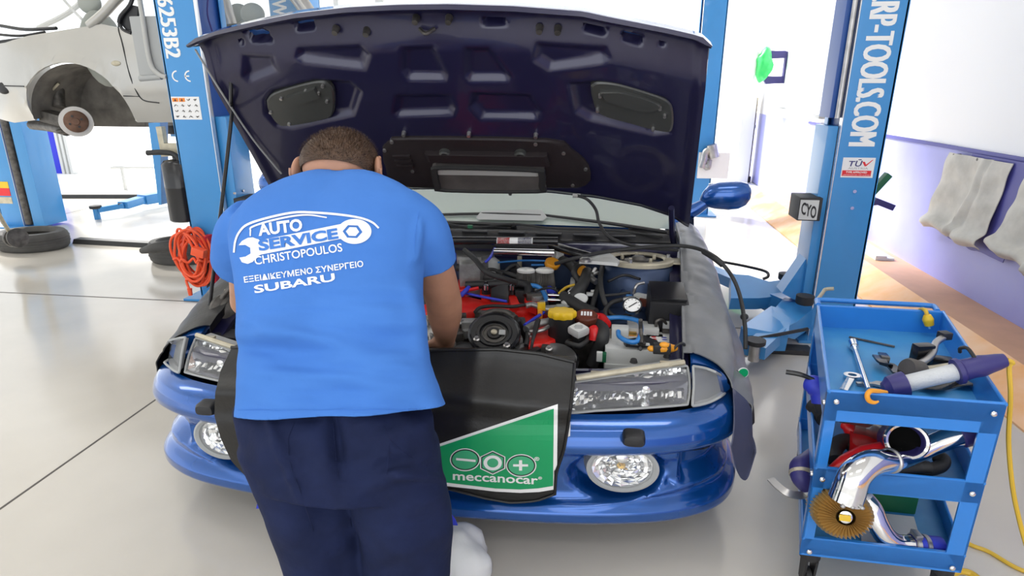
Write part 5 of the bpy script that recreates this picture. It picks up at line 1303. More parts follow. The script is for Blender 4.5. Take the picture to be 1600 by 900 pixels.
# carriage on the car side of the right upright
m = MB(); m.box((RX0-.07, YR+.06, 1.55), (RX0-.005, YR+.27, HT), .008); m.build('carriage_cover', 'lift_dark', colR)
m = MB(); m.cyl((RX0-.03, YR+.03, 1.55), (RX0-.03, YR+.03, HT), .016, seg=12); m.build('lifting_cylinder', 'steel', colR)
m = MB(); m.box((RX0-.075, YR+.04, .10), (RX0-.008, YR+.30, 1.50), .01); cr = m.build('carriage', 'lift', colR)
m = MB(); m.box((RX0-.012, YR-.006, .20), (RX0-.004, YR, .95)); m.build('carriage_edge', 'chrome_edge', colR)
# rubber door guard with cut letters
gc = PY(1270, 327, YR+.02)
m = MB(); m.box((gc.x-.105, YR-.02, gc.z-.075), (gc.x+.045, YR+.20, gc.z+.085), .01); gd = m.build('door_guard', 'rubber', colR)
m = MB(); m.box((gc.x-.10, YR-.026, gc.z-.065), (gc.x+.02, YR-.018, gc.z+.07)); m.build('guard_face', 'lightgrey', gd)
lettering('CYO', .07, (gc.x-.04, YR-.028, gc.z+.0), (1,0,-.35), (0,0,1), 'guard_lettering', 'black', gd, .002, width=.10, height=.085)
# foot gusset and arms of the right upright
m = MB(); P = [PY(*q, YR+.08) for q in ((1283,392),(1268,392),(1222,458),(1240,468),(1290,478))]
m.prism(P, (0, .16, 0)); m.build('foot_gusset', 'lift', colR)
def beam(p, q, w_, h_, nm, mt, par, bev=.008):
    p, q = Vector(p), Vector(q); d = (q-p).normalized(); s_ = Vector((-d.y, d.x, 0)).normalized(); n = d.cross(s_)
    return MB().obox((p+q)/2, d, s_, n, (q-p).length/2, w_/2, h_/2, bev).build(nm, mt, par)
def arm(root, p, q, w0, w1, zt, par):
    """tapered swing arm from the carriage (p) to the pad (q)"""
    m = MB(); p, q = Vector(p), Vector(q); d = (q-p).normalized(); s_ = Vector((-d.y, d.x, 0)).normalized(); R = []
    for k, w_, h_ in ((0, w0, .16), (.45, w0*.8, .13), (.5, w1, .09), (1, w1, .08)):
        c = p.lerp(q, k); R.append([m.V(c+s_*a*w_/2+Vector((0,0,b*h_/2))) for a, b in ((-1,-1),(1,-1),(1,1),(-1,1))])
    for a_, b_ in zip(R, R[1:]): m.bridge(a_, b_)
    m.cap(R[0], True); m.cap(R[-1]); o = m.build('swing_arm', 'lift', par)
    m = MB().cyl(q+Vector((0,0,-.06)), q+Vector((0,0,.05)), .035, seg=16); m.build('pad_screw', 'steel', o)
    m = MB().lathe(q+Vector((0,0,.05)), ZA, [(.055,0),(.06,.005),(.06,.03),(.002,.03)], 24); m.build('rubber_pad', 'rubber', o)
    return o
cb = (RX0-.04, YR+.15, .16)
arm(colR, cb, (.98, 5.65, .17), .22, .12, .3, colR)
arm(colR, cb, (1.02, 3.75, .17), .24, .13, .3, colR)
p = PZ(1225, 425, .36); q = PZ(1165, 432, .30)
m = MB(); P = [PZ(1142,428,.30), PZ(1170,430,.30), PZ(1202,440,.30), PZ(1232,436,.30), PZ(1222,462,.22), PZ(1185,466,.22), PZ(1142,466,.22)]
m.prism(P, (0,.03,-.10)); m.build('arm_knuckle', 'lift', colR)
m = MB(); m.tube([PZ(1128,409,.42), PZ(1165,416,.42), PZ(1196,424,.42), PZ(1200,432,.40), PZ(1192,436,.38)], .011, 8, 6); m.build('lock_rod', 'black', colR)
c = PZ(1228, 431, .36); MB().lathe(c, ZA, [(.05,-.03),(.055,-.02),(.055,.02),(.03,.025),(.002,.025)], 20).build('rubber_pad', 'rubber', colR)
c = PZ(1258, 466, .34); MB().lathe(c, ZA, [(.055,-.04),(.06,-.03),(.06,.02),(.03,.025),(.002,.025)], 20).build('rubber_pad', 'rubber', colR)
m = MB(); m.tube([PZ(1276,470,.40), PZ(1285,458,.44), PZ(1290,452,.46), PZ(1303,451,.47)], .012, 8, 5); m.build('release_handle', 'beige', colR)
m = MB(); P = [PZ(1158,510,.24), PZ(1205,478,.24), PZ(1236,486,.24), PZ(1232,524,.20), PZ(1165,524,.20)]
m.prism(P, (0,.02,-.12)); m.build('arm_knuckle', 'lift', colR)
m = MB(); m.tube([PZ(1165,532,.19), PZ(1215,523,.22), PZ(1262,514,.24)], .012, 8, 3); m.build('lock_rod', 'black', colR)
m = MB(); P = [PZ(*q) for q in ((1150,540,.0),(1255,537,.0),(1255,556,.0),(1150,556,.0))]
m.box((P[0].x, P[2].y, 0), (P[1].x, P[0].y, .035), .01); o = m.build('floor_ramp', 'rubber', base=(P[0].x, P[0].y, 0)); tag(o, 'low black rubber cable ramp on the floor between the car and the tool cart', 'cable ramp')
# lettering and stickers on its face
def facept(px, py, yf=YR, lift=.002): return PY(px, py, yf-lift)
tp = facept(1400, -8); bt_ = facept(1346, 226)
ctr = (tp+bt_)/2; ln = abs(tp.z-bt_.z)
M['sticker'] = mat('sticker_white', (.80,.80,.80), .5)
fcx = (RX0+RX1)/2
lt = facept(1372, -4).z; lb = facept(1349, 227).z; lx = (facept(1390,20).x+facept(1350,215).x)/2
lettering('.RP-TOOLS.COM', .2, (lx-.02, YR-.003, (lt+lb)/2), (0,0,-1), (1,0,0), 'column_lettering', 'white', colR, .0062, width=lt-lb, height=.165)
lettering('WWW', .2, (lx-.02, YR-.003, lt+.26), (0,0,-1), (1,0,0), 'column_lettering', 'white', colR, .0062, width=.46, height=.16)
s0, s1 = facept(1318, 246), facept(1363, 278)
m = MB(); m.box((s0.x, YR-.003, s1.z), (s1.x, YR, s0.z)); stk = m.build('approval_sticker', 'sticker', colR, smooth=0)
sw, sh_, scx, scz = s1.x-s0.x, s0.z-s1.z, (s0.x+s1.x)/2, (s0.z+s1.z)/2
def srect(u0, u1, v0, v1, mt, nm): 
    m = MB(); m.box((s0.x+sw*u0, YR-.0045, s1.z+sh_*v0), (s0.x+sw*u1, YR-.003, s1.z+sh_*v1)); return m.build(nm, mt, stk, smooth=0)
srect(.03,.93,.08,.36,'signred','red_band')
X_, Z_ = Vector((1,0,0)), Vector((0,0,1))
lettering('TŪ', .06, (s0.x+sw*.40, YR-.0048, s1.z+sh_*.74), X_, Z_, 'sticker_lettering', 'navyrub', stk, .001, width=sw*.42, height=sh_*.36, shear=.15)
place_bm(poly_bm([[[(s0.x+sw*u, s1.z+sh_*v) for u, v in ((.60,.80),(.68,.80),(.73,.66),(.90,.90),(.93,.90),(.74,.58),(.69,.58))]]]), lambda x, y: Vector((x, YR-.0048, y)), 'tick_mark', 'signred', stk)
lettering('AUSTRIA', .03, (s0.x+sw*.5, YR-.0048, s1.z+sh_*.47), X_, Z_, 'sticker_lettering', 'grey', stk, 0, width=sw*.62, height=sh_*.09)
lettering('TYPE APPROVED', .03, (s0.x+sw*.47, YR-.006, s1.z+sh_*.27), X_, Z_, 'sticker_lettering', 'white', stk, .0006, width=sw*.66, height=sh_*.10)
lettering('CERTIFICATE NO. TÜV AUSTRIA', .02, (s0.x+sw*.48, YR-.006, s1.z+sh_*.14), X_, Z_, 'sticker_lettering', 'white', stk, 0, width=sw*.84, height=sh_*.055)
for px, py in ((1335,299),(1331,325)):
    c = facept(px, py); MB().cyl(c+YA*.01, c-YA*.008, .012, seg=10).build('bolt', 'chrome', colR)
# brush and bracket hung behind it
m = MB(); c = PY(1372, 290, YR+.36); m.obox(c, (.55,0,.8), YA, (-.8,0,.55), .10, .03, .022, .004); m.tube([PY(1362,300,YR+.36), PY(1380,289,YR+.36)], .006, 6, 2); o = m.build('cloth_brush', 'dgreen', base=c); tag(o, 'small dark green brush sticking out behind the lettered lift upright', 'brush')
m = MB(); m.obox(PY(1379, 318, YR+.4), (.95,0,-.35), YA, (.35,0,.95), .075, .04, .022, .006); m.tube([PY(1352,318,YR+.4), PY(1366,317,YR+.4), PY(1374,316,YR+.4)], .02, 8, 3); o = m.build('wall_bracket', 'navyrub', base=PY(1379,318,YR+.4)); tag(o, 'short navy and grey peg sticking out beside the lettered lift upright', 'bracket')

# left upright of the same lift
YL = 4.70
a = PY(258, 117, YL); b = PY(318, 117, YL); LX0, LX1 = a.x, b.x
colL = column(LX0, LX1, YL, 1, 'blue lift upright with a white serial number and pictogram sticker, behind the mechanic', depth=.40)
fl = lambda px, py: PY(px, py, YL-.002)
t0, t1 = fl(258, -4), fl(271, 90)
lettering('6253B2', .2, ((fl(262,45).x+fl(267,45).x)/2, YL-.003, (t0.z+t1.z)/2), (0,0,-1), (1,0,0), 'serial_number', 'white', colL, .0055, width=abs(t0.z-t1.z), height=.125)
# CE mark
ce = fl(285, 119)
def arc(cx, r0, r1, a0, a1, n=18): return [(cx+r1*math.cos(a0+(a1-a0)*i/n), r1*math.sin(a0+(a1-a0)*i/n)) for i in range(n+1)]+[(cx+r0*math.cos(a1+(a0-a1)*i/n), r0*math.sin(a1+(a0-a1)*i/n)) for i in range(n+1)]
bm = poly_bm([[arc(-.035, .033, .043, PI*.52, PI*1.48)], [arc(.058, .033, .043, PI*.52, PI*1.48)], [[(.018,-.005),(.05,-.005),(.05,.005),(.018,.005)]]])
for v in bm.verts: v.co.x *= 1.15
place_bm(bm, frame_fn(ce, X_, Z_), 'ce_mark', 'white', colL)
q0, q1 = fl(267, 151), fl(316, 187)
m = MB(); m.box((q0.x, YL-.003, q1.z), (q1.x, YL, q0.z)); ps = m.build('pictogram_sticker', 'sticker', colL, smooth=0)
qw, qh = q1.x-q0.x, q0.z-q1.z; rnd = random.Random(11)
for j in range(4):
    for i in range(4):
        cx, cz = q0.x+qw*(.14+.24*i), q0.z-qh*(.14+.245*j)
        if j == 0 and i < 2:
            m = MB(); m.box((cx-qw*.105, YL-.0045, cz-qh*.08), (cx+qw*.105, YL-.003, cz+qh*.08)); m.build('warning_field', 'signorange', ps, smooth=0)
            place_bm(poly_bm([[[(-.012,-.010),(.012,-.010),(0,.012)]]]), frame_fn((cx, YL-.005, cz), X_, Z_), 'warning_triangle', 'brown', ps)
        else:
            k = rnd.randrange(3)
            pp = [line_poly([(-.016,-.008),(-.004,.006),(.008,.002),(.016,-.006)], .004), line_poly([(-.014,.006),(-.002,-.004),(.012,.008)], .005), line_poly([(-.012,-.004),(.0,.008),(.004,-.006),(.014,.0)], .004)][k]
            place_bm(poly_bm([[pp], [circ(rnd.uniform(-.01,.01), rnd.uniform(-.004,.006), .005, .004, 10)]]), frame_fn((cx, YL-.005, cz), X_, Z_), 'pictogram', 'dirty', ps)
# energy chain in its channel, carriage plate low down
m = MB(); xx = LX1+.008; m.tube([(xx, YL+.17+.018*math.sin(k*1.05), 2.05+.05*k) for k in range(0, 28)], .007, 6, 3); m.build('drag_chain', 'navyrub', colL)
m = MB(); m.box((LX1-.01, YL+.07, .15), (LX1+.09, YL+.36, 1.52), .012); cr = m.build('carriage', 'lift', colL)
for px, py in ((367,302),(380,298)):
    c = PX(px, py, LX1+.095); MB().cyl(c-XA*.01, c+XA*.006, .010, seg=8).build('bolt', 'steel', cr)
c = PX(378, 322, LX1+.12); m = MB(); m.box((c.x-.05, YL+.05, c.z-.06), (c.x+.07, YL+.30, c.z+.07), .012); g2 = m.build('door_guard', 'rubber', colL)
lettering('CYO', .06, (c.x+.01, YL+.047, c.z), X_, Z_, 'guard_lettering', 'lightgrey', g2, .001, width=.09, height=.07)
m = MB(); z0 = fl(345, 404).z; z1 = fl(345, 383).z; m.box((LX0+.14, YL-.004, z0), (LX1, YL, z1)); m.build('yellow_band', 'yellow', colL, smooth=0)
for px, py in ((331,383),(333,407)):
    c = fl(px, py); m = MB().lathe(c+YA*.01, (0,-1,0), [(.03,0),(.03,.03),(.02,.04),(.002,.04)], 18); m.build('cord_hook', 'lightgrey', colL)
arm(colL, (LX1+.05, YL+.2, .16), (-2.2, 5.9, .17), .22, .12, .3, colL); arm(colL, (LX1+.05, YL+.2, .16), (-2.3, 3.9, .17), .22, .12, .3, colL)
# control cabinet with its conduit, on the outer side
cbx = PY(222, 70, YL+.1); 
m = MB(); zt, zb_ = PY(205, 26, YL+.05).z, PY(228, 118, YL+.05).z; xl = PY(213, 70, YL+.05).x
m.box((xl, YL+.02, zb_), (LX0-.004, YL+.26, zt), .012); cabn = m.build('control_cabinet', 'grey', colL)
m = MB(); m.tube([(xl+.13, YL+.0, zt+.5), (xl+.13, YL+.0, zt+.0), (xl+.125, YL-.0, zt-.25), (xl+.14, YL+.0, zb_+.06), (xl+.20, YL, zb_+.0), (LX0+.01, YL+.0, zb_-.01)], .018, 10, 6); m.build('conduit', 'hosegrey', cabn)
m = MB(); m.cyl(PY(219,123,YL+.02), PY(252,120,YL+.02), .022, seg=14); m.build('cabinet_pin', 'grey', cabn)
# oil tank of the power unit
tkt, tkb = PY(262, 252, YL-.0), PY(284, 347, YL-.0); tx = PY(274, 300, YL).x
R_ = (PY(292,300,YL).x-PY(254,300,YL).x)/2+.012
m = MB().lathe((tx, YL+.08, tkb.z), ZA, [(R_*.9,0),(R_,.01),(R_,.28),(R_*1.01,.285),(R_,.29),(R_,tkt.z-tkb.z-.03),(R_*.8,tkt.z-tkb.z),(.03,tkt.z-tkb.z+.01),(.03,tkt.z-tkb.z+.03),(.002,tkt.z-tkb.z+.03)], 36)
pu = m.build('oil_tank', 'blackgloss', colL)
m = MB(); m.tube([PY(230,239,YL+.06), PY(250,238,YL+.06), PY(268,240,YL+.06), PY(279,248,YL+.06), PY(281,258,YL+.06)], .022, 10, 6); m.build('tank_hose', 'rubber', pu)
m = MB(); P = [PY(*q, YL+.12) for q in ((243,198),(252,198),(256,224),(278,224),(280,243),(252,245))]; m.prism(P, (0,.05,0)); m.build('valve_block', 'beige', colL)
m = MB(); P = [PY(*q, YL+.2) for q in ((232,192),(250,192),(252,320),(248,320))]; m.prism(P, (0,.1,0)); m.build('side_gusset', 'lift', colL)
# ---- the second lift, behind
Y2 = 7.0
a = PY(-22, 300, Y2); b = PY(30, 300, Y2)
col2 = column(PY(-8,300,Y2).x, PY(24,300,Y2).x, Y2, 1, 'blue lift upright with a dark piston and yellow sticker, behind the tyre on the left', depth=.42, HT=2.0)
m = MB(); m.cyl(PY(10,212,Y2-.03), PY(58,366,Y2-.03), .045, seg=14); m.build('piston_rod', 'dirty', col2) if False else m.bm.free()
bx = PY(24,300,Y2).x
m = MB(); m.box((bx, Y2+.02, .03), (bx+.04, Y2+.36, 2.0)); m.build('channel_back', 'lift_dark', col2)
m = MB(); m.cyl((bx+.10, Y2+.0, .05), (bx+.10, Y2+.0, 1.95), .05, seg=14); m.build('piston_rod', 'dirty', col2)
m = MB(); m.box((bx+.17, Y2-.02, .03), (bx+.33, Y2+.34, 1.95), .01); m.build('carriage_post', 'lift', col2)
sx0 = PY(-8,300,Y2).x
for (py0, py1, mt) in ((284,294,'yellow'),(294,306,'signred'),(308,318,'beige')):
    m = MB(); m.box((sx0, Y2-.004, PY(10,py1,Y2).z), (sx0+(bx-sx0)*.75, Y2, PY(10,py0,Y2).z)); m.build('side_sticker', mt, col2, smooth=0)
xw0, xw1 = PY(421,10,7.3).x, PY(456,10,7.3).x
col3 = column(xw0, xw1+.16, 7.3, -1, 'blue lift upright with a white letter, seen over the raised bonnet corner', depth=.4)
lettering('W', .2, (PY(437,12,7.3).x, 7.297, PY(437,12,7.3).z), (0,0,-1), (1,0,0), 'column_lettering', 'white', col3, .004, width=.17, height=.17)
a = PY(1126,100,7.4); b = PY(1150,100,7.4)
M['lift_pale'] = M['lift']
col4 = column(a.x, a.x+.30, 9.0, -1, 'distant blue lift upright rising beside the right edge of the raised bonnet', depth=.3)
# floor cross-covers and the far swing arm
def strip(px0, py0, px1, py1, h, label, w_=.16):
    a, b = PZ(px0, py0, 0), PZ(px1, py1, 0); d = (b-a).normalized(); n = Vector((-d.y, d.x, 0))
    m = MB(); prof = [(-w_/2,0),(w_/2,0),(w_/2-.03,h),(-w_/2+.03,h)]; A_ = [m.V(a+n*x+ZA*z) for x, z in prof]; B_ = [m.V(b+n*x+ZA*z) for x, z in prof]; m.bridge(A_, B_); m.cap(A_, True); m.cap(B_)
    o = m.build('cable_ramp', 'rubber', base=a); tag(o, label, 'cable ramp'); return o
strip(122, 378.5, 330, 390, .05, 'dark rubber cable ramp on the floor between the left lift uprights and the tyre'); strip(62, 309, 262, 309, .06, 'far dark cable ramp across the bright floor behind the blue swing arm')
fa = thing('lift_arm', 'bright blue lift swing arm lying low over the far floor', 'lift arm', PZ(200, 325, 0))
A_ = [PZ(252,302,.16), PZ(222,312,.16), PZ(192,321,.15), PZ(152,328,.13)]
beam(A_[0]+Vector((.3,.1,0)), A_[1], .20, .14, 'outer_arm', 'lift', fa); beam(A_[1], A_[2], .15, .10, 'inner_arm', 'lift', fa); beam(A_[2], A_[3], .09, .07, 'extension', 'lift', fa)
c = A_[3]+Vector((-.02,0,.02)); MB().lathe(c, ZA, [(.07,0),(.075,.01),(.075,.04),(.002,.04)], 20).build('rubber_pad', 'rubber', fa); MB().cyl((c.x, c.y, .0), c, .04, seg=14).build('pad_screw', 'lift', fa)
m = MB(); m.tube([A_[0]+Vector((0,-.1,.02)), A_[2]+Vector((0,-.08,.03))], .012, 6, 2); m.build('lock_rod', 'dirty', fa); m = MB(); m.cyl((A_[0].x+.2, A_[0].y+.05, 0), (A_[0].x+.2, A_[0].y+.05, .12), .08); m.build('arm_foot', 'lift', fa)
# ================================================================== the silver car up on the second lift
YS = 5.5
sv = thing('silver_car', 'silver hatchback raised on the far lift with its front wheel removed', 'car', (-4.6, 6.3, 1.3))
def S(px, py, y=YS): return PY(px, py, y)
zb_s = S(195, 48).z; zs_s = S(215, 192).z
ac = S(120, 176); arx = (S(201,176).x-S(41,176).x)/2; acx = (S(201,176).x+S(41,176).x)/2; acz = S(120,176).z-.02; arz = S(120,98).z-acz
xr_ = S(508, 40).x
out = [S(0,66), S(37,55), S(90,46), S(125,40), S(147,36), S(170,41), S(195,47)]
out2 = [(p.x, p.z) for p in out]+[(xr_-.25, zb_s), (xr_, zb_s-.12), (xr_+.02, zs_s+.25), (xr_-.15, zs_s+.02)]
rw = acx+2.18
arc2 = [(rw+arx*math.cos(t), acz+arz*math.sin(t)) for t in [PI*k/16 for k in range(17)]]
arc1 = [(acx+arx*math.cos(t), acz+arz*math.sin(t)) for t in [PI*k/24-.12+.24*k/24 for k in range(25)]]
nose = [(acx-arx-.35, zs_s-.02), (S(-95,180).x, zs_s+.05), (S(-105,130).x, zs_s+.35), (S(-92,90).x, S(0,66).z-.14), (S(-60,76).x, S(0,66).z-.04)]
poly = out2+[(rw+arx+.02, zs_s)]+arc2+[(rw-arx-.02, zs_s), (arc1[0][0]+.02, zs_s)]+arc1+nose
bm = poly_bm([[poly]]); dice(bm, .07)
zm = (zb_s+zs_s)/2
def bulge(x, z):
    f = .10*((z-zm-.05)/.45)**2+.30*max(0, min(1, (acx-.42-x)/.9))**2
    dz = (z-(zm-.07)); f -= .014*math.exp(-(dz/.03)**2)
    d = math.hypot((x-acx)/arx, (z-acz)/arz); f -= .025*math.exp(-((d-1.03)/.06)**2)
    return f
yso = lambda x, z: Vector((x, YS+bulge(x, z), z))
for v in bm.verts: v.co = yso(v.co.x, v.co.y)
r = bmesh.ops.extrude_face_region(bm, geom=bm.faces[:])
for g in r['geom']:
    if isinstance(g, bmesh.types.BMVert): g.co.y += .025
bmesh.ops.recalc_face_normals(bm, faces=bm.faces)
me = bpy.data.meshes.new('side_panel'); bm.to_mesh(me); bm.free(); side = link_mesh('body_side', me, 'silver', sv, smooth=35)
m = MB()                                                     # hood, far side, tail as one shell
HT_ = S(0,66).z
m.grid(lambda u, v: Vector((S(-88,80).x+(S(60,50).x-.12-S(-88,80).x)*u, YS+.10+.28*(1-u)**2+v*(1.52-.5*(1-u)**2), HT_-.10+.10*sstep(0,.5,u)+.05*math.sin(v*PI))), 12, 10)
m.grid(lambda u, v: Vector((S(-100,130).x+.05*math.cos(v*PI), YS+.42+u*1.0, zs_s+.02+v*(HT_-.12-zs_s))), 8, 8)
m.grid(lambda u, v: Vector((S(-60,100).x+(xr_-S(-60,100).x)*u, YS+1.72-.1*(v-.5)**2, zs_s+(zb_s-zs_s)*v)), 10, 4)
m.grid(lambda u, v: Vector((xr_, YS+.1+1.6*u, zs_s+(zb_s-zs_s)*v)), 4, 4)
m.build('body_shell', 'silver', sv)
m = MB(); m.box((acx+arx+.05, YS+.12, zs_s-.03), (xr_-.1, YS+1.65, zs_s+.03)); m.build('underbody', 'dirty', sv)
# greenhouse: pillars, roof rail, glass
zr = zb_s+.52
def gp(px, py, y=YS+.10): return PY(px, py, y)
m = MB(); m.tube([gp(140,40), gp(163,20), gp(190,-8), gp(230,-40)], .042, 10, 5); m.tube([gp(330,-40), gp(345,0), gp(358,40)], .075, 10, 4); m.tube([gp(432,-45), gp(468,0), gp(498,45)], .07, 10, 4)
m.tube([gp(230,-40), gp(330,-58), gp(432,-48)], .05, 10, 5); m.build('pillars', 'silver', sv)
m = MB(); m.tube([gp(186,36,YS+.06), gp(189,25,YS+.06), gp(203,8,YS+.07), gp(210,-12,YS+.08)], .018, 8, 5); m.tube([gp(186,36,YS+.06), gp(192,46,YS+.06), gp(205,52,YS+.05)], .014, 8, 4); m.build('window_seal', 'black', sv)
m = MB(); m.prism([gp(*q, YS+.08) for q in ((187,36),(191,24),(207,8),(215,10),(213,50),(200,50))], (0,.03,0)); mr = m.build('mirror_sail', 'black', sv)
m = MB(); m.grid(lambda u, v: Vector((gp(230,-40).x+(gp(432,-48).x-gp(230,-40).x)*u, YS+.14+v*1.4, gp(230,-40).z+.10+.05*math.sin(v*PI)+.06*math.sin(u*PI))), 10, 8); m.build('roof', 'silver', sv)
M['carglass'] = mat('pale_glass', (.85,.93,.92), .03, alpha=.18, coat=1.0)
m = MB(); m.grid(lambda u, v: (gp(100,46,YS+.16+1.35*v)).lerp(gp(205,-30,YS+.16+1.35*v), u), 8, 8); m.build('windscreen', 'carglass', sv)
m = MB(); m.grid(lambda u, v: Vector((gp(215,0).x+(gp(470,0).x-gp(215,0).x)*u, YS+.14, zb_s-.02+v*.55)), 6, 3); m.build('side_window', 'carglass', sv)
m = MB(); m.tube([PY(60,44,YS+1.5), PY(110,18,YS+1.5), PY(150,-20,YS+1.5)], .03, 8, 4); m.build('far_pillar', 'lightgrey', sv); m = MB(); m.tube([PY(98,-2,YS+.8), PY(118,20,YS+.7), PY(134,36,YS+.5)], .014, 8, 4); m.build('stay_rod', 'lightgrey', sv)
m = MB(); m.sheet(lambda u, v: Vector((S(-40,60).x+(S(138,40).x-S(-40,60).x)*u, YS+.14+v*1.35, S(-10,62).z-.005+(S(138,40).z-S(-10,62).z)*u-.02*math.sin(v*PI*5)-.03*v)), 16, 20, (0,0,-.05)); cw = m.build('cowl', 'black', sv)
m = MB(); m.tube([PY(0,40,YS+.5), PY(40,46,YS+.4), PY(88,44,YS+.3)], .016, 8, 4); m.tube([PY(-20,52,YS+.3), PY(30,56,YS+.25), PY(70,50,YS+.2)], .012, 8, 4); m.build('wiper_arm', 'black', cw)
# seats seen through the side glass
for px, py, y in ((395,22,YS+.55),(373,22,YS+.95),(140,5,YS+.5)):
    c = PY(px, py, y); m = MB(); m.ell(c, .12, .06, .10, 18, 12); m.ell(c+Vector((.06,0,-.42)), .16, .24, .36, 18, 12); m.build('seat', 'seat', sv, smooth=180)
# shut lines, repeater lamp, headlamp corner
def crease(pts, r=.006, nm='shut_line', mt='black'):
    m = MB(); P = []
    for q in pts:
        p = S(*q); P.append(yso(p.x, p.z)+Vector((0,-.001,0)))
    m.tube(P, r, 6, 5); return m.build(nm, mt, sv)
crease([(174,36),(178,48),(185,62),(192,80),(203,118),(211,140),(216,152),(224,158),(245,161)]); crease([(0,134),(20,134.5),(42,135)]); crease([(193,150),(205,150.5),(216,151)], .004)
crease([(193,48),(215,44),(240,40)], .012, 'belt_moulding')
p = S(181, 99); c = yso(p.x, p.z); m = MB(); m.ell(c, .05, .014, .024, 18, 10); m.build('side_repeater', 'beige', sv)
p = S(-2, 138); c = yso(p.x, p.z); m = MB(); m.ell(c, .07, .02, .055, 18, 10); m.build('fog_lamp', 'black', sv)
# wheel housing, brake disc and suspension
m = MB()
m.grid(lambda u, v: Vector((acx+arx*.99*math.cos(-.10+u*(PI+.20)), YS+.06+v*.62, acz+arz*.99*math.sin(-.10+u*(PI+.20))+.03*math.sin(v*5)*math.sin(u*9)*.4)), 32, 8)
m.grid(lambda u, v: Vector((acx+arx*.99*math.cos(-.1+u*(PI+.2))*v, YS+.66, acz+arz*.99*math.sin(-.1+u*(PI+.2))*v)), 32, 4)
m.grid(lambda u, v: Vector((acx+arx*(2*u-1), YS+.655, acz+.02-v*.17)), 24, 4)
m.build('wheel_arch_liner', 'liner', sv, smooth=50)
dc = PY(119, 190, YS+.16); da = Vector((.62,-.78,.05)).normalized()
m = MB().lathe(dc, da, [(.06,-.03),(.142,-.03),(.146,-.012),(.142,.0),(.10,.001),(.085,.004),(.002,.004)], 40); bd = m.build('brake_disc', 'disc', sv, smooth=30)
m = MB().lathe(dc, da, [(.105,.0),(.103,.03),(.085,.045),(.035,.05),(.032,.075),(.002,.075)], 28); m.build('hub', 'rusty', bd) if 'rusty' in M else None
for k in range(4):
    a_ = da.cross(ZA).normalized(); b_ = da.cross(a_); c = dc+(a_*math.cos(k*PI/2+.4)+b_*math.sin(k*PI/2+.4))*.055+da*.05
    MB().cyl(c, c+da*.006, .011, seg=10).build('bolt_hole', 'black', bd)
m = MB(); m.obox(PY(90, 186, YS+.22), (1,0,-.25), YA, (.25,0,1), .14, .07, .055, .02); m.ell(PY(100,205,YS+.2), .06, .08, .03, 16, 10); m.build('brake_caliper', 'dirty', sv)
m = MB(); m.tube([PY(50,195,YS+.5), PY(70,197,YS+.4), PY(92,200,YS+.26), PY(104,205,YS+.2)], [.05,.05,.06,.05], 10, 4); m.tube([PY(48,178,YS+.5), PY(75,176,YS+.35), PY(98,180,YS+.24)], .03, 10, 4); m.build('control_arm', 'dirty', sv)
m = MB(); m.tube([PY(92,168,YS+.35), PY(90,140,YS+.40), PY(88,112,YS+.42)], .06, 12, 3); m.build('suspension_strut', 'dirty', sv); m = MB(); m.tube([PY(70,150,YS+.4), PY(82,140,YS+.3), PY(92,130,YS+.3)], .012, 8, 4); m.build('brake_hose', 'beige', sv)
# rear wheel hangs behind
m = MB().lathe((rw, YS+.05, acz-.1), (0,-1,0), [(.2,-.2),(.28,-.2),(.3,-.1),(.28,0),(.19,0),(.18,-.04),(.002,-.03)], 32); m.build('rear_wheel', 'tyre', sv)
# second-lift arm carrying the sill
ob = beam((xw0-.05, 6.9, zs_s-.10), (S(238,200).x, 5.8, zs_s-.10), .12, .10, 'lift_carrier', 'lift', col3)
MB().cyl((S(238,200).x, 5.8, zs_s-.12), (S(238,200).x, 5.8, zs_s-.03), .06, seg=16).build('rubber_pad', 'rubber', col3)

# ================================================================== on the floor at the left
def tyre(cx, cy, r, h, name, label, kx=1.333):
    c = Vector((cx, cy, 0)); t = thing(name, label, 'tyre', c, None)
    prof = [(r*.66,.02),(r*.74,.0),(r*.92,.004),(r*.985,.03),(r,.06),(r,h-.06),(r*.985,h-.03),(r*.92,h-.004),(r*.74,h),(r*.66,h-.02),(r*.62,h-.05),(r*.70,h-.06),(r*.80,h*.5),(r*.70,.06),(r*.62,.05)]
    m = MB(); rings = [m.ring(c+ZA*z, ZA, a*kx, 64, XA, a) for a, z in prof+prof[:1]]
    for A_, B_ in zip(rings, rings[1:]): m.bridge(A_, B_)
    m.build('carcass', 'tyre', t, smooth=40, weld=.0005)
    m = MB()                                                  # tread grooves as raised ribs
    for z in (.075, .105, .135):
        m.tube([c+Vector((math.cos(2*PI*i/64)*r*kx*1.004, math.sin(2*PI*i/64)*r*1.004, z)) for i in range(65)], .007, 6, 0, caps=False)
    m.build('tread_rib', 'tyre', t); return t
p = PZ(40, 391, 0); tyre(p.x, p.y+.12, .29, .20, 'tyre', 'black tyre lying flat on the floor at the left, an axle part standing in it')
p = PZ(278, 410, 0); t2 = tyre(p.x, p.y+.10, .255, .22, 'tyre', 'black tyre lying on the floor below the orange cord and black oil tank')
pc_ = PZ(250, 392, .24); m = MB(); m.tube([PZ(222,392,.20), PZ(240,388,.24), PZ(262,384,.26), PZ(285,382,.25)], [.03,.05,.055,.03], 12, 5); m.build('inner_liner', 'tyre', t2)
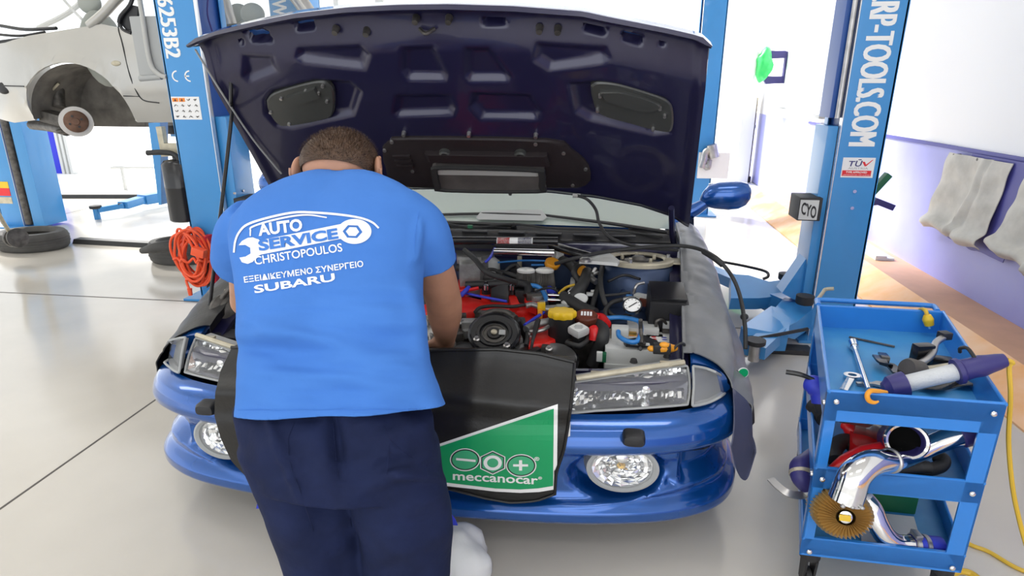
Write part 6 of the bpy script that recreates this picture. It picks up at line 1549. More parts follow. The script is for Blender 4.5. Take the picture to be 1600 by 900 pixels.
# drive shaft with hub resting in the first tyre
ax0 = PZ(22, 372, .26); m = MB(); m.lathe(ax0, (1,-.35,.15), [(.03,-.12),(.05,-.11),(.055,-.05),(.09,-.04),(.09,.0),(.05,.01),(.05,.06),(.10,.065),(.10,.085),(.04,.09),(.002,.09)], 24)
dsft = m.build('drive_shaft', 'dirty', base=ax0, smooth=30); tag(dsft, 'rusty drive shaft and hub resting in the leftmost tyre on the floor', 'car part')
m = MB(); m.tube([ax0, PZ(8,352,.42), PZ(-6,328,.62)], .02, 8, 3); m.build('shaft', 'beige', dsft)
# orange extension cord hanging from the lift upright
cc = PY(301, 398, YL-.10); oc = thing('extension_cord', 'bundled orange extension cord hanging from the blue lift upright above a tyre', 'cord', cc)
rnd = random.Random(4); m = MB(); pts = []
NL = 15
for k in range(NL*16):
    t = 2*PI*k/16; j = k/16; rx = .135+.035*math.sin(j*2.1)+rnd.uniform(-.006,.006); rz = .20+.05*math.sin(j*1.3+1)
    tl = .22*math.sin(j*1.7); x = rx*math.cos(t)*(.55+.45*abs(math.sin(j))); z = rz*math.sin(t)
    pts.append(cc+Vector((x*math.cos(tl)-z*math.sin(tl)*.6+.03*math.sin(j*.9), -.045*math.cos(t*1.0+j)+.03*math.sin(j*2.3), x*math.sin(tl)*.5+z-.02)))
m.tube(pts, .0105, 7, 3); m.build('cord_coil', 'orangecord', oc)
m = MB(); m.tube([cc+Vector((-.14+.26*k/24, -.06+.02*math.sin(k*.5), -.035+.015*math.sin(k*.9))) for k in range(25)]+[cc+Vector((.13+.02*k, -.02+.02*k, -.05+.0*k)) for k in range(3)], .011, 7, 3); m.tube([cc+Vector((.10*math.cos(k*.3+.4)+.03, -.06, .20*math.sin(k*.3))) for k in range(12)], .011, 7, 3); m.build('cord_wrap', 'orangecord', oc)
m = MB(); e = PY(297, 456, YL-.16); m.tube([cc+Vector((-.03,-.05,-.20)), PY(291,438,YL-.14), e], .0105, 7, 5); m.cyl(e+Vector((0,0,.03)), e-Vector((0,0,.03)), .020, .016, 12); m.build('plug', 'orangecord', oc)
m = MB(); c = PY(311, 394, YL-.18); m.obox(c, (1,0,-.3), YA, (.3,0,1), .055, .03, .035, .01); m.build('socket', 'orangecord', oc)
m = MB(); m.box((PY(322,395,YL-.05).x, YL-.10, PY(322,378,YL-.05).z-.12), (PY(330,395,YL-.05).x, YL, PY(322,368,YL-.05).z), .004); o = m.build('hook_plate', 'signred', base=PY(325,380,YL-.02)); tag(o, 'red hook plate on the blue lift upright holding the orange cord', 'hook')
m = MB(); m.prism([PY(*q, YL-.05) for q in ((326,405),(333,402),(338,440),(328,448))], (0,.05,0)); o = m.build('red_clamp_bar', 'signred', base=PY(330,425,YL-.03)); tag(o, 'red bar beside the orange cord at the foot of the blue lift upright', 'bar')
m = MB(); m.prism([PY(*q, YL-.075) for q in ((320,412),(326,410),(329,446),(323,450))], (0,.02,0)); m.build('black_face', 'black', o)
# far blue gate leaf and grey rail outside
p0, p1 = PZ(72, 270, 0), PZ(96, 271, 0)
m = MB(); m.box((PY(-40,270,p0.y).x, p0.y, -.01), (p1.x, p0.y+.08, 1.7), .01); o = m.build('blue_gate_leaf', 'bluesheet', base=p0); tag(o, 'royal blue gate leaf standing outside the far left opening', 'gate')
m = MB()
for k, x in enumerate((0, .10, .2)): m.box((p1.x+.02+x, p0.y-.05, -.01), (p1.x+.08+x, p0.y+.1, 1.7), .01)
m.build('edge_channel', 'lightgrey', o)
m = MB(); m.tube([PY(174,262,10), PY(186,261,10), PY(205,261.5,10), PY(240,261.5,10)], [.03,.035,.02,.02], 8, 4); m.tube([PY(174,262,10), PY(176,262,10)+Vector((0,0,-.3))], .01, 6, 2) if False else None
o = m.build('metal_bar', 'lightgrey', base=PY(205,262,10)); tag(o, 'thin grey metal bar low in the bright far opening', 'bar')
m = MB(); m.box((PY(190,262,10).x-.02, 9.98, 0), (PY(190,262,10).x+.02, 10.02, PY(190,262,10).z)); m.build('bar_foot', 'lightgrey', o)
# ================================================================== right wall
WF = WX-.03
def W(px, py, d=.03): return PX(px, py, WX-d)
def hung(cs, label, seed):
    t = thing('canvas_cover', label, 'cover sheet', W(*cs[0]), 'canvas covers on the wall rail')
    A_, B_, C_, D_ = [W(*q) for q in cs]                     # top left, top right, bottom right, bottom left
    def f(u, v):
        p = A_.lerp(B_, u).lerp(D_.lerp(C_, u), v)
        d = .05+.03*v+.035*abs(math.sin(u*5.2+.6+.5*v))**3*(.3+.7*v)+.02*noise.noise(Vector((u*5+seed, v*4, 2)))+.05*sstep(.80,.90,v)*(1-sstep(.93,1,v))
        d += .03*math.exp(-((u-.62+.08*v)/.035)**2)*(.4+v)-.02*math.exp(-((u-.70+.08*v)/.03)**2)
        return Vector((WX-d, p.y+.02*math.sin(v*7+seed)*u*(1-u)*4*.5, p.z-.012*math.sin(u*17+seed)*v))
    m = MB(); m.sheet(f, 50, 50, (.006, 0, 0)); m.build('sheet', 'canvas', t, smooth=60)
    def g(u, v): p = f(min(.35+u*.9, 1), v); q = B_.lerp(C_, v); dy = -(u)*.42*(.35+.65*v)*0; return Vector((WX-.03-.012*u, p.y+(-.24*sstep(.6, 1, u)), p.z+.02-.05*v))
    m = MB(); m.sheet(g, 20, 20, (.006, 0, 0)); m.build('backing_sheet', 'navy_line', t, smooth=60)
    for k in (.1, .5, .9):
        c = A_.lerp(B_, k); m = MB(); m.cyl((WX-.06, c.y, c.z-.015), (WX-.004, c.y, c.z-.015), .012, seg=10); m.build('hook', 'dirty', t)
    return t
hung([(1488,238),(1588,256),(1540,393),(1455,350)], 'pale crumpled canvas cover on the wall rail, the whole one left of the frame edge', 1)
hung([(1612,266),(1740,300),(1690,470),(1562,388)], 'pale canvas cover on the wall rail, cut by the right frame edge', 5)
# wall bits at the far end
m = MB(); c0, c1 = PX(1174,183,WX-.14), PX(1158,258,WX-.14); m.cyl((WX-.14, c0.y, .1), (WX-.14, c0.y, 1.55), .09, seg=20); o = m.build('downpipe', 'beige', base=(WX-.14, c0.y, .1)); tag(o, 'short tan pipe standing against the far end of the right wall', 'pipe')
m = MB(); m.cyl((WX-.14, c0.y, 1.0), (WX-.14, c0.y, 1.06), .1, seg=20); m.build('pipe_collar', 'grey', o); m = MB(); m.cyl((WX-.14, c0.y, 0), (WX-.14, c0.y, .1), .12, seg=20); m.build('pipe_foot', 'dirty', o)
yb_ = W(1225, 100).y
br = thing('wall_bracket', 'dark U-shaped wall bracket with a green bag over it, high on the far right wall', 'bracket', W(1232, 100))
zt_, zb2 = W(1230, 84).z, W(1228, 124).z
m = MB(); m.box((WX-.03, yb_-.05, zb2-.06), (WX-.005, yb_+.05, zt_+.04), .006); m.build('back_plate', 'navyrub', br)
for z in (zt_, zb2):
    m = MB(); m.prism([(WX-.03, yb_-.04, z-.06), (WX-.28, yb_-.04, z-.07), (WX-.33, yb_-.04, z-.01), (WX-.28, yb_-.04, z+.05), (WX-.03, yb_-.04, z+.05)], (0,.08,0)); m.build('bracket_arm', 'navyrub', br)
def blob(c, rx, ry, rz, seed, amp=.25):
    m = MB(); m.ell(c, rx, ry, rz, 32, 24)
    for v in m.bm.verts:
        d = v.co-Vector(c); v.co = Vector(c)+d*(1+amp*noise.noise(d*6+Vector((seed,0,0)))+amp*.6*noise.noise(d*14+Vector((0,seed,0))))
    return m
c = Vector((WX-.36, yb_-.08, (zt_+zb2)/2+.03)); m = blob(c, .12, .16, (zt_-zb2)/2+.07, 3); o = m.build('plastic_bag', 'greenbag', base=c, smooth=60); tag(o, 'crumpled green plastic bag hanging on the far wall bracket', 'bag')
c = Vector((WX-.50, yb_+.05, (zt_+zb2)/2+.06))+Vector((-.05,.05,0)); m = blob(c, .15, .2, .34, 8); o = m.build('plastic_bag', 'bagwhite', base=c, smooth=60); tag(o, 'white plastic bag behind the green bag on the far wall', 'bag')
m = MB(); a, b = W(1216,168), W(1283,186); m.cyl((WX-.03, a.y, a.z), (WX-.03, b.y, a.z-.03), .012, seg=8); m.obox(Vector((WX-.05, b.y, a.z-.05)), XA, YA, ZA, .05, .12, .025, .006); o = m.build('rail', 'grey', base=W(1250,177)); tag(o, 'thin grey rail on the white wall left of the lettered lift upright', 'rail')
m = MB(); a = PZ(1381, 401, .20); m.box((a.x-.07, a.y, .16), (a.x+.03, a.y+1.2, .205), .006); m.box((a.x+.03, a.y, .16), (a.x+.10, a.y+1.2, .185), .006); o = m.build('metal_profile', 'lightgrey', base=(a.x, a.y, .16)); tag(o, 'grey metal profile lying on the kerb behind the lettered lift upright', 'profile')
# chrome fittings on the distant upright right of the bonnet
fx = a_ = PY(1105, 245, 8.9); fit = thing('pipe_fitting', 'cluster of bright metal pipe fittings beside the bonnet right edge', 'fitting', (fx.x, fx.y, fx.z))
m = MB(); m.tube([PY(1096,262,8.9), PY(1100,250,8.9), PY(1103,238,8.9), PY(1112,232,8.9)], .05, 10, 4); m.build('elbow', 'steel', fit); m = MB(); m.cyl(PY(1112,226,8.9), PY(1116,246,8.9), .07, seg=14); m.build('valve_body', 'steel', fit); m = MB(); m.tube([PY(1100,258,8.9), PY(1106,262,8.9), PY(1108,250,8.9)], .04, 8, 4); m.build('elbow', 'alu', fit)
m = MB(); m.box((fx.x-.1, 8.95, fx.z-.3), (PY(1140,245,8.98).x, 9.0, fx.z+.05)); m.build('mount_plate', 'white', fit)

# ================================================================== tool cart
cf = Vector((.757, 1.905, 0)); cax = Vector((.515, -.018, 0)); cay = Vector((.237, .865, 0))
def K(u, v, z): return cf+cax*u+cay*v+ZA*z
cart = thing('tool_cart', 'blue three-shelf tool cart on castors in the right foreground', 'tool cart', K(.5,.5,0))
ZT = .822
def plate(pts, vec, nm, mt='cart', bev=0): 
    m = MB(); m.prism(pts, vec); return m.build(nm, mt, cart, smooth=20)
LW, LR = .075, .115
ins = cay*.022
fa_ = [(0,.186),(0,ZT),(1,ZT),(1,.186)]
def wall_with_holes(v0, dv, nm):
    """end panel: sheet with two openings, legs left and right"""
    bm = poly_bm([[[(0,.186),(1,.186),(1,ZT),(0,ZT)], [(LW,.758),(1-LR,.758),(1-LR,.542),(LW,.542)], [(LW,.462),(1-LR,.462),(1-LR,.262),(LW,.262)]]])
    return place_bm(bm, lambda x, y: K(x, v0, y), nm, 'cart', cart, th=cay*dv)
wall_with_holes(0, .012, 'end_frame'); wall_with_holes(1, -.012, 'end_frame')
for u in (0, 1):                                             # long sides: corner flanges and shelf rims
    for v in (0, 1):
        a = K(u, v, .186); b = K(u, v+(.055 if v == 0 else -.055), .186)
        plate([a, b, b+ZA*(ZT-.186), a+ZA*(ZT-.186)], cax*(.012 if u == 0 else -.012), 'corner_post')
def tray(zf, rim, nm, mt='carttray'):
    m = MB(); fl = [K(.012,.012,zf), K(.988,.012,zf), K(.988,.988,zf), K(.012,.988,zf)]
    m.prism(fl, (0,0,-.006)); t = m.build(nm, mt, cart, smooth=20)
    for (u0, v0, u1, v1, off) in ((0,0,1,0,cay*.014), (0,1,1,1,cay*-.014), (0,0,0,1,cax*.016), (1,0,1,1,cax*-.016)):
        a, b = K(u0, v0, zf-.006), K(u1, v1, zf-.006); m = MB(); m.prism([a, b, b+ZA*rim, a+ZA*rim], off)
        m.tube([a+ZA*rim+off*.5, b+ZA*rim+off*.5], .006, 8, 1); m.build('tray_rim', 'cart', t)
    return t
ZA1, ZA2, ZA3 = .725, .470, .200
tt = tray(ZA1, ZT-ZA1+.006, 'top_tray'); tray(ZA2, .075, 'middle_tray'); tray(ZA3, .062, 'bottom_tray')
for u, v in ((.06,-.004),(.94,-.004)):
    for z in (.79, .50, .205):
        c = K(u, v, z); MB().lathe(c, (0,-1,0), [(.010,0),(.009,.004),(.005,.007),(.001,.007)], 14).build('rivet', 'chrome', cart)
for z in (.77, .50): c = K(-.002, .03, z); MB().lathe(c, (-1,0,0), [(.009,0),(.007,.006),(.001,.007)], 12).build('rivet', 'chrome', cart)
for u, v in ((.08,.05),(.92,.05),(.08,.95),(.92,.95)):
    c = K(u, v, .0); cs = MB(); cs.cyl(c+ZA*.186, c+ZA*.15, .035, seg=16); cs.prism([c+Vector((-.02,-.03,.15)), c+Vector((-.02,.03,.15)), c+Vector((-.02,.02,.05)), c+Vector((-.02,-.02,.05))], (.008,0,0)); cs.prism([c+Vector((.014,-.03,.15)), c+Vector((.014,.03,.15)), c+Vector((.014,.02,.05)), c+Vector((.014,-.02,.05))], (.008,0,0))
    cs = cs.build('castor', 'black', cart); MB().lathe(c+Vector((-.012,0,.05)), XA, [(.03,0),(.048,.003),(.05,.012),(.048,.021),(.03,.024)], 24).build('castor_wheel', 'rubber', cs)
m = MB(); m.tube([K(.01,1.0,ZT), K(.01,1.06,ZT), K(.05,1.09,ZT), K(.5,1.09,ZT), K(.9,1.09,ZT), K(.95,1.06,ZT), K(.95,1.0,ZT)], .012, 10, 4); m.build('push_handle', 'cart', cart)
# ---- things in the top tray
zt0 = ZA1+.002
def item(name, label, cat, c, group=None): return thing(name, label, cat, c, group)
p0, p1 = PZ(1333,536,zt0+.02), PZ(1357,609,zt0+.02)
it = item('socket_wrench', 'long chrome flex-head wrench lying in the cart top tray', 'wrench', p0)
m = MB(); m.tube([p0.lerp(p1,.12), p0.lerp(p1,.5), p1], [.008,.009,.010], 12, 3); m.build('shaft', 'chrome', it)
m = MB(); d = (p0-p1).normalized(); m.cyl(p0.lerp(p1,.10), p0.lerp(p1,.10)+d*.05, .017, .019, 18); m.cyl(p0.lerp(p1,.10)-d*.02, p0.lerp(p1,.11), .014, seg=16); m.build('socket_head', 'chrome', it)
def ring_at(c, r0, r1, h, mt, nm, par, axis=ZA, sx=1.25):
    m = MB(); rr = [m.ring(Vector(c)+Vector(axis)*z, axis, r*sx, 32, XA, r) for r, z in ((r0,0),(r1,0),(r1,h),(r0,h),(r0,0))]
    for a, b in zip(rr, rr[1:]): m.bridge(a, b)
    return m.build(nm, mt, par, weld=.0003)
c = PZ(1331, 590, zt0+.004); it = item('ring_spanner', 'short chrome ring spanner lying in the near left corner of the cart tray', 'spanner', c)
ring_at(c, .012, .024, .012, 'chrome', 'ring', it); m = MB(); e = PZ(1318,612,zt0+.004); d = (e-c).normalized(); m.obox(c.lerp(e,.62)+ZA*.006, d, d.cross(ZA), ZA, (e-c).length*.42, .013, .005, .003); m.build('handle', 'chrome', it)
c = PZ(1372, 602, zt0+.004); it = item('open_spanner', 'small open-ended spanner partly under the work lamp', 'spanner', c)
place_bm(poly_bm([[[(-.02,-.006),(-.075,-.012),(-.075,.004),(-.02,.008),(.0,.02),(.022,.018),(.012,.006),(.012,-.002),(.024,-.01),(.004,-.018)]]]), frame_fn(c, XA, YA), 'jaw', 'steel', it, th=(0,0,.008))
m = MB(); m.obox((PZ(1334,529,zt0).lerp(PZ(1390,541,zt0),.5))+ZA*.003, (PZ(1390,541,zt0)-PZ(1334,529,zt0)).normalized(), (PZ(1390,541,zt0)-PZ(1334,529,zt0)).normalized().cross(ZA), ZA, .085, .005, .003, .001); o = m.build('metal_strip', 'dirty', base=PZ(1360,535,zt0)); tag(o, 'thin grey metal strip lying at the back of the cart top tray', 'strip')
# black brackets
c = PZ(1392, 572, zt0+.02); it = item('steel_bracket', 'twisted black steel bracket in the cart tray beside the chrome wrench', 'bracket', c)
for pts, hw in (([(1371,556),(1380,566),(1392,571),(1404,584)], .018), ([(1378,552),(1384,560),(1380,570)], .014)):
    P = [PZ(x, y, zt0+.03+.012*math.sin(i*2)) for i, (x, y) in enumerate(pts)]; P = spline(P, 5); m = MB(); R = []
    for i, p in enumerate(P):
        t = (P[min(i+1,len(P)-1)]-P[max(i-1,0)]).normalized(); s_ = t.cross(ZA).normalized(); n = Vector((0,0,1))
        R.append([m.V(p+s_*a*hw+n*b*.004) for a, b in ((-1,-1),(1,-1),(1,1),(-1,1))])
    for a, b in zip(R, R[1:]): m.bridge(a, b)
    m.cap(R[0], True); m.cap(R[-1]); m.build('bracket_plate', 'blackgloss', it)
c = PZ(1443, 566, zt0+.0); it = item('steel_bracket', 'boxy dark steel bracket at the right of the cart top tray', 'bracket', c)
m = MB(); m.obox(PZ(1440,556,zt0+.05), (1,.25,0), (-.25,1,0), ZA, .036, .02, .048, .01); m.build('bracket_box', 'blackgloss', it); m = MB(); m.obox(PZ(1464,566,zt0+.02), (1,-.2,0), (.2,1,0), ZA, .05, .025, .022, .008); m.build('bracket_foot', 'blackgloss', it)
c = PZ(1447, 560, zt0+.06); it = item('metal_tube', 'bent steel tube with a black cap end in the cart top tray', 'tube', c)
m = MB(); m.tube([PZ(1476,526,zt0+.10), PZ(1462,536,zt0+.09), PZ(1457,552,zt0+.07), PZ(1446,563,zt0+.055), PZ(1428,572,zt0+.045)], .013, 12, 6); m.build('tube', 'steel', it)
m = MB(); m.obox(PZ(1476,524,zt0+.105), (1,.3,0), (-.3,1,0), ZA, .02, .018, .014, .004); m.build('end_cap', 'black', it)
m = MB(); q = PZ(1420,577,zt0+.04); m.lathe(q, (-.8,-.3,.25), [(.03,-.06),(.04,-.05),(.042,0),(.036,.012),(.002,.012)], 24); m.build('drum_end', 'duct', it)
m = MB(); m.tube([PZ(1432,580,zt0+.03), PZ(1460,576,zt0+.03), PZ(1495,570,zt0+.04)], [.016,.014,.012], 10, 3); m.build('side_pipe', 'beige', it)
c = PZ(1480, 601, zt0); m = MB(); m.sheet(lambda u, v: PZ(1425+95*u, 603-8*u+9*v-2*math.sin(u*9), zt0+.012+.008*math.sin(u*11+v*4)), 20, 6, (0,0,.004)); o = m.build('crumpled_foil', 'dirty', base=c); tag(o, 'crumpled dark foil under the work lamp in the cart tray', 'foil')
# work lamp
q = [(1379,607,.775),(1395,606,.782),(1412,603,.79)]
LA, LB = PZ(1380,608,.772), PZ(1573,562,.90)
def LP(k): return LA.lerp(LB, k)
it = item('work_lamp', 'tubular work lamp with navy rubber ends lying across the cart tray', 'work lamp', LA)
ld_ = (LB-LA); Ln = ld_.length
m = MB().lathe(LA, ld_, [(.002,-.004),(.022,0),(.030,.012),(.038,Ln*.05),(.043,Ln*.15),(.043,Ln*.185),(.030,Ln*.19)], 28); m.build('end_bumper', 'navyrub', it)
m = MB().lathe(LA, ld_, [(.027,Ln*.17),(.0285,Ln*.19),(.0285,Ln*.60),(.027,Ln*.63)], 28); m.build('lamp_tube', 'frost', it)
m = MB().lathe(LA, ld_, [(.030,Ln*.59),(.043,Ln*.595),(.044,Ln*.63),(.036,Ln*.65),(.034,Ln*.72),(.036,Ln*.80),(.031,Ln*.86),(.027,Ln*.93),(.022,Ln*.985),(.014,Ln*.995),(.002,Ln*.995)], 28); m.build('handle', 'navyrub', it)
m = MB(); hk = LP(.78)+ZA*.035; m.tube([LP(.74)+ZA*.03, LP(.70)+ZA*.06+Vector((0,.03,0)), LP(.67)+ZA*.055+Vector((0,.05,0)), LP(.69)+ZA*.035+Vector((0,.06,0))], .006, 8, 5); m.build('hang_hook', 'black', it)
cb_ = [LB, LB+Vector((.02,.0,-.01)), PY(1577,575,LB.y), PY(1579,620,LB.y-.02), PY(1576,690,LB.y-.03), PY(1582,760,LB.y-.04), PY(1592,810,LB.y-.05), PY(1606,860,LB.y-.06), Vector((PY(1606,860,LB.y-.06).x+.12, LB.y-.02, .012)), Vector((PY(1606,860,LB.y-.06).x+.5, LB.y+.1, .012))]
m = MB(); m.tube(cb_, .0075, 8, 8); m.build('lamp_cable', 'yellowhose', it)
fb_ = [PZ(x, y, .008) for x, y in ((1640,905),(1590,888),(1545,862),(1515,850),(1480,825),(1468,795),(1470,760),(1500,700))]
m = MB(); m.tube(fb_, .008, 8, 8); o = m.build('floor_cable', 'yellowhose', base=fb_[2]); tag(o, 'yellow cable running over the floor under the tool cart', 'cable')
m = MB(); m.tube([PZ(x, y, .02) for x, y in ((1485,902),(1497,893),(1515,895),(1530,905))], .012, 8, 5); m.build('cable_end', 'yellowhose', o)
c = PZ(1362, 613, ZT+.01); it = item('hook', 'small orange hook on the near rim of the tool cart', 'hook', c)
m = MB(); m.tube([PY(1385,613,1.925), PY(1372,611,1.905), PY(1360,611,1.888), PY(1355,618,1.882), PY(1358,626,1.882), PY(1366,629,1.882), PY(1373,627,1.882)], [.006,.007,.008,.008,.008,.006,.003], 10, 6); m.build('hook_body', 'orange', it)
c = PY(1451, 500, 2.74); it = item('plug', 'yellow cable plug hooked over the far rim of the cart tray', 'plug', c)
yq = K(.9, 1, 0).y-.03
m = MB(); m.tube([PY(1436,486,yq+.06), PY(1440,483,yq+.04), PY(1446,485,yq), PY(1449,494,yq-.01)], .008, 8, 5); m.build('cable_stub', 'yellowhose', it)
m = MB(); m.tube([PY(1449,492,yq-.01), PY(1450,499,yq-.012), PY(1452,508,yq-.014)], [.014,.022,.018], 12, 4); m.build('plug_body', 'yellow', it); m = MB(); m.cyl(PY(1452,508,yq-.014), PY(1453,513,yq-.014), .007, seg=8); m.build('prong', 'chrome', it)
# ---- middle tray
def shinypipe(name, label, pts, r, extra=None, mt='chrome'):
    P = [PZ(*p) if len(p) == 3 else Vector(p[:3]) for p in pts]
    t = item(name, label, 'pipe', P[0]); m = MB(); m.tube(P, r, 28, 10); m.build('tube', mt, t, smooth=60); return t, P
zm = ZA2+.002
# open grey duct with navy cuff
t, P = shinypipe('exhaust_pipe', 'wide steel pipe with an open navy-cuffed mouth on the cart middle shelf', [(1335,658,.59),(1360,663,.59),(1385,671,.60),(1407,682,.625)], .050, mt='steel')
md = (Vector((-.15,-.85,.42))).normalized(); mo = P[-1]+md*.05-Vector((0,0,.012))
m = MB(); rr = [m.ring(mo+md*h, md, r*1.12, 36, XA, r) for r, h in ((.052,-.075),(.060,-.06),(.060,.02),(.055,.026),(.048,.020),(.044,-.04),(.01,-.06))]
for a, b in zip(rr, rr[1:]): m.bridge(a, b)
m.cap(rr[-1]); m.build('cuff', 'navyrub', t, smooth=40)
m = MB(); rr = [m.ring(mo+md*h, md, r*1.12, 36, XA, r) for r, h in ((.061,.010),(.061,.024),(.056,.030),(.049,.026))]
for a, b in zip(rr, rr[1:]): m.bridge(a, b)
m.build('clamp_ring', 'chrome', t); m = MB(); rr = [m.ring(mo+md*h, md, r*1.12, 36, XA, r) for r, h in ((.047,-.012),(.001,-.014))]; m.bridge(rr[0], rr[1]); m.build('mouth', 'pipe_shade', t)  # near-black disc: the shade inside the pipe, put into the colour
m = MB(); m.tube([PZ(1310,652,.62), PZ(1330,650,.63), PZ(1360,655,.62)], [.02,.03,.034], 14, 4); m.build('side_pipe', 'steel', t)
# polished S-bend reaching out through the front frame
yo = 1.86
P = [PY(1514,676,1.985), PY(1490,682,1.985), PY(1455,696,1.98), PY(1425,710,1.96), PY(1395,719,1.90), PY(1360,724,1.835), PY(1336,742,1.80), PY(1326,768,1.79), PY(1321,782,1.785)]
t = item('chrome_pipe', 'polished S-shaped pipe poking out over the cart middle shelf', 'pipe', P[4]); m = MB(); m.tube(P, [.037,.036,.034,.034,.036,.042,.047,.050,.050], 30, 8); m.build('tube', 'chrome', t, smooth=60)
m = MB(); dd = (P[0]-P[1]).normalized(); m.lathe(P[0]-dd*.03, dd, [(.037,0),(.043,.004),(.043,.05),(.036,.054),(.002,.05)], 28); m.build('navy_cuff', 'navyrub', t)
for k in range(3):
    c = P[-1]+Vector((-.025+.028*k, -.045, .01)); m = MB(); m.ell(c, .008, .008, .006, 10, 8); m.build('bolt', 'steel', t)
m = MB(); q = P[4].lerp(P[5], .1); dd = (P[5]-P[3]).normalized(); m.lathe(q-dd*.005, dd, [(.038,0),(.041,.003),(.041,.010),(.038,.013)], 28); m.build('weld_ring', 'steel', t)
# red funnel and tray
c = PZ(1345, 690, zm); it = item('funnel', 'red plastic funnel on the cart middle shelf behind the open pipe', 'funnel', c)
m = MB(); m.prism([PZ(*q, zm+.09) for q in ((1328,672),(1342,668),(1362,672),(1376,682),(1368,700),(1352,706),(1332,692))], (0,0,-.07)); m.tube([PZ(1316,664,zm+.09), PZ(1324,667,zm+.09), PZ(1336,678,zm+.07)], [.014,.022,.03], 14, 4); m.build('funnel_body', 'redfluid', it, smooth=40)
c = PZ(1330, 728, zm+.03); it = item('red_bottle', 'glossy red plastic bottle lying at the front of the cart middle shelf', 'bottle', c)
m = MB(); m.tube([PY(1296,735,1.93), PY(1320,724,1.94), PY(1350,712,1.95), PY(1380,704,1.97)], [.012,.028,.034,.03], 20, 6); m.build('bottle_body', 'redfluid', it)
c = PZ(1318, 705, zm); m = MB(); m.tube([PZ(1306,720,zm+.03), PZ(1303,705,zm+.04), PZ(1312,692,zm+.05), PZ(1326,690,zm+.05), PZ(1338,702,zm+.04), PZ(1350,716,zm+.03)], .028, 14, 6); o = m.build('rubber_hose', 'rubber', base=c); tag(o, 'curved black rubber hose left of the red funnel on the cart', 'hose')
c = PZ(1430, 740, zm); m = MB(); m.tube([PZ(1392,742,zm+.03), PZ(1420,736,zm+.03), PZ(1450,734,zm+.03), PZ(1470,728,zm+.035), PZ(1474,718,zm+.05), PZ(1462,712,zm+.05)], .022, 14, 6); m.tube([PZ(1395,736,zm+.06), PZ(1425,730,zm+.06), PZ(1452,730,zm+.06)], .02, 12, 4); o = m.build('rubber_hose', 'rubber', base=c); tag(o, 'thick black hose end behind the polished pipe on the cart middle shelf', 'hose')
# ---- bottom shelf
fc = PY(1318, 804, 1.845); it = item('air_filter', 'round gold pleated air filter hanging below the polished pipe on the cart', 'air filter', fc)
fd = Vector((-.12,-.86,.30)).normalized(); a = (XA-fd*fd.x).normalized(); b = fd.cross(a); m = MB(); rr = []
NP = 40
for r, h, k in ((.080,-.10,.06),(.078,-.02,.05),(.070,.012,.06),(.026,.026,.03)):
    rr.append([m.V(fc+(a*math.cos(PI*i/NP)*1.15+b*math.sin(PI*i/NP))*r*(1+(k if i % 2 else -k)*(1 if r > .05 else 0))+fd*(h+(.009 if i % 2 else -.006)*(1 if h > -.05 else 0))) for i in range(2*NP)])
for p, q in zip(rr, rr[1:]): m.bridge(p, q)
m.cap(rr[0], True); m.build('pleats', 'gold', it, smooth=0)
m = MB().lathe(fc+fd*.022, fd, [(.022,0),(.020,.006),(.010,.009),(.002,.009)], 24); m.build('centre_cap', 'chrome', it)
MB().obox(fc+fd*.036+a*-.004, a, b, fd, .017, .010, .002, .001).build('yellow_label', 'yellow', it)
P = [PY(1350,780,1.98), PY(1362,796,1.965), PY(1371,818,1.95), PY(1384,838,1.94), PY(1402,849,1.94), PY(1424,851,1.945)]
t = item('chrome_pipe', 'polished elbow pipe with hose clamps on the cart bottom shelf', 'pipe', P[3]); m = MB(); m.tube(P, [.034,.036,.037,.036,.033,.031], 28, 8); m.build('tube', 'chrome', t, smooth=60)
dd = (P[-1]-P[-2]).normalized()
for k in (0, .035, ): 
    m = MB().lathe(P[-1]+dd*k, dd, [(.034,0),(.039,.002),(.039,.016),(.034,.018)], 28); m.build('hose_clamp', 'steel', t)
MB().obox(P[-1]+dd*.01+ZA*.043, dd, ZA, dd.cross(ZA), .012, .008, .02, .003).build('clamp_screw', 'steel', t)
m = MB().lathe(P[-1], dd, [(.034,0),(.036,.06),(.036,.10),(.030,.105),(.028,.09),(.002,.09)], 28); m.build('blue_hose_end', 'royal', t)
c = K(.55,.55,ZA3); m = MB(); P = [PZ(*q, .30) for q in ((1362,782),(1420,778),(1452,790),(1458,812),(1440,822),(1372,800))]
m.obox(K(.52,.50,ZA3+.045), cax, cay, ZA, .15, .16, .045, .008); o = m.build('green_box', 'dgreen', base=c); tag(o, 'dark green box on the bottom shelf of the tool cart', 'box')
m = MB(); m.obox(K(.60,.20,ZA3+.003), cax, cay, ZA, .10, .09, .002); o = m.build('paper_sheet', 'tissue', base=K(.6,.2,ZA3)); tag(o, 'white paper sheet on the bottom shelf beside the elbow pipe', 'paper')
# ---- left flank of the cart
c = PX(1275, 620, K(.05,.3,0).x); 
P = [PZ(1262,598,.66), PZ(1272,602,.66), PZ(1282,612,.64), PZ(1284,630,.60)]
it = item('blue_hose', 'royal blue rubber elbow with a black hose inside the cart left side', 'hose', P[0]); m = MB(); m.tube(P, [.03,.04,.04,.036], 18, 6); m.build('elbow', 'royal', it); m = MB(); m.tube([PZ(1270,630,.56), PZ(1280,640,.55), PZ(1290,655,.54)], .035, 14, 4); m.build('black_hose', 'rubber', it); m = MB(); m.tube([P[1]+Vector((.0,0,0)), P[2], P[3], PZ(1290,650,.54)], .03, 14, 4); m.build('liner', 'rubber', it)
P = [PZ(1228,581,.70), PZ(1250,585,.70), PZ(1268,592,.69), PZ(1285,600,.68)]
m = MB(); m.tube(P, [.010,.010,.008,.008], 8, 5); o = m.build('black_rod', 'blackgloss', base=P[0]); tag(o, 'black bent rod sticking out of the cart left side at mid height', 'rod')
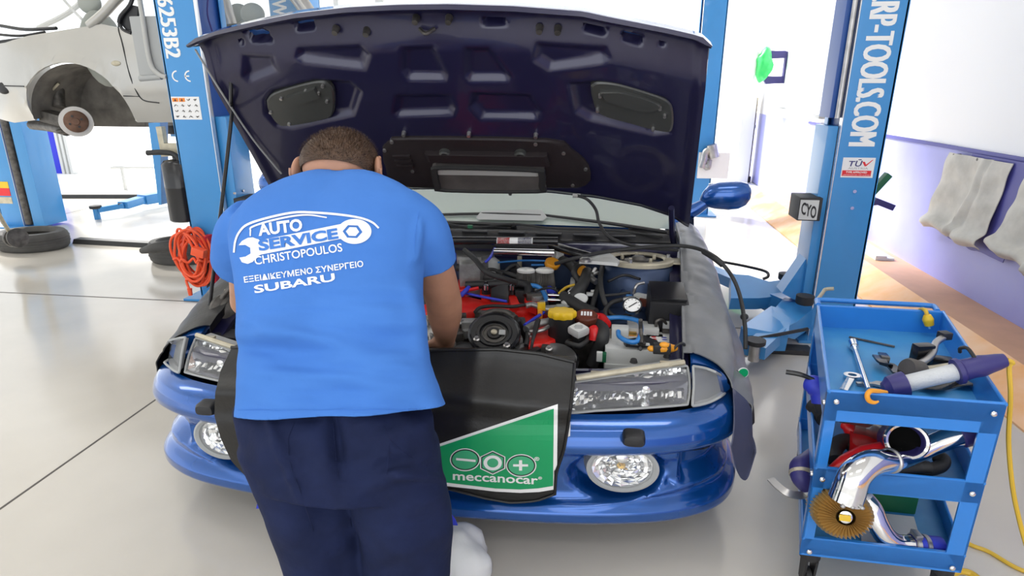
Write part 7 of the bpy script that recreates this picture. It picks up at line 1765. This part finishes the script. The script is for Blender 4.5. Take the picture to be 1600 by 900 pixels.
P = [PZ(1262,722,.42), PZ(1250,730,.42), PZ(1252,745,.40), PZ(1262,757,.37)]
it = item('blue_hose', 'blue rubber elbow with a metal clamp at the cart lower left', 'hose', P[0]); m = MB(); m.tube([PZ(1276,712,.43)]+P, .036, 18, 6); m.build('elbow', 'navyrub', it); m = MB(); dd = (P[2]-P[1]).normalized(); m.lathe(P[1].lerp(P[2],.4), dd, [(.037,0),(.041,.002),(.041,.014),(.037,.016)], 24); m.build('clamp', 'beige', it); m = MB(); m.tube([P[3], PZ(1270,772,.34), PZ(1276,785,.31)], .032, 16, 4); m.build('pipe_end', 'lightgrey', it)
P = [PZ(1204,748,.36), PZ(1216,760,.355), PZ(1232,771,.35), PZ(1252,774,.345), PZ(1262,770,.345)]
m = MB(); Q = spline(P, 6); R = []
for i, p in enumerate(Q):
    t_ = (Q[min(i+1,len(Q)-1)]-Q[max(i-1,0)]).normalized(); n = t_.cross(Vector((0,-.5,.86))).normalized(); hw = .014; nn = n.cross(t_)
    R.append([m.V(p+n*hw*s1+nn*.003*s2) for s1, s2 in ((-1,-1),(1,-1),(1,1),(-1,1))])
for p, q in zip(R, R[1:]): m.bridge(p, q)
m.cap(R[0], True); m.cap(R[-1]); o = m.build('strap_bracket', 'steel', base=P[0]); tag(o, 'curved grey metal strap sticking out of the cart lower left', 'bracket')
m = MB(); m.tube([P[-1], P[-1]+Vector((.02,.01,.0)), P[-1]+Vector((.03,.02,-.02))], .008, 8, 3); m.build('strap_bolt', 'chrome', o)
# ================================================================== white cloth on the floor
c = PZ(715, 905, 0)
m = MB()
def clf(u, v):
    px = 655+92*u; py = 838+75*v
    p = PZ(px, py, 0); h = .10*math.sin(min(1, max(0, u))*PI)**.6*math.sin(min(1, max(0, v*.9+.1))*PI)**.6
    return Vector((p.x, p.y, .004+h+.03*noise.noise(Vector((u*5, v*5, 3)))*math.sin(u*PI)*math.sin(v*PI)*2))
m = MB(); m.ell((c.x-.05, c.y+.02, .09), .19, .13, .10, 36, 24)
for v in m.bm.verts:
    d = v.co-Vector((c.x-.05, c.y+.02, .09)); k = 1+.28*noise.noise(d*7)+.14*noise.noise(d*17); v.co = Vector((c.x-.05, c.y+.02, .09))+d*k; v.co.z = max(v.co.z, .002)
o = m.build('cloth', 'tissue', base=(c.x, c.y, 0), smooth=60); tag(o, "crumpled white cloth on the floor behind the mechanic's right leg", 'cloth')
